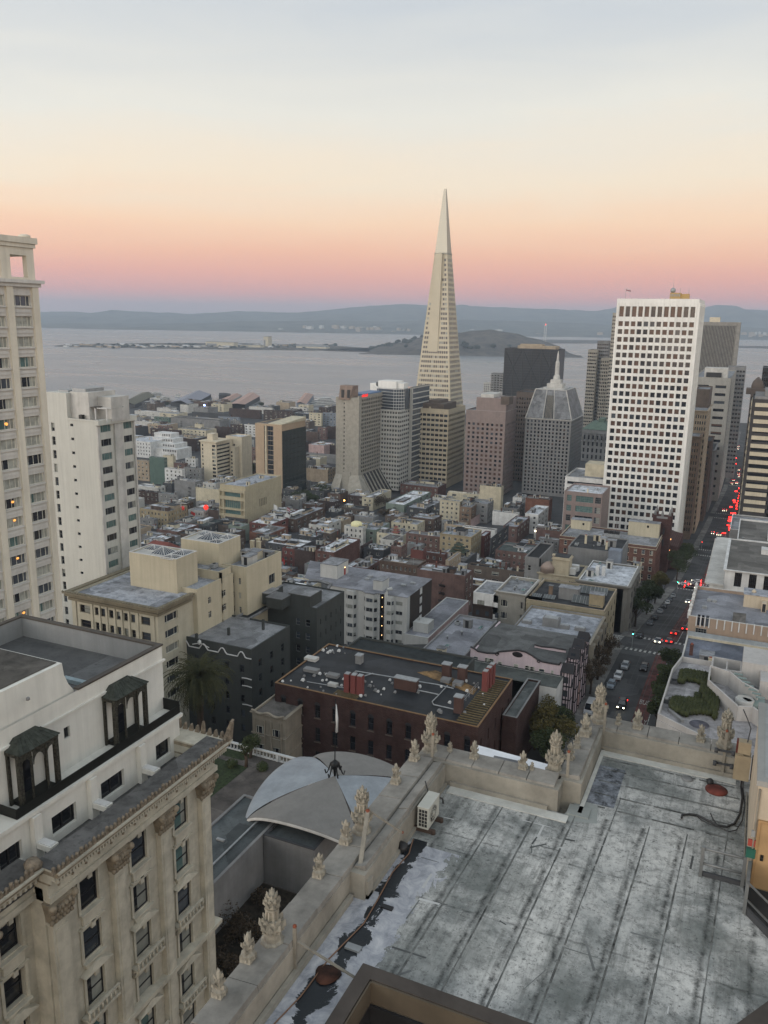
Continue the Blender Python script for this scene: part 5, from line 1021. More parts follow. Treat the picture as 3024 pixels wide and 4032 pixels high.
th.part("wall",b,[PK])
b=MB(); b.tube([(x,Yg-.1,z+.12) for x,z in top],.2,6)
for (x,y) in ((925,124),(1198,170)): 
    cx_,cz_=oY('L',x,y,Yg); b.tube([(cx_+.45*math.cos(a)*(1-a/14),Yg-.15,cz_+.45*math.sin(a)*(1-a/14)) for a in [i*.6 for i in range(14)]],.1,5)
cx_,cz_=oY('L',1058,128,Yg); b.add([(cx_+1.15*math.cos(a*math.pi/10),Yg-.06,cz_+.62*math.sin(a*math.pi/10)) for a in range(20)],[tuple(range(20))])
th.part("scroll_trim",b,[plain('trim_black',(30,28,32),.6)])
for x,y,w,h in ((785,155,1.1,1.0),(860,165,1.0,1.1),(888,170,1.0,1.1),(942,185,.9,.8),(1048,205,1,1.0),(1122,215,1,1.0),(1155,222,1,1.0),(1215,240,1.2,1.3),(1285,245,.6,.9)):
    cx_,cz_=oY('L',x,y,Yg-.02); put_window(th,(cx_,Yg-.03,cz_-h/2),0,w,h,'sash',FR_W,'std')
b=MB(); ridge_=[(x0+W*.0,z1_+1.5),(x0+W*.2,z1_+1.9),(x0+W*.45,z1_+2.4),(x0+W*.7,z1_+1.2),(x1-1,z1_-.3)]
def sl(y,z,x): return (x,y,z)
b.quad((x0,Yg+.4,z0_-2),(x1-1,Yg+.4,z1_-1.2),(x1-1,Yg+11,z1_-.6),(x0,Yg+11,z0_-.8)); b.quad((x0,Yg+11,z0_-.8),(x1-1,Yg+11,z1_-.6),(x1-1,Yg+22,z1_-1.4),(x0,Yg+22,z0_-1.8)); b.quad((x0,Yg+.4,z0_-2),(x1-1,Yg+.4,z1_-1.2),(x1-1,Yg+.4,z1_-3.2),(x0,Yg+.4,z0_-5))
th.part("roof",b,[roofing('gable_roof',(92,94,94),(76,78,78),.3)])
b=MB(); mid=[oY('L',x,y,Yg+9) for x,y in ((1170,65),(1215,78),(1290,84),(1375,100))]; n=4; b.add([(x,Yg+9,z-1.6) for x,z in mid]+[(x,Yg+9,z) for x,z in mid],[(i,i+1,n+i+1,n+i) for i in range(3)]); b.tube([(x,Yg+8.9,z+.1) for x,z in mid],.18,5,1); th.part("inner_gable",b,[PK,M_.trim_black])
TB=M_.trim_black
for i,(k,x,y,Yb,zlo) in enumerate((('W',780,1000,Yg+1,'lo'),('W',830,880,Yg+7,0),('W',870,800,Yg+12,0),('W',905,740,Yg+17,0))):
    cx_,cz_=oY(k,x,y,Yb); xb_=x1+.6; b=MB(); w=1.15
    b.box(xb_-w,xb_+.8,Yb-w,Yb+w,62,cz_-.4,0)
    for t in (-1,1): b.box(xb_+.81,xb_+.9,Yb+t*w-.12,Yb+t*w+.12,62,cz_-.5,1); 
    for t in (-1,-.3,.4,.98): b.box(xb_-.5+t*.95-.1,xb_-.5+t*.95+.1,Yb-w-.08,Yb-w-.01,62,cz_-.5,1)
    for zz_ in range(64,int(cz_),3): b.box(xb_-w,xb_+.85,Yb-w-.09,Yb-w-.011,zz_,zz_+.25,1); b.box(xb_+.805,xb_+.88,Yb-w,Yb+w,zz_,zz_+.25,1); b.box(xb_-.7,xb_+.2,Yb-w-.05,Yb-w-.012,zz_+.8,zz_+2.2,2)
    b.hexa([(xb_-w-.4,Yb-w-.4,cz_-.4),(xb_+1.2,Yb-w-.4,cz_-.4),(xb_+1.2,Yb+w+.4,cz_-.4),(xb_-w-.4,Yb+w+.4,cz_-.4)],[(xb_-w-.2,Yb-.1,cz_+1.3),(xb_+.9,Yb-.1,cz_+1.3),(xb_+.9,Yb+.1,cz_+1.3),(xb_-w-.2,Yb+.1,cz_+1.3)],1); b.box(xb_+.82,xb_+.86,Yb-.5,Yb+.5,cz_-4,cz_-2,2)
    th.part("half_timbered_bay",b,[PK,TB,G_M])
th.finish()
# green grey low roof in front with white wall
zq=oY('L',1300,262,161.5)[1]; xf,yf=oZ('L',1312,350,zq); x0=oY('L',735,190,161.5)[0]
th=building('low_house','low white walled house with a grey green flat roof below the pink gables',x0,xf,yf,161.6,zq,M_.stucco_white,roofing('sage_roof',(84,90,86),(70,76,72),.3),zb=56,front=dict(xs=[(xf-x0-6,xf-x0-5.2),(xf-x0-11,xf-x0-10)],zs=[(zq-56-2.4,zq-56-1.4)],kind='sash',frame=FR_G,gset='std',rec=.1),par=.08,cop=M_.sage_roof)
th=building('parking_deck','flat grey deck with air handlers between the white wing and pink gables',oY('L',480,170,178)[0],oY('L',748,190,178)[0],163,200,oY('L',700,180,170)[1],M_.stucco_grey,M_.lilac_roof,zb=54,par=.3,clut=7)
# corner block with grey white roof
x0,x1,y0,y1,zt=bp('W',(970,800),(330,665),(1092,600),Y=186)
SX_=lambda n,w: None
th=building('apartment_block','stone apartment block with a pale lilac roof and street bays, behind the pink gables',x0,x1,y0,y1,zt,plaster('stone_bay',(140,130,112),.12),M_.roof_blue,zb=54,front=dict(cols=7,floor=3.3,wf=.3,hf=.5,top=1.5,kind='sash',frame=FR_W,gset='std',rec=.2),side=dict(cols=6,floor=3.3,wf=.35,hf=.5,top=1.5,kind='sash',frame=FR_B,gset='std',rec=.2),par=.5,corn=.6,cop=M_.stucco_grey)
for i in range(4):
    yb_=y0+(y1-y0)*(i+.5)/4; b=MB(); pl=[(x1,yb_-1.7),(x1+1.1,yb_-1.0),(x1+1.1,yb_+1.0),(x1,yb_+1.7)]; b.prism(pl,57,zt-.9,0)
    for j in range(6): 
        z=zt-3.6-3.3*j
        if z>59: b.box(x1+1.11,x1+1.14,yb_-.8,yb_+.8,z,z+1.7,1); b.prism([(x1,yb_-1.9),(x1+1.25,yb_-1.1),(x1+1.25,yb_+1.1),(x1,yb_+1.9)],z-.5,z-.3,0)
    th.part("bay_window",b,[M_.stone_bay,G_M])
for (k,x,y,w,d,h) in (('W',665,650,2.0,2.6,2.2),('W',465,630,1.2,1.2,.7),('W',770,672,1.3,1.3,.9),('W',900,690,1.3,1.3,.8)):
    xx,yy=oZ(k,x,y,zt-.5); b=MB(); b.box(xx-w,xx+w,yy-d/2,yy+d/2,zt-.5,zt-.5+h); b.box(xx-w*.8,xx+w*.8,yy-d*.4,yy+d*.4,zt-.5+h,zt-.4+h,1); th.part("stair_bulkhead" if w==2 else "skylight",b,[M_.stucco_grey,M_.galv])
# yellow apartment block with solar panels
x0,x1,y0,y1,zt=bp('W',(1100,532),(462,422),16,Y=y1+1.5)
W=x1-x0
th=building('apartment_block','yellow stucco apartment block with tilted solar panels on its dark roof',x0,x1,y0,y1+4,zt,plaster('yellow_wall',(150,138,108),.08),M_.roof_dark,zb=44,front=dict(xs=[(W*t-w/2,W*t+w/2) for t,w in ((.06,1.3),(.17,.5),(.28,1.5),(.4,.6),(.5,.8),(.63,1.6),(.74,.5),(.87,1.5))],floor=3.3,hf=.5,top=2.2,kind='duo',frame=FR_B,gset='std',rec=.2),side=dict(cols=4,floor=3.3,wf=.4,hf=.5,top=1.5,kind='sash',frame=FR_B,gset='std',rec=.2),par=.6,cop=M_.stucco_tan,bands=[(.9,.18,.15)])
for (x,y,w,t) in ((650,415,1.5,0),(950,370,2.2,1),(900,450,2,1),(1010,470,2,1),(1070,385,1.7,1),(545,405,1.2,0)):
    xx,yy=oZ('W',x,y,zt); b=MB(); h=1.5 if t else .5; b.hexa([(xx-w,yy-.9,zt-.3),(xx+w,yy-.9,zt-.3),(xx+w,yy+1.2,zt-.3+h),(xx-w,yy+1.2,zt-.3+h)],[(xx-w,yy-1.0,zt-.22),(xx+w,yy-1.0,zt-.22),(xx+w,yy+1.1,zt-.2+h),(xx-w,yy+1.1,zt-.2+h)])
    for i in range(5): u=xx-w+2*w*i/4; b.tube([(u,yy-1.0,zt-.2),(u,yy+1.1,zt-.17+h)],.05,4,1)
    b.box(xx-w*.8,xx-w*.7,yy+1,yy+1.1,zt-.6,zt-.3+h,1); b.box(xx+w*.7,xx+w*.8,yy+1,yy+1.1,zt-.6,zt-.3+h,1); th.part("solar_panel",b,[glassy("panel_glass",(88,92,92),.3,.5,.1),M_.galv])
for (x,y,w,d,h,m) in ((812,410,2.6,3,2.6,'stucco_grey'),(660,385,.5,.8,2.2,'brick_tan'),(1035,470,1.8,2.5,2.8,'stucco_yellow')): xx,yy=oZ('W',x,y,zt); b=MB(); b.box(xx-w,xx+w,yy-d/2,yy+d/2,zt-.6,zt+h); b.box(xx-w-.15,xx+w+.15,yy-d/2-.15,yy+d/2+.15,zt+h,zt+h+.12,1); th.part("roof_bulkhead",b,[MATS[m],M_.roof_grey])
# pale stone house left of it
yb0=y0
x0,x1,y0,y1,zt=bp('W',(458,412),(205,352),16,Y=yb0)
th=building('apartment_house','pale stone house with paired windows and a white stair hut, left of the yellow block',x0,x1-.4,y0+1,y1,zt,plaster('grey_stone_house',(148,144,134),.12),M_.roof_grey,zb=42,front=dict(xs=[(1.5,3.4),(6.9,7.7),(9.2,10.6),(12,12.8)],floor=3.5,hf=.55,top=1.4,kind='trip',frame=FR_W,gset='std',rec=.2),par=.8,corn=.5,cop=M_.stucco_pale,clut=6)
x0,x1,y0,y1,zt=bp('W',(200,402),(30,380),12,Y=yb0)
th=building('row_house','narrow row house with a white top floor above dark brown shingles',x0,x1-.2,y0,y1,zt,M_.stucco_white,M_.roof_grey,zb=42,front=dict(xs=[(1.2,3.2),(5.6,7)],floor=3.4,hf=.4,top=1.0,kind='duo',frame=FR_B,gset='std',rec=.15),par=.2)
b=MB(); b.box(x0-.05,x1-.15,y0-.25,y0-.01,42,zt-3.6); b.box(x0-.1,x1-.1,y0-.6,y0-.02,zt-3.6,zt-3.3)
for i in range(3): b.box(x0+1+i*2.7,x0+2+i*2.7,y0-.28,y0-.255,zt-6.2,zt-4.8,1)
th.part("shingle_front",b,[plaster('shingle',(58,44,40),.2),G_M])
# rear corner block with cornice
x0,x1,y0,y1,zt=bp('W',(1290,332),(888,292),(1378,160),Y=245)
th=building('apartment_block','grey apartment block with a broad pale cornice on the far corner of the first crossing',x0,x1,y0,y1,zt,plaster('grey_bay',(122,118,110),.12),M_.roof_pale,zb=40,front=dict(xs=[(x1-x0-3.2,x1-x0-1.2),(x1-x0-8,x1-x0-6.5),(x1-x0-13,x1-x0-11.5)],floor=3.4,hf=.5,top=2.2,kind='trip',frame=FR_B,gset='std',rec=.25),side=dict(cols=5,floor=3.4,wf=.3,hf=.5,top=2.2,kind='sash',frame=FR_B,gset='std',rec=.2),par=.5,corn=1.0,cop=M_.stucco_white,clut=7)
for i in range(4):
    yb_=y0+(y1-y0)*(i+.5)/4; b=MB(); b.prism([(x1,yb_-1.7),(x1+1.,yb_-1.0),(x1+1.,yb_+1.0),(x1,yb_+1.7)],44,zt-1.4,0)
    for j in range(7):
        z=zt-4-3.4*j
        if z>46: b.box(x1+1.01,x1+1.04,yb_-.8,yb_+.8,z,z+1.7,1)
    th.part("bay_window",b,[M_.grey_bay,G_M])
b=MB(); xx,yy=oZ('W',1070,230,zt); b.box(xx-1.6,xx-.6,yy-1,yy+1,zt-.5,zt+2.6); b.box(xx+.2,xx+1.2,yy,yy+1.6,zt-.5,zt+2.4); th.part("chimney",b,[M_.stucco_white])
b=MB(); xx,yy=oZ('W',1180,130,zt); b.box(xx-2,xx+2,yy-1,yy+3,zt-.5,zt+4); th.part("stair_bulkhead",b,[M_.stucco_blue])
# cream baroque topped building
x0,x1,y0,y1,zt=bp('W',(885,258),(565,205),14,Y=250)
BR=plaster('baroque_cream',(176,162,132),.12); W=x1-x0
th=building('ornate_building','ornate cream building with domed corner bay and a carved central tower',x0,x1,y0,y1,zt,BR,M_.roof_dark,zb=40,front=dict(xs=[(W*.07,W*.24),(W*.44,W*.56),(W*.76,W*.95)],floor=4.,hf=.62,top=.9,kind='trip',frame=FR_W,gset='std',rec=.3),par=.4,corn=.6,bands=[(4.2,.25,.3)])
b=MB(); b.lathe(x0+2.4,y0+1.6,[(2.3,zt),(2.3,zt+1.4),(2.5,zt+1.6),(1.7,zt+2.6),(.9,zt+3.2),(.2,zt+3.5)],14); th.part("dome",b,[plaster('dome_rose',(160,138,124),.15)])
b=MB(); xm=x0+W*.52; b.box(xm-2.6,xm+2.6,y0+1,y0+6,zt-.4,zt+5.4); b.box(xm-2.9,xm+2.9,y0+.7,y0+6.3,zt+4.6,zt+4.9); b.box(xm-1.7,xm+1.7,y0+.9,y0+.99,zt+1,zt+4.2); b.box(xm-2.4,xm+2.4,y0+1.2,y0+5.8,zt+5.4,zt+5.5,1); b.blob((xm-2.4,y0+1.4,zt+5.9),.6,0,2,.1,1); th.part("carved_tower",b,[BR,M_.roof_dark])
b=MB(); b.box(x1-4.5,x1-1.6,y0+3,y0+5,zt-.3,zt+1.6); b.box(x1-4,x1-1.4,y0+7,y0+9,zt-.3,zt+1.6); th.part("roof_plant",b,[M_.stucco_white])
x0b,x1b,y0b,y1b,ztb=bp('W',(555,100),(452,92),18,Y=y0+.5)
th=building('apartment_house','plain grey rendered building at the left side of the ornate cream one',x0b,x0-.2,y0+.5,y0+20,ztb,M_.stucco_grey,M_.roof_black,zb=40,front=dict(xs=[(1,2),(4.6,5.1)],floor=3.8,hf=.45,top=1.6,kind='sash',frame=FR_W,gset='std',rec=.2),par=.3)
th=building('flat_roofed_hall','dark roofed hall stretching behind the ornate cream building and grey cornice block',x0b+9,oY('W',1290,200,y1+8)[0]-3,y1+8.5,y1+28,ztb-1,M_.stucco_grey,M_.roof_dark,zb=36,par=.3,clut=10)
# ------------------------------------------------------------------ the low city between the hill and the bay
def LB(name,label,k,fr,fl,d,h,wall,roof,fc=0,sc=0,fl_h=3.3,kind='sash',fr_m=None,clut=3,par=.4,wf=.4,hf=.5,corn=0,gset='std',Y=None,group=None,shop=None,cop=None,zb=None):
    x0,x1,y0,y1,zt=bp(k,fr,fl,d,h,Y)
    th=building(name,label,x0,x1,y0,y1,zt,MATS[wall],MATS[roof],front=dict(cols=fc,floor=fl_h,wf=wf,hf=hf,top=.7,mx=.5,kind=kind,frame=fr_m or FR_W,gset=gset,rec=.2) if fc else None,side=dict(cols=sc,floor=fl_h,wf=wf,hf=hf,top=.7,mx=.5,kind=kind,frame=fr_m or FR_W,gset=gset,rec=.2) if sc else None,par=par,clut=clut,corn=corn,group=group,shop=shop,cop=MATS[cop] if cop else None,zb=zb); subroofs(th); return th
plaster('brick_rose',(112,82,74),.2); plaster('glass_teal',(84,110,100),.1,.3)
A='shop_house'; 
def subroofs(th):
    x0,x1,y0,y1,zt,zr,zb=th.box; W,D=x1-x0,y1-y0
    if W<6 or D<6: return
    for i in range(rnd.choice((2,3,4))):
        w,d=W*rnd.uniform(.14,.4),D*rnd.uniform(.15,.4); x=rnd.uniform(x0+.4,x1-w-.4); y=rnd.uniform(y0+.4,y1-d-.4); h=rnd.choice((.25,.5,1.,1.6,2.4))*(1+.1*rnd.random()); b=MB(); b.box(x,x+w,y,y+d,zr,zr+h); b.box(x-.1,x+w+.1,y-.1,y+d+.1,zr+h,zr+h+.1,1)
        if h>1.5: b.box(x+w*.3,x+w*.3+.9,y-.04,y-.002,zr+.2,zr+min(h-.1,2),2)
        th.part("roof_extension",b,[MATS[rnd.choice(('stucco_pale','stucco_grey','stucco_tan','brick_brown','stucco_cream'))],MATS[rnd.choice(('roof_grey','roof_white','roof_dark','roof_pale','roof_brown','roof_black'))],FR_D])
    b=MB(); y=y0+D*rnd.uniform(.3,.7); b.box(x0+.35,x1-.35,y,y+.25,zr,zr+rnd.uniform(.5,1.1)); th.part("party_wall",b,[M_.stucco_grey])
    if rnd.random()<.4: b=MB(); x=rnd.uniform(x0+1,x1-1); h=rnd.uniform(2,4); b.tube([(x,y0+2,zr),(x,y0+2,zr+h)],.06,4); b.tube([(x-.8,y0+2,zr+h*.9),(x+.8,y0+2,zr+h*.9)],.04,4); th.part("antenna",b,[M_.galv])
    if rnd.random()<.5:
        b=MB(); x=x0+W*rnd.uniform(.2,.7)
        for z in range(int(zb)+4,int(zt)-2,3): b.box(x,x+2.4,y0-.9,y0-.02,z,z+.08); b.box(x,x+2.4,y0-.92,y0-.86,z+.5,z+.9); b.tube([(x+.2,y0-.5,z+.1),(x+2.1,y0-.5,z+3)],.06,4)
        th.part("fire_escape",b,[FR_D])
# --- large cream block and neighbours (crop Q)
x0,x1,y0,y1,zt=bp('Q',(1447,222),(1115,232),46,h=29)
CB=plaster('cream_block',(178,164,128),.08); W=x1-x0
th=building('parking_garage','large cream block with deep open balconies on its front and a blank side',x0,x1,y0,y1,zt,CB,M_.roof_blue,side=dict(xs=[(17+i*2.0,18+i*2.0) for i in range(5)],zs=[(15,20.5)],rec=.4,kind='bare',frame=FR_D,gset='dark'),par=.8,clut=7)
b=MB(); zf=lambda y:oY('Q',1300,y,y0)[1]
for a,c_ in ((300,355),(395,500),(520,580)): b.box(x0+W*.2,x0+W*.82,y0-.05,y0-.004,zf(c_),zf(a),0)
th.part("window",b,[G_G]); b=MB()
for a,c_ in ((350,395),(497,522),(578,612),(262,290)): b.box(x0-.3,x1+.02,y0-1.3,y0-.006,zf(c_),zf(a))
for u in (0,.16,.84,.98): b.box(x0+W*u,x0+W*u+.5,y0-1.28,y0-.008,zf(610),zf(262)-.02)
for i in range(9): xx=x0+W*(.2+.62*i/8); b.box(xx-.06,xx+.06,y0-.12,y0-.051,zf(500),zf(395))
th.part("balcony",b,[CB]); 
x0p,ypp=oZ('Q',1108,700,T(x0,y0)+1)
for (name,label,*a) in [
 ('office_block','long cream blank walled block in front of the grey blank one','Q',(1112,262),(797,238),(1118,232),17,'stucco_cream','roof_pale',0,0),
 ('warehouse','wide grey blank walled warehouse behind the small cream block','Q',(790,160),(515,115),(890,128),17,'stucco_grey','roof_grey',0,0),
 (A,'long tan building with a lilac roof and an orange rim in the old quarter','Q',(432,550),(66,512),(690,465),12,'stucco_yellow','roof_blue',8,7),
 (A,'red brick building with a mottled pale roof in front of the long tan one','Q',(565,812),(285,772),(838,728),9,'brick_rose','roof_pale',4,0),
 (A,'low white roofed house between the tan building and the green roof','Q',(692,690),(517,648),(905,612),9,'stucco_grey','roof_blue',0,0),
 (A,'dark green roofed low building right of the white roofed house','Q',(950,735),(700,682),(1165,700),8,'stucco_dark','roof_green',0,3),
 (A,'white roofed building with a pinkish side left of the tan building','Q',(300,235),(20,170),(400,190),11,'stucco_pale','roof_white',0,2),
 (A,'dark brick building under the white roofed one at left','Q',(316,300),(30,278),(330,282),10,'brick_dark','roof_dark',0,0),
 (A,'grey flat topped building with white skylights behind the tan one','Q',(560,330),(310,300),(600,300),10,'stucco_grey','roof_grey',4,0),
 (A,'low dark roofed house just right of the white tower foot','Q',(250,650),(70,600),(262,610),8,'stucco_grey','roof_grey',2,0),
 (A,'low house with a white awning roof at the foot of the white tower','Q',(175,745),(60,735),(182,700),6,'stucco_dark','roof_white',0,0),
 (A,'squat house with a mint green roof at the foot of the white tower','Q',(275,775),(190,770),(280,715),6,'stucco_dark','roof_pale',0,0),
 (A,'long low lilac roofed terrace behind the red lamp','Q',(1105,455),(800,400),(1110,420),9,'stucco_grey','roof_blue',4,0),
 (A,'low white fronted house beside the red lamp','Q',(905,545),(700,500),(1100,520),7,'stucco_pale','roof_grey',5,0),
 (A,'small dark roofed shop in front of the large cream block','Q',(1240,735),(960,800),(1480,700),7,'stucco_brown','roof_dark',0,3),
 (A,'grey green house with dark windows left of the red walled restaurant','Q',(1400,745),(1225,722),(1500,715),10,'stucco_green','roof_grey',3,0),
 (A,'dark brick house below the dark green roof','Q',(850,870),(560,900),(1000,800),9,'brick_brown','roof_dark',0,4),
 (A,'narrow dark house with slatted roof lights near the red tiled one','Q',(600,980),(400,930),(640,900),9,'stucco_dark','roof_black',0,0),
 (A,'pale roofed row left of the slatted roof lights','Q',(470,905),(90,860),(600,850),8,'stucco_grey','roof_blue',4,0),
 # crop R
 (A,'red walled restaurant with white canvas over its roof','R',(215,720),(-60,700),(450,650),9,'stucco_red','roof_white',3,0),
 (A,'orange brick house in front of the red walled restaurant','R',(200,845),(-60,850),(440,760),8,'brick_orange','roof_grey',0,0),
 (A,'brick terrace with a long lilac roof behind the flags','R',(545,650),(380,610),(930,500),9,'brick_brown','roof_blue',0,5),
 (A,'low red sided hall with curved white roof behind the flags','R',(470,560),(180,510),(575,470),8,'stucco_red','roof_white',0,0),
 (A,'square white roofed block standing alone in the middle of the old quarter','R',(940,735),(715,650),(1135,660),9,'stucco_pale','roof_pale',3,3),
 (A,'jumbled white roofed house left of the square white block','R',(780,800),(590,740),(830,740),9,'stucco_grey','roof_white',0,0),
 (A,'long low house with pale roof hung with red banners','R',(1010,835),(780,800),(1130,760),9,'stucco_brown','roof_pale',3,0),
 (A,'white roofed brick building with a high blank brick side','R',(1045,1085),(800,1040),(1385,900),14,'brick_red','roof_white',3,0),
 (A,'tall lilac and white building with a small dome on the corner','R',(1425,760),(1180,700),(1440,700),13,'stucco_pale','roof_pale',0,0),
 (A,'dark roofed building under the jagged white canvas','R',(600,1010),(150,900),(780,960),12,'stucco_dark','roof_white',0,0),
 (A,'brown brick hotel with a lilac roof behind the white stair hut','R',(790,1075),(530,1180),(860,960),13,'brick_dark','roof_blue',0,0),
 (A,'dark red building squeezed behind the large butter coloured block','R',(530,1040),(370,1050),(560,1000),12,'stucco_red','roof_black',2,0),
 (A,'low lilac roofed building left of the white stair hut','R',(860,1260),(660,1330),(880,1250),8,'stucco_grey','roof_blue',0,0),
 (A,'flat lilac roofed brick building just behind the white apartment block','R',(1480,1290),(1290,1260),(1650,1170),14,'brick_rose','roof_blue',0,3),
 (A,'small brick building right of the white roofed brick one','R',(1405,1000),(1390,990),(1550,925),12,'brick_dark','roof_white',0,0),
 # crop S
 ('hotel_block','grey block with bright white roof strips in front of the concrete hotel','S',(470,460),(230,400),(815,305),10,'stucco_green','roof_white',0,4),
 (A,'cream house half hidden by the bare tree in front of the concrete hotel','S',(60,370),(-80,340),(300,300),10,'stucco_cream','roof_grey',2,0),
 ('warehouse','low red brick hall with a grey roof at the foot of the beige banded tower','S',(910,235),(420,190),(1020,180),9,'brick_red','roof_grey',9,0),
 ('warehouse','long low white parapeted building with a snowy roof in the centre','S',(1640,345),(1045,262),(1659,300),9,'stucco_cream','roof_white',0,0),
 (A,'cream four storey building with regular windows and a dark cornice','S',(1195,415),(937,405),(1230,395),15,'stucco_cream','roof_grey',4,0),
 (A,'brick fronted building with paired windows joined to the cream four storey one','S',(1345,495),(1196,480),(1500,395),13,'brick_tan','roof_grey',2,0),
 (A,'grey roofed rear block of the cream four storey building','S',(1560,450),(1230,390),(1640,385),14,'stucco_grey','roof_grey',0,0),
 (A,'low dark shed left of the cream four storey building','S',(935,535),(820,515),(940,470),7,'stucco_dark','roof_green',0,0),
 (A,'long brown building with lilac roofs in the centre of the old quarter','S',(860,650),(560,570),(960,590),9,'brick_brown','roof_blue',0,3),
 (A,'cream parapeted house with a flat lilac roof left of the brown building','S',(640,720),(300,680),(740,690),9,'stucco_cream','roof_blue',0,0),
 (A,'pale roofed building with an orange end wall','S',(100,790),(-120,780),(280,700),10,'stucco_green','roof_blue',2,0),
 (A,'broad pale roofed restaurant with a small red pavilion','S',(460,860),(110,850),(560,770),9,'stucco_cream','roof_blue',4,0),
 (A,'long brick building with vent boxes left of the mustard corner building','S',(935,880),(495,830),(1000,800),12,'brick_rose','roof_grey',6,0),
 (A,'mustard corner building with a dentilled cornice and stone framed windows','S',(1345,880),(938,845),(1480,800),16,'stucco_yellow','roof_blue',5,5),
 (A,'red house with white balconies right of the mustard corner building','S',(1520,865),(1450,860),(1600,830),13,'stucco_red','roof_pale',0,3),
 (A,'white walled building with a black roof and stepped parapet','S',(1659,790),(1230,720),(1659,760),12,'stucco_white','roof_black',0,0),
 (A,'small grey house with a lilac roof in front of the cream four storey building','S',(1110,680),(960,650),(1130,650),8,'stucco_grey','roof_blue',0,0),
 (A,'pink walled low house at the foot of the brick fronted building','S',(1345,650),(1340,645),(1540,600),6,'stucco_pink','roof_pale',0,0),
 (A,'dark red building with a black framed roof deck','S',(1000,1110),(560,1060),(1030,1080),14,'brick_red','roof_grey',0,0),
 (A,'small dark red tower on the corner of the red building','S',(720,1060),(555,1045),(740,1020),17,'stucco_red','roof_grey',0,0),
 (A,'house with a white roof and rose walls left of the red building','S',(430,1010),(295,990),(500,960),13,'brick_rose','roof_white',0,0),
 (A,'lilac roofed house behind the dark red tower','S',(700,985),(510,960),(710,955),12,'stucco_grey','roof_grey',0,0),
 (A,'dark roofed group of sheds left of the rose walled house','S',(200,1060),(-60,1040),(300,1000),10,'stucco_dark','roof_dark',0,0),
 (A,'long brown brick building with grey roof panels and small arched windows','S',(650,1255),(150,1200),(760,1180),15,'brick_brown','roof_brown',8,0),
 (A,'big blank red brick building with a mottled pale roof edge','S',(1265,1390),(640,1330),(1375,1290),15,'brick_rose','roof_pale',0,0),
 ('pagoda_building','brown building leading to a green pagoda roofed corner','S',(1060,1190),(1010,1180),(1215,1030),14,'stucco_tan','roof_blue',0,5),
 (A,'dark building with a wide black roof and white roof lights','S',(1220,1230),(1220,1225),(1420,1085),11,'stucco_dark','roof_black',0,0),
 # crop U
 (A,'tall cream gabled block with a blank front at the foot of the pink granite tower','U',(412,230),(133,165),(445,170),20,'stucco_cream','roof_dark',0,0),
 (A,'white stepped house left of the orange brick block','U',(680,370),(562,340),(740,350),14,'stucco_white','roof_grey',0,0),
 (A,'orange brick blank block in front of the grey spired tower','U',(1040,400),(728,392),(1080,370),15,'brick_orange','roof_dark',0,0),
 (A,'low white parapet building left of the white corner house','U',(628,575),(298,530),(650,545),9,'stucco_white','roof_dark',0,0),
 (A,'low roofs with dark coverings behind the white parapet building','U',(620,510),(430,440),(720,460),9,'stucco_grey','roof_dark',0,0),
 (A,'white three storey corner house with paired windows','U',(895,590),(722,575),(1025,575),13,'stucco_white','roof_white',2,3),
 (A,'brick and lilac roofed row running up to the white corner house','U',(620,750),(440,690),(780,680),10,'brick_rose','roof_blue',0,4),
 (A,'black walled house with a mossy roof in the centre of the old quarter','U',(275,900),(268,880),(510,740),15,'stucco_dark','roof_black',0,0),
 (A,'flat roofed brown hall left of the brown granite office block','U',(1205,810),(868,790),(1210,630),9,'brick_rose','roof_brown',0,0),
 (A,'long dark green roofed market hall with red eaves','U',(770,1100),(335,1048),(900,880),11,'brick_rose','roof_green',6,0),
 (A,'low grey shed with a dark garage opening between market hall and brick hotel','U',(1165,920),(900,890),(1170,870),9,'stucco_grey','roof_pale',0,0),
 (A,'wide black roofed garage in front of the market hall','U',(700,1340),(-20,1245),(730,1200),10,'stucco_brown','roof_black',0,0),
 # crop P north beach
 (A,'long pale green building with arched white frame','P',(385,1010),(190,990),(400,990),24,'glass_teal','roof_grey',0,0),
 (A,'orange and brown house left of the pale green building','P',(182,1050),(20,1040),(190,1010),18,'stucco_tan','roof_grey',3,0),
 (A,'white fronted apartment house with projecting bays','P',(618,1160),(392,1150),(640,1120),17,'stucco_white','roof_brown',4,0),
 (A,'grey apartment house with stacked bays right of the white fronted one','P',(870,1150),(640,1140),(875,1110),16,'stucco_grey','roof_grey',4,0),
 (A,'red rendered house with a white rim behind the white fronted one','P',(655,1080),(508,960),(665,1000),15,'brick_rose','roof_pale',1,0),
 (A,'small white house right of the red rendered one','P',(795,1020),(662,1030),(800,980),12,'stucco_white','roof_dark',3,0),
 (A,'cream attic house left of the red rendered one','P',(500,985),(370,965),(510,950),15,'stucco_cream','roof_grey',0,0),
 (A,'dark brown brick building in front of the cream one with red trim','P',(800,760),(450,780),(960,745),14,'brick_dark','roof_grey',0,0),
 (A,'long brick building with white roof lights above the white terraces','P',(590,650),(205,640),(600,620),14,'brick_dark','roof_grey',5,0),
 (A,'cream building laced with red horizontal trim','P',(930,650),(565,600),(1070,640),13,'stucco_cream','roof_grey',7,0),
 ('warehouse','very wide pale grey warehouse with a dark attic','P',(1110,520),(470,430),(1240,500),17,'stucco_grey','roof_dark',0,0),
 ('warehouse','dark slate roofed warehouse behind the pale grey one','P',(1240,440),(745,400),(1250,410),17,'stucco_dark','roof_green',0,0),
 (A,'small brick block right below the wide warehouse','P',(1245,610),(1045,600),(1250,590),13,'brick_dark','roof_grey',0,0),
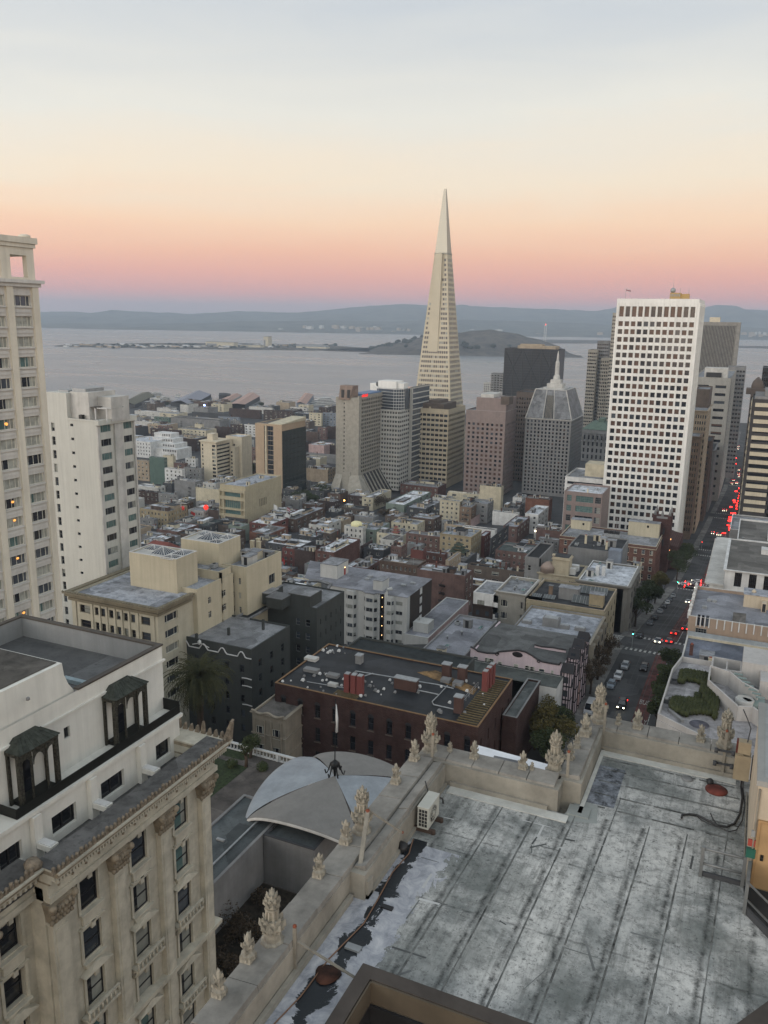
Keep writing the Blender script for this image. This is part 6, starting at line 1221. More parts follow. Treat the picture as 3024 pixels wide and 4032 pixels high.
 (A,'brown brick block left of the white windowed one','P',(1425,580),(1250,560),(1430,560),14,'brick_dark','roof_dark',3,0),
 (A,'white office block with rows of grey windows left of the tan tower','P',(1590,580),(1428,570),(1600,560),15,'stucco_white','roof_dark',3,0),
 (A,'low bluish block with arched openings near the wide warehouse','P',(1360,480),(1095,530),(1370,460),14,'stucco_blue','roof_grey',3,0),
 ('warehouse','dark brick warehouse near the piers','P',(1640,385),(1235,380),(1650,370),13,'brick_dark','roof_grey',0,0),
 ('warehouse','long low white roofed warehouse by the water at left','P',(440,420),(0,400),(500,410),10,'stucco_pale','roof_white',0,0),
 ('warehouse','white roofed shed behind the first row by the water','P',(250,540),(0,530),(330,545),12,'stucco_pale','roof_white',0,0),
 ('warehouse','green fronted building below the white roofed warehouses','P',(450,480),(255,470),(460,450),12,'glass_teal','roof_grey',4,0),
 (A,'low brick building at the left edge of the old quarter','P',(150,600),(0,575),(160,590),12,'brick_dark','roof_pale',0,0),
 (A,'rose coloured brick block above the long brick building','P',(470,600),(300,580),(480,570),13,'brick_rose','roof_pale',3,0),
 (A,'white stair shaped building on top of the cream one with red trim','P',(880,570),(785,550),(890,530),18,'stucco_cream','roof_pale',0,0),
 (A,'bright red narrow house left of the tan tower','P',(1440,790),(1385,770),(1450,760),17,'stucco_red','roof_grey',0,0),
 (A,'low pale green house under the bright red one','P',(1450,890),(1380,880),(1455,860),12,'stucco_green','roof_pale',0,0),
 (A,'rose brick house against the left side of the tan tower','P',(1585,870),(1480,860),(1590,860),16,'brick_rose','roof_grey',2,0),
 (A,'small reddish house below the rose brick one','P',(1560,990),(1450,990),(1590,980),12,'brick_rose','roof_grey',0,0),
 (A,'brown low house in the gap left of the tan tower','P',(1570,1080),(1400,1060),(1590,1060),10,'brick_brown','roof_dark',0,0),
 # crop V
 ('warehouse','broad brick warehouse with a raised middle near the piers','V',(680,570),(290,560),(690,550),15,'brick_dark','roof_brown',6,0),
 (A,'cream four storey house near the waterfront behind the tan tower','V',(1045,590),(885,575),(1055,570),18,'stucco_cream','roof_pale',3,0),
 (A,'blue grey office block left of the concrete hotel','V',(1240,590),(1065,575),(1250,560),18,'stucco_blue','roof_grey',4,0),
 (A,'brown block between the tan tower and the rose brick house','V',(1000,840),(850,830),(1010,820),12,'brick_brown','roof_pale',0,0),
 (A,'rose brick house with two windows left of the concrete hotel','V',(1110,780),(1000,780),(1120,770),15,'brick_rose','roof_grey',2,0),
 (A,'dark block at the left flank of the concrete hotel','V',(1240,770),(1115,770),(1250,760),15,'brick_dark','roof_grey',0,0),
 (A,'pink building with a white roof left of the concrete hotel','V',(1080,1010),(880,985),(1200,970),12,'stucco_pink','roof_white',0,0),
 (A,'dark sided annex of the pink building','V',(1240,1010),(1085,1010),(1250,990),11,'brick_dark','roof_white',0,0),
 (A,'wide grey roofed block with roof plant left of the concrete hotel','V',(1240,1140),(850,1120),(1260,1110),9,'stucco_grey','roof_blue',0,0),
 ('office_block','tan block with an overhanging white roofed top beside the tan tower','V',(1130,1330),(850,1310),(1230,1300),12,'stucco_tan','roof_pale',0,0),
 (A,'grey low block with lit window at the foot of the tan tower','V',(880,1480),(700,1450),(890,1430),8,'stucco_grey','roof_grey',3,0),
 ('warehouse','grey low waterfront terminal in front of the dark ferry','V',(860,520),(640,500),(870,490),10,'stucco_pale','roof_pale',4,0),
 ('warehouse','white low shed near the water left of the tan tower','V',(400,520),(100,500),(410,500),10,'stucco_pale','roof_white',0,0),
 ('warehouse','dark low shed near the water behind the white one','V',(250,560),(0,550),(260,540),12,'brick_dark','roof_grey',0,0),
 (A,'mid grey block behind the brown brick block','P',(1370,520),(1250,520),(1380,505),16,'stucco_grey','roof_grey',3,0),
]:
    a=list(a)
    if a[7]==0 and rnd.random()<.45 and a[0] in 'QRSU': a[7]=rnd.choice((2,3,4,5))
    if a[8]==0 and rnd.random()<.5: a[8]=rnd.choice((2,3,4))
    k=dict(zip(('k','fr','fl','d','h','wall','roof','fc','sc'),a)); wall=k['wall']
    k['d']=k['d']
    LB(name,label,group=None,clut=rnd.choice((5,7,9)),corn=.5 if 'cornice' in label else 0,kind='sash' if rnd.random()<.6 else 'duo',**k)
for a in [(A,'dark pavilion roof on the plaza before the concrete hotel','R',(1415,520),(1120,480),12,5,'stucco_brown','roof_dark',3,0),(A,'flat grey kiosk roof by the road bend','R',(1090,560),(940,530),10,5,'stucco_dark','roof_grey',0,0),(A,'brown shed beside the plaza trees','R',(1290,610),(1140,580),10,6,'brick_brown','roof_brown',0,0),(A,'low pale annex at the left foot of the concrete hotel','V',(1120,1560),(900,1520),16,6,'stucco_grey','roof_pale',3,0)]: LB(*a)
# stepped white terraces
x0,x1,y0,y1,zt=bp('P',(205,800),(-120,760),34,h=17)
th=building('terraced_apartments','white terraced apartments stepping down to the right with dark arched openings',x0,x1,y0,y1,zt,M_.stucco_white,M_.roof_pale,front=dict(cols=9,floor=3.6,wf=.3,hf=.5,top=.8,kind='sash',frame=FR_D,gset='dark',rec=.3),par=.5,clut=5)
b=MB(); w=MB()
for j in range(4):
    zq=zt+6-j*4.2; xr_=x1+6+j*7.5; b.box(x1-16+j*3,xr_,y0+26-j*6.5,y0+40-j*3,T(x1,y0)-1,zq); 
    n=5+j
    for i in range(n): xx=xr_-1.6-i*2.2; w.box(xx-.55,xx+.55,y0+26-j*6.5-.06,y0+26-j*6.5-.003,zq-3.0,zq-.9); w.lathe(xx,y0+26-j*6.5-.03,[(.55,zq-.95),(.3,zq-.55)],8)
th.part("terrace",b,[M_.stucco_white]); th.part("terrace_window",w,[G_D],kind='stuff')
# dark red brick church tower and brick hotel in front of the white office tower
x0,x1,y0,y1,zt=bp('E',(1010,1556),(448,1502),(1050,1440),h=17)
W=x1-x0; BO=brick('hotel_brick',(122,78,62))
th=building('brick_hotel','orange brown brick hotel with white sills and a wide grey roof, below the white tower',x0,x1,y0,y1,zt,BO,M_.roof_grey,front=dict(xs=[(W*t,W*t+1.5) for t in (.05,.13,.21,.29,.62,.70,.78,.86,.94)],floor=4.0,hf=.55,top=1.2,kind='sash',frame=FR_W,gset='std',rec=.2,sill=.18),side=dict(cols=10,floor=4,wf=.35,hf=.5,top=1.2,kind='sash',frame=FR_W,gset='std',rec=.2),par=.7,cop=M_.stucco_cream,bands=[(1.3,.25,.15)],trim=M_.stucco_cream,clut=3)
ex0,ex1,ey0,ey1,ezt=th.box[:5]
for lab,fr,fl_,dep,wn in (('stair_house',(628,1400),(515,1395),5,1),('lift_house',(1030,1425),(850,1405),5,1)):
    xa,za=oY('E',fl_[0],fl_[1],ey1-6); xb=oY('E',fr[0],fr[1],ey1-6)[0]; b=MB(); b.box(xa,xb,ey1-6,ey1-.5,zt-.7,za); b.box(xa-.2,xb+.2,ey1-6.2,ey1-.3,za,za+.2,1); b.box(xa+(xb-xa)*.6,xa+(xb-xa)*.6+1,ey1-6.03,ey1-6.001,za-2.4,za-1.2,2); th.part(lab,b,[M_.butter_wall,M_.roof_grey,G_D])
xx,yy=oZ('E',750,1490,zt); b=MB(); b.box(xx-4,xx+4,yy-1,yy+2,zt-.5,zt+1.2)
for i in range(4): b.box(xx-3.8+i*2,xx-2.2+i*2,yy-1.05,yy+2.05,zt+1.2,zt+2.6,1)
th.part("cooling_plant",b,[M_.galv,FR_D])
xx,yy=oZ('E',778,1450,zt); b=MB(); b.tube([(xx,yy,zt-.5),(xx,yy,zt+6)],.12,5); th.part("mast",b,[M_.galv])
xa,za=oY('E',990,1385,430); xb=oY('E',1098,1385,430)[0]; CHB=brick('church_brick',(84,46,38)); zb=26
th=Thing('church_tower','dark red brick church tower with pinnacled corners in front of the white office tower','church',((xa+xb)/2,434,zb)); b=MB(); b.box(xa,xb,430,440,zb,za)
for i in range(5): z=za-3-i*5; b.box(xa-.15,xb+.15,429.85,440.1,z,z+.3)
th.part("wall",b,[CHB]); b=MB()
for xx in (xa+.9,xb-.9):
    for yy in (431,439): b.prism([(xx-.9,yy-.9),(xx+.9,yy-.9),(xx+.9,yy+.9),(xx-.9,yy+.9)],za,za+1.6); b.lathe(xx,yy,[(.85,za+1.6),(.5,za+3.2),(.1,za+5)],8,1)
b.lathe((xa+xb)/2,431.,[(.7,za),(.6,za+2.6),(.1,za+4.4)],8,1); b.box(xa+1.8,xb-1.8,430,430.5,za,za+1,1)
th.part("pinnacle",b,[CHB,M_.stucco_grey]); b=MB()
for z in (za-8,za-14): 
    for t in (.3,.6): b.box(xa+(xb-xa)*t,xa+(xb-xa)*t+.9,429.8,429.99,z,z+3.2)
th.part("louvre",b,[FR_D]); 
b=MB(); b.hexa([(xa-9,438,zb),(xb+4,438,zb),(xb+4,470,zb),(xa-9,470,zb)],[(xa-9,438,za-12),(xb+4,438,za-16),(xb+4,470,za-16),(xa-9,470,za-12)]); th.part("nave",b,[CHB])
b=MB()
for (u,zz_) in ((0.35,-9),(0.7,-15)): b.box(xb+.1,xb+.3,436,436.4,za+zz_-3,za+zz_-2.4)
th.part("entrance_lamp",b,[plain('street_glow',(255,200,140),.5,emit=(255,180,110),es=5)])
FOOT=[t.box for t in ALLT if hasattr(t,'box')]+[(-345,-255,590,640,0,0,0)]
NB=[(t.box,t.e['label']) for t in ALLT if hasattr(t,'box')]; WN=dict(brick_brown='brown brick',brick_dark='dark brick',stucco_grey='grey',stucco_pale='pale',stucco_cream='cream',stucco_tan='tan',stucco_brown='brown',stucco_dark='dark'); RN=dict(roof_grey='grey',roof_pale='pale',roof_white='white',roof_dark='dark',roof_brown='brown',roof_blue='bluish',roof_black='black')
def infill(xr,yr,n,sz,hh):
    k=0
    for _ in range(4000):
        if k>=n: break
        x,y=rnd.uniform(*xr),rnd.uniform(*yr); w,d=rnd.uniform(*sz),rnd.uniform(*sz)
        if x+w>sx(y)-13: continue
        px,py=proj(x+w/2,y,T(x,y)+5)
        if not(480<px<3000 and 1500<py<2560): continue
        if any(x<b[1]+.3 and x+w>b[0]-.3 and y<b[3]+.3 and y+d>b[2]-.3 for b in FOOT): continue
        wl,rf=rnd.choice(list(WN)),rnd.choice(list(RN)); bx,lb=min(NB,key=lambda q:abs((q[0][0]+q[0][1])/2-x)+abs((q[0][2]+q[0][3])/2-y)); s=[]
        for q in lb.split():
            if q in('with','in','behind','left','right','beside','of','on','at','below','under','between','against','above','near','by','before','joined','leading','laced','stretching','squeezed','running','just') and len(s)>1: break
            s.append(q)
        c0=(bx[0]+bx[1])/2; side='left of' if x+w/2<c0-4 else 'right of' if x+w/2>c0+4 else ('in front of' if y<bx[2] else 'behind')
        lab='%s %s infill house with a %s roof, %s the %s'%('low' if h_(x) else 'small',WN[wl],RN[rf],side,' '.join(s[:7]))
        if lab in LABELS or len(lab.split())>16: continue
        z=T(x+w/2,y)+rnd.uniform(*hh); FOOT.append((x,x+w,y,y+d,0,0,0)); k+=1
        th=building('infill_house',lab,x,x+w,y,y+d,z,MATS[wl],MATS[rf],front=dict(cols=rnd.choice((0,2,3)),floor=3.2,wf=.3,hf=.5,top=.8,rec=.2,kind='sash',frame=FR_W,gset='std'),side=dict(cols=rnd.choice((0,0,3)),floor=3.2,wf=.3,hf=.5,top=.8,rec=.2,kind='sash',frame=FR_W,gset='std'),par=.4,clut=4)
        if w>9: subroofs(th)
h_=lambda x:int(x)%2
infill((-430,-45),(235,470),75,(8,15),(7,11)); infill((-460,-60),(470,600),35,(9,16),(7,10)); infill((-1000,-330),(620,1180),55,(14,30),(9,14))
# pagoda roofs
def pagoda(lab,q,z0,s,mat):
    x,y=q; b=MB()
    for i in range(3 if s>2.2 else 1):
        w=s*(1-.24*i); zz_=z0+i*1.5; b.box(x-w*.55,x+w*.55,y-w*.55,y+w*.55,zz_-.5,zz_+1.0,1); b.hexa([(x-w,y-w,zz_+.9),(x+w,y-w,zz_+.9),(x+w,y+w,zz_+.9),(x-w,y+w,zz_+.9)],[(x-w*.4,y-w*.4,zz_+1.6),(x+w*.4,y-w*.4,zz_+1.6),(x+w*.4,y+w*.4,zz_+1.6),(x-w*.4,y+w*.4,zz_+1.6)])
    b.lathe(x,y,[(.3,zz_+1.6),(.1,zz_+2.6)],6); solo('pagoda_roof',b,[mat,M_.stucco_yellow],lab,'pagoda')
x,y,z=onT(('S',1140,1060),14); pagoda('green tiered pagoda roof on the corner of the brown building',(x+1,y+2),z-1,4.2,plaster('pagoda_green',(62,74,58),.2))
x,y,z=onT(('S',360,830),10); pagoda('small red pavilion roof on the pale roofed restaurant',(x,y),z,2.4,plaster('pagoda_red',(150,78,66),.2))
# onion dome lit yellow, on the lilac building
x,y,z=onT(('R',1340,720),14); b=MB(); b.lathe(x,y,[(3.4,z-1.5),(3.5,z),(3.6,z+.4),(3.4,z+1.4),(2.2,z+2.2),(.2,z+2.5)],14); solo('roof_dome',b,[plain('dome_lit',(190,186,150),.5,emit=(230,220,160),es=.22)],'faintly lit pale dome standing on the lilac corner building','dome')
# red lanterns and banners, flags
def lantern_ball(lab,k,x,y,h,r,mat): 
    X_,Y_,Z_=onT((k,x,y),h); b=MB(); b.lathe(X_,Y_,[(r*.35,Z_-r*1.1),(r*.9,Z_-r*.6),(r,Z_),(r*.9,Z_+r*.6),(r*.35,Z_+r*1.1)],10); b.lathe(X_,Y_,[(r*.3,Z_+r*1.1),(r*.3,Z_+r*1.4)],6,1); b.tube([(X_,Y_,Z_+r*1.4),(X_,Y_,Z_-h*.9)],.05,4,1); return solo('paper_lantern',b,[mat,FR_D],lab,'lantern')
rl=plain('lantern_red',(190,40,30),.6,emit=(255,50,36),es=1.6); rd=plain('cloth_red',(176,48,44),.8)
lantern_ball('glowing red lantern above the low white fronted house','Q',932,490,11,1.6,rl)
lantern_ball('glowing red lantern in front of the long tan building end wall','Q',628,500,12,1.3,plain('lantern_dim',(160,60,50),.6,emit=(220,60,50),es=.35))
def cloth(nm,lab,k,x,y,h,w,ht,mats,pole=0,cat='banner'):
    X_,Y_,Z_=onT((k,x,y),h); n,m=7,4; b=MB(); b.v=[(X_+w*i/(n-1),Y_+.3*math.sin(i*1.1),Z_-ht*j/(m-1)-.12*i) for j in range(m) for i in range(n)]; b.f=[(j*n+i,j*n+i+1,(j+1)*n+i+1,(j+1)*n+i) for j in range(m-1) for i in range(n-1)]; b.m=[(j%len(mats)) for j in range(m-1) for i in range(n-1)]; b.sm=[True]*len(b.f)
    if not pole: return solo(nm,b,mats,lab,cat)
    th=Thing(nm,lab,cat,(X_,Y_,Z_-pole)); th.part("cloth",b,mats); b=MB(); b.tube([(X_,Y_,Z_-pole),(X_,Y_,Z_+.3)],[.12,.07],6); th.part("pole",b,[M_.stucco_pale]); return th
cloth('banner','red awning cloth on the low house in front of the tan building','Q',735,540,9,3.4,2.2,[rd])
cloth('banner','red hanging banner on the corner of the long tan building','Q',415,560,11,1.4,3.4,[rd])
cloth('banner','leftmost small red pennant over the banner hung house','R',880,770,10,1.2,2.2,[rd]); cloth('banner','middle red pennant over the banner hung house','R',965,760,10,2.2,1.8,[rd]); cloth('banner','right red pennant over the banner hung house','R',1070,780,10,1.3,2.4,[rd]); cloth('banner','red flag before the lit dome','R',1262,745,13,1.6,2,[rd])
cloth('banner','red sign cloth on the dark red building behind the butter coloured block','R',368,1150,8,1.6,3,[rd]); cloth('banner','red and gold sign on the corner below the green pagoda','S',1190,1060,13,3,2,[rd])
cloth('flag','white flag on a pole above the twin grey domes','R',258,450,19,2.6,3.0,[M_.stucco_white],pole=8,cat='flag')
cloth('flag','pink and white striped flag on a pole above the twin grey domes','R',430,488,19,2.4,2.2,[M_.flag_red,M_.flag_pale],pole=7,cat='flag')
for lab,x in (('left one of the twin grey domes under the flags',262),('right one of the twin grey domes under the flags',430)):
    X_,Y_,Z_=onT(('R',x,600),10); b=MB(); b.lathe(X_,Y_,[(3.4,Z_-1.5),(3.2,Z_-.6),(2.4,Z_+.3),(1.0,Z_+1.1),(.3,Z_+2.2)],12); solo('roof_dome',b,[M_.stucco_pale],lab,'dome')
X_,Y_,Z_=onT(('Q',1108,735),0); b=MB(); b.tube([(X_,Y_,Z_),(X_,Y_,Z_+13)],[.25,.12],6); solo('flagpole',b,[M_.galv],'bare grey flagpole in front of the large cream block','pole')
# gabled red tile roof
x0,x1,y0,y1,zt=bp('Q',(388,1090),(85,1100),14,h=9)
th=Thing('red_roofed_house','cream house with a red tiled hipped roof beside the white tower','building',((x0+x1)/2,y0,T(x0,y0)-1)); b=MB(); b.box(x0,x1,y0,y1,T(x0,y0)-1,zt); th.part("wall",b,[M_.stucco_cream])
b=MB(); b.hexa([(x0-.4,y0-.4,zt),(x1+.4,y0-.4,zt),(x1+.4,y1,zt),(x0-.4,y1,zt)],[(x0+3,y0+6.9,zt+4),(x1-2,y0+6.9,zt+4),(x1-2,y0+7.1,zt+4),(x0+3,y0+7.1,zt+4)]); th.part("roof",b,[plaster('red_tile',(132,62,50),.15)])
# ------------------------------------------------------------------ piers, boats and the far shore
def pier(label,px,hz,rz,roofm,wallm,cat='pier shed'):
    P=[oZ(*q,hz) for q in px[:4]]; R2=[oZ(*q,rz) for q in px[4:6]]; cx_=sum(p[0] for p in P)/4; cy_=sum(p[1] for p in P)/4
    th=Thing('pier_shed',label,cat,(cx_,cy_,0)); b=MB(); 
    for i in range(4): a,c_=P[i],P[(i+1)%4]; b.quad((*a,1.4),(*c_,1.4),(*c_,hz),(*a,hz))
    b.add([(*P[0],hz),(*P[1],hz),(*R2[0],rz)],[(0,1,2)]); b.add([(*P[2],hz),(*P[3],hz),(*R2[1],rz)],[(0,1,2)]); th.part("wall",b,[wallm])
    b=MB(); b.quad((*P[1],hz+.05),(*P[2],hz+.05),(*R2[1],rz+.05),(*R2[0],rz+.05)); b.quad((*P[3],hz+.05),(*P[0],hz+.05),(*R2[0],rz+.05),(*R2[1],rz+.05)); th.part("roof",b,[roofm])
    b=MB(); e=1.06; q=[((x-cx_)*e+cx_,(y-cy_)*e+cy_) for x,y in P]; b.prism(q,-2,1.5); th.part("deck",b,[M_.stucco_grey])
pier('long olive roofed pier shed farthest left',[('P',-160,290),('P',0,310),('P',262,190),('P',100,150),('P',-120,262),('P',180,140)],8,13,plaster('olive_roof',(104,100,80),.1),M_.stucco_dark)
pier('pale lilac roofed pier shed with a white gable end',[('P',470,275),('P',740,320),('P',1000,175),('P',800,130),('P',600,255),('P',845,122)],8,15,plaster('lilac_shed',(140,142,156),.06),M_.stucco_dark)
pier('first long salmon roofed pier shed',[('P',1020,290),('P',1180,298),('P',1400,185),('P',1290,165),('P',1110,285),('P',1340,160)],8,12,plaster('salmon_roof',(180,142,126),.08),M_.stucco_pale)
pier('second long salmon roofed pier shed with a grey side',[('P',1240,302),('P',1440,308),('P',1635,200),('P',1500,150),('P',1330,295),('P',1560,152)],9,13,M_.salmon_roof,M_.stucco_dark)
pier('short pier shed with a salmon strip left of the big white ship',[('V',720,450),('V',850,470),('V',945,345),('V',830,320),('V',770,440),('V',870,322)],9,14,M_.salmon_roof,M_.stucco_blue)
pier('small dark pier building at the far end between sheds',[('P',1100,190),('P',1250,195),('P',1255,165),('P',1105,155),('P',1175,190),('P',1180,155)],9,10,M_.roof_dark,M_.stucco_dark)
def boat(lab,q,L_,W2,decks,ang,mast=0,hull='stucco_white'):
    x,y=oZ(*q,1.); th=Thing('ferry' if decks>1 else 'boat',lab,'boat',(x,y,0)); c,s=math.cos(ang),math.sin(ang)
    def tr(u,v): return (x+u*c-v*s,y+u*s+v*c)
    h=[(-L_/2,-W2/2),(L_*.3,-W2/2),(L_/2,0),(L_*.3,W2/2),(-L_/2,W2/2)]; b=MB(); b.hexa([(*tr(u*.9,v*.8),-.5) for u,v in h],[(*tr(u,v),2.2) for u,v in h]); th.part("hull",b,[MATS[hull]])
    for j in range(decks):
        k=.86-.12*j; b=MB(); hh=[(-L_/2*k,-W2*.45*k),(L_*.36*k,-W2*.45*k),(L_*.36*k,W2*.45*k),(-L_/2*k,W2*.45*k)]; b.prism([tr(*p) for p in hh],2.2+2.6*j,4.5+2.6*j,0); b.prism([tr(p[0]*1.01,p[1]*1.02) for p in hh],2.9+2.6*j,3.8+2.6*j,1); b.prism([tr(p[0]*1.04,p[1]*1.05) for p in hh],4.5+2.6*j,4.75+2.6*j,0); th.part("deck_house",b,[M_.stucco_white,G_D])
    if mast: b=MB(); b.tube([(x,y,2),(x,y,2+mast)],[.3,.1],6); th.part("mast",b,[M_.galv])
boat('white two deck ferry beside the olive roofed pier',('P',302,210),30,10,3,.6)
boat('tiny sailing boat with bare mast left of the lilac pier',('P',563,200),12,4,1,.2,14)
boat('big white multi deck excursion ship right of the short pier shed',('V',1090,470),60,18,4,1.1,26)
# islands
isl=hillmat('island_cover',(.045,.045,.042),(.10,.09,.08),.02)
def flat_island(name,near,far,mat,h=3):
    P=[onZ(('d',*q),1.) for q in near+far]; b=MB(); b.prism(P,-2,h); return solo(name,b,[mat],kind='structure')
flat_island('island_terrain',[(118,748),(300,752),(500,754.5),(740,757.5),(830,762)],[(830,755),(700,746),(500,741.5),(300,742),(140,745)],isl)
flat_island('breakwater',[(700,757.5),(800,761),(830,762)],[(800,752),(760,753),(700,756)],isl)
flat_island('shore_flat',[(1000,741),(1180,741.5),(1330,742)],[(1330,736),(1180,734),(1060,732)],isl)
flat_island('shore_flat',[(1560,750),(1640,752),(1760,757)],[(1760,750),(1640,748),(1560,747)],isl)
flat_island('shore_flat',[(560,716),(800,721),(1000,724),(1000,718)],[(800,712),(560,712)],isl,4)
ridge('island_hill',[(780,763),(800,757),(820,749),(845,747),(860,741),(885,741),(900,729),(925,724),(960,724),(1000,719),(1030,715),(1062,711),(1100,715),(1122,720),(1140,729),(1165,735),(1185,742),(1206,748),(1222,760)],4050,560,isl,5.3,step=14,amp=7,base=0)
# island trees: one wooded mass
b=MB(); rr=random.Random(11)
for i in range(260):
    u=rr.random(); q=('d',800+u*400,0)
    xx=rr.uniform(800,1205); lo=752; hi=760-44*math.sin(min(1,max(0,(xx-790)/430))*math.pi)**.7
    d=ray('d',xx,rr.uniform(hi+3,lo)); t=(60*max(.1,math.sin((xx-790)/430*math.pi))*rr.random()-CZ)/d.z; t=min(4300,max(3700,t)); p=d*t; b.blob((p.x,p.y,CZ+p.z),rr.uniform(8,20),0,i,.5,1,(1,1,.7))
for i in range(120):
    xx=rr.uniform(190,730); x_,y_=onZ(('d',xx,rr.uniform(743.5,752)),3.); b.blob((x_,y_,5),rr.uniform(5,11),0,i,.5,1,(1.3,1.3,.7))
for i in range(50):
    xx=rr.uniform(805,1120); 
solo('island_woods',b,[plaster('far_trees',(44,54,44),.3)],'dark woods covering the hilly island and dotting the flat one','woodland',kind='stuff')
for i in range(46):
    xx=140+i*12.6+rr.uniform(-4,4); x_,y_=onZ(('d',xx,rr.uniform(744.5,751.5)),3.); w=rr.uniform(8,22); b=MB(); h=rr.uniform(5,9); b.box(x_-w,x_+w,y_-8,y_+8,2.5,2.5+h); b.hexa([(x_-w,y_-8,2.5+h),(x_+w,y_-8,2.5+h),(x_+w,y_+8,2.5+h),(x_-w,y_+8,2.5+h)],[(x_-w,y_-.5,5+h),(x_+w,y_-.5,5+h),(x_+w,y_+.5,5+h),(x_-w,y_+.5,5+h)],1)
    solo('island_house',b,[MATS[rr.choice(['stucco_pale','stucco_white','stucco_tan'])],MATS[rr.choice(['roof_grey','roof_brown','roof_pale'])]],'small pale house among trees on the flat island','house','houses on the flat island')
for lab,xa,xb,ya,h in (('wide white hangar in the middle of the flat island',444,514,749,26),('pale tower block on the flat island',573,584,748,52),('long pale hall on the flat island left of the tower block',520,570,750,14),('white roofed arched hall at the right end of the flat island',640,712,752,22)):
    x_,y_=onZ(('d',(xa+xb)/2,ya),3.); w=(xb-xa)/1790*math.hypot(x_,y_)/2; b=MB()
    if 'arched' in lab:
        b.box(x_-w,x_+w,y_-20,y_+20,2,10); b.hexa([(x_-w,y_-20,10),(x_+w,y_-20,10),(x_+w,y_+20,10),(x_-w,y_+20,10)],[(x_-w*.7,y_-8,h),(x_+w*.7,y_-8,h),(x_+w*.7,y_+8,h),(x_-w*.7,y_+8,h)],1)
    else: b.box(x_-w,x_+w,y_-18,y_+18,2,h); b.box(x_-w*.9,x_-w*.2,y_-18.5,y_-18.02,5,h*.7,1); b.box(x_-w-1,x_+w+1,y_-19,y_+19,h,h+1.2,1)
    solo('island_building',b,[M_.stucco_cream,M_.stucco_grey],lab,'building')
for i in range(60):   # pale settlement on the far shore
    xx=rr.choice([rr.uniform(600,900),rr.uniform(1000,1320),rr.uniform(720,830),rr.uniform(1600,1680)]); yy_=706+ (xx-600)*.014+rr.uniform(-4,8)
    d=ray('d',xx,yy_); t=rr.uniform(9000,9600)/(d.dot(Vector((-math.sin(R_(YAW)),math.cos(R_(YAW)),0)))); p=d*t; w=rr.uniform(10,34); h=rr.uniform(8,20); z=max(8,CZ+p.z); b=MB(); b.box(p.x-w,p.x+w,p.y-30,p.y+30,max(0,z-22),z+h*.3); b.box(p.x-w*.4,p.x+w*.5,p.y-20,p.y+20,z+h*.3,z+h*.5)
    solo('far_building',b,[MATS['stucco_tan' if i%3 else 'stucco_pale']],'tiny pale building on the far shore below the hills','building','pale buildings on the far shore')
bx_,by_=onZ(('d',1176,748),0); z1=oY('d',1176,702,by_)[1]; b=MB()
for s in (-6,6): b.box(bx_+s-1.4,bx_+s+1.4,by_-2,by_+2,0,z1)
for j in range(6): b.box(bx_-6,bx_+6,by_-1.2,by_+1.2,20+j*(z1-24)/5,23+j*(z1-24)/5)
th=Thing('bridge_tower','distant pale bridge tower with a red lamp on top behind the black braced tower','tower',(bx_,by_,0)); th.part("frame",b,[M_.stucco_pale]); b=MB(); b.blob((bx_,by_,z1+3),3.2,0,1,0,1); th.part("warning_lamp",b,[plain('warning_red',(255,60,40),.5,emit=(255,70,50),es=6)])
# ------------------------------------------------------------------ street
YS=sorted(list(range(60,620,10))+list(range(620,1300,20))+[98,125,215,505])
def strip(name,o0,o1,dz,mat,ya=60,yb=1280,edge=0,**k):
    b=MB(); ys=[y for y in YS if ya<=y<=yb]; ys=sorted(set(ys+[ya,yb]))
    zt_=lambda y: T(-20,y) if y>125 else 68+min(14,(125-y)*.12)
    def zi(y):
        lo=max([v for v in YS if v<=y]); hi=min([v for v in YS if v>=y]); return zt_(lo) if hi==lo else zt_(lo)+(zt_(hi)-zt_(lo))*(y-lo)/(hi-lo)
    for a,c in zip(ys,ys[1:]):
        if edge: b.hexa([(sx(a)+o0,a,zi(a)-.3),(sx(a)+o1,a,zi(a)-.3),(sx(c)+o1,c,zi(c)-.3),(sx(c)+o0,c,zi(c)-.3)],[(sx(a)+o0,a,zi(a)+dz),(sx(a)+o1,a,zi(a)+dz),(sx(c)+o1,c,zi(c)+dz),(sx(c)+o0,c,zi(c)+dz)])
        else: b.quad((sx(a)+o0,a,zi(a)+dz),(sx(a)+o1,a,zi(a)+dz),(sx(c)+o1,c,zi(c)+dz),(sx(c)+o0,c,zi(c)+dz))
    return solo(name,b,[mat],kind='structure',**k)
def rz(y):
    lo=max([v for v in YS if v<=y]); hi=min([v for v in YS if v>=y]); zt_=lambda q: T(-20,q) if q>125 else 68+min(14,(125-q)*.12)
    return zt_(lo) if hi==lo else zt_(lo)+(zt_(hi)-zt_(lo))*(y-lo)/(hi-lo)
asph=roofing('street_asphalt',(74,75,77),(58,59,61),.12,.85); strip('road',-8,8,.004,asph)
conc=roofing('sidewalk_concrete',(118,116,112),(92,90,88),.4,.9)
CROSS=[(222,238),(392,408),(500,514),(645,660),(820,834)]
edges=[60]+[v for c in CROSS for v in c]+[1280]
for a,c in zip(edges[::2],edges[1::2]):
    strip('pavement',-11.5,-8,.14,conc,a,c,1); strip('pavement',8,11.5,.14,conc,a,c,1)
redm=plain('red_lane_paint',(92,56,52),.9,var=.3,sc=.4)
for a,c in ((120,221),(239,391),(409,498)): strip('bus_lane',.9,4.0,.008,redm,a,c)
lw=plain('road_paint',(184,184,180),.9,var=.35,sc=.8)
for a,c in ((120,220),(240,391),(409,498),(516,644)): strip('lane_line',4.15,4.3,.009,lw,a,c)
def rails():
    for o in (1.5,2.9,-2.6,-1.2): strip('cable_rail',o-.05,o+.05,.011,FR_D,100,700)
rails()
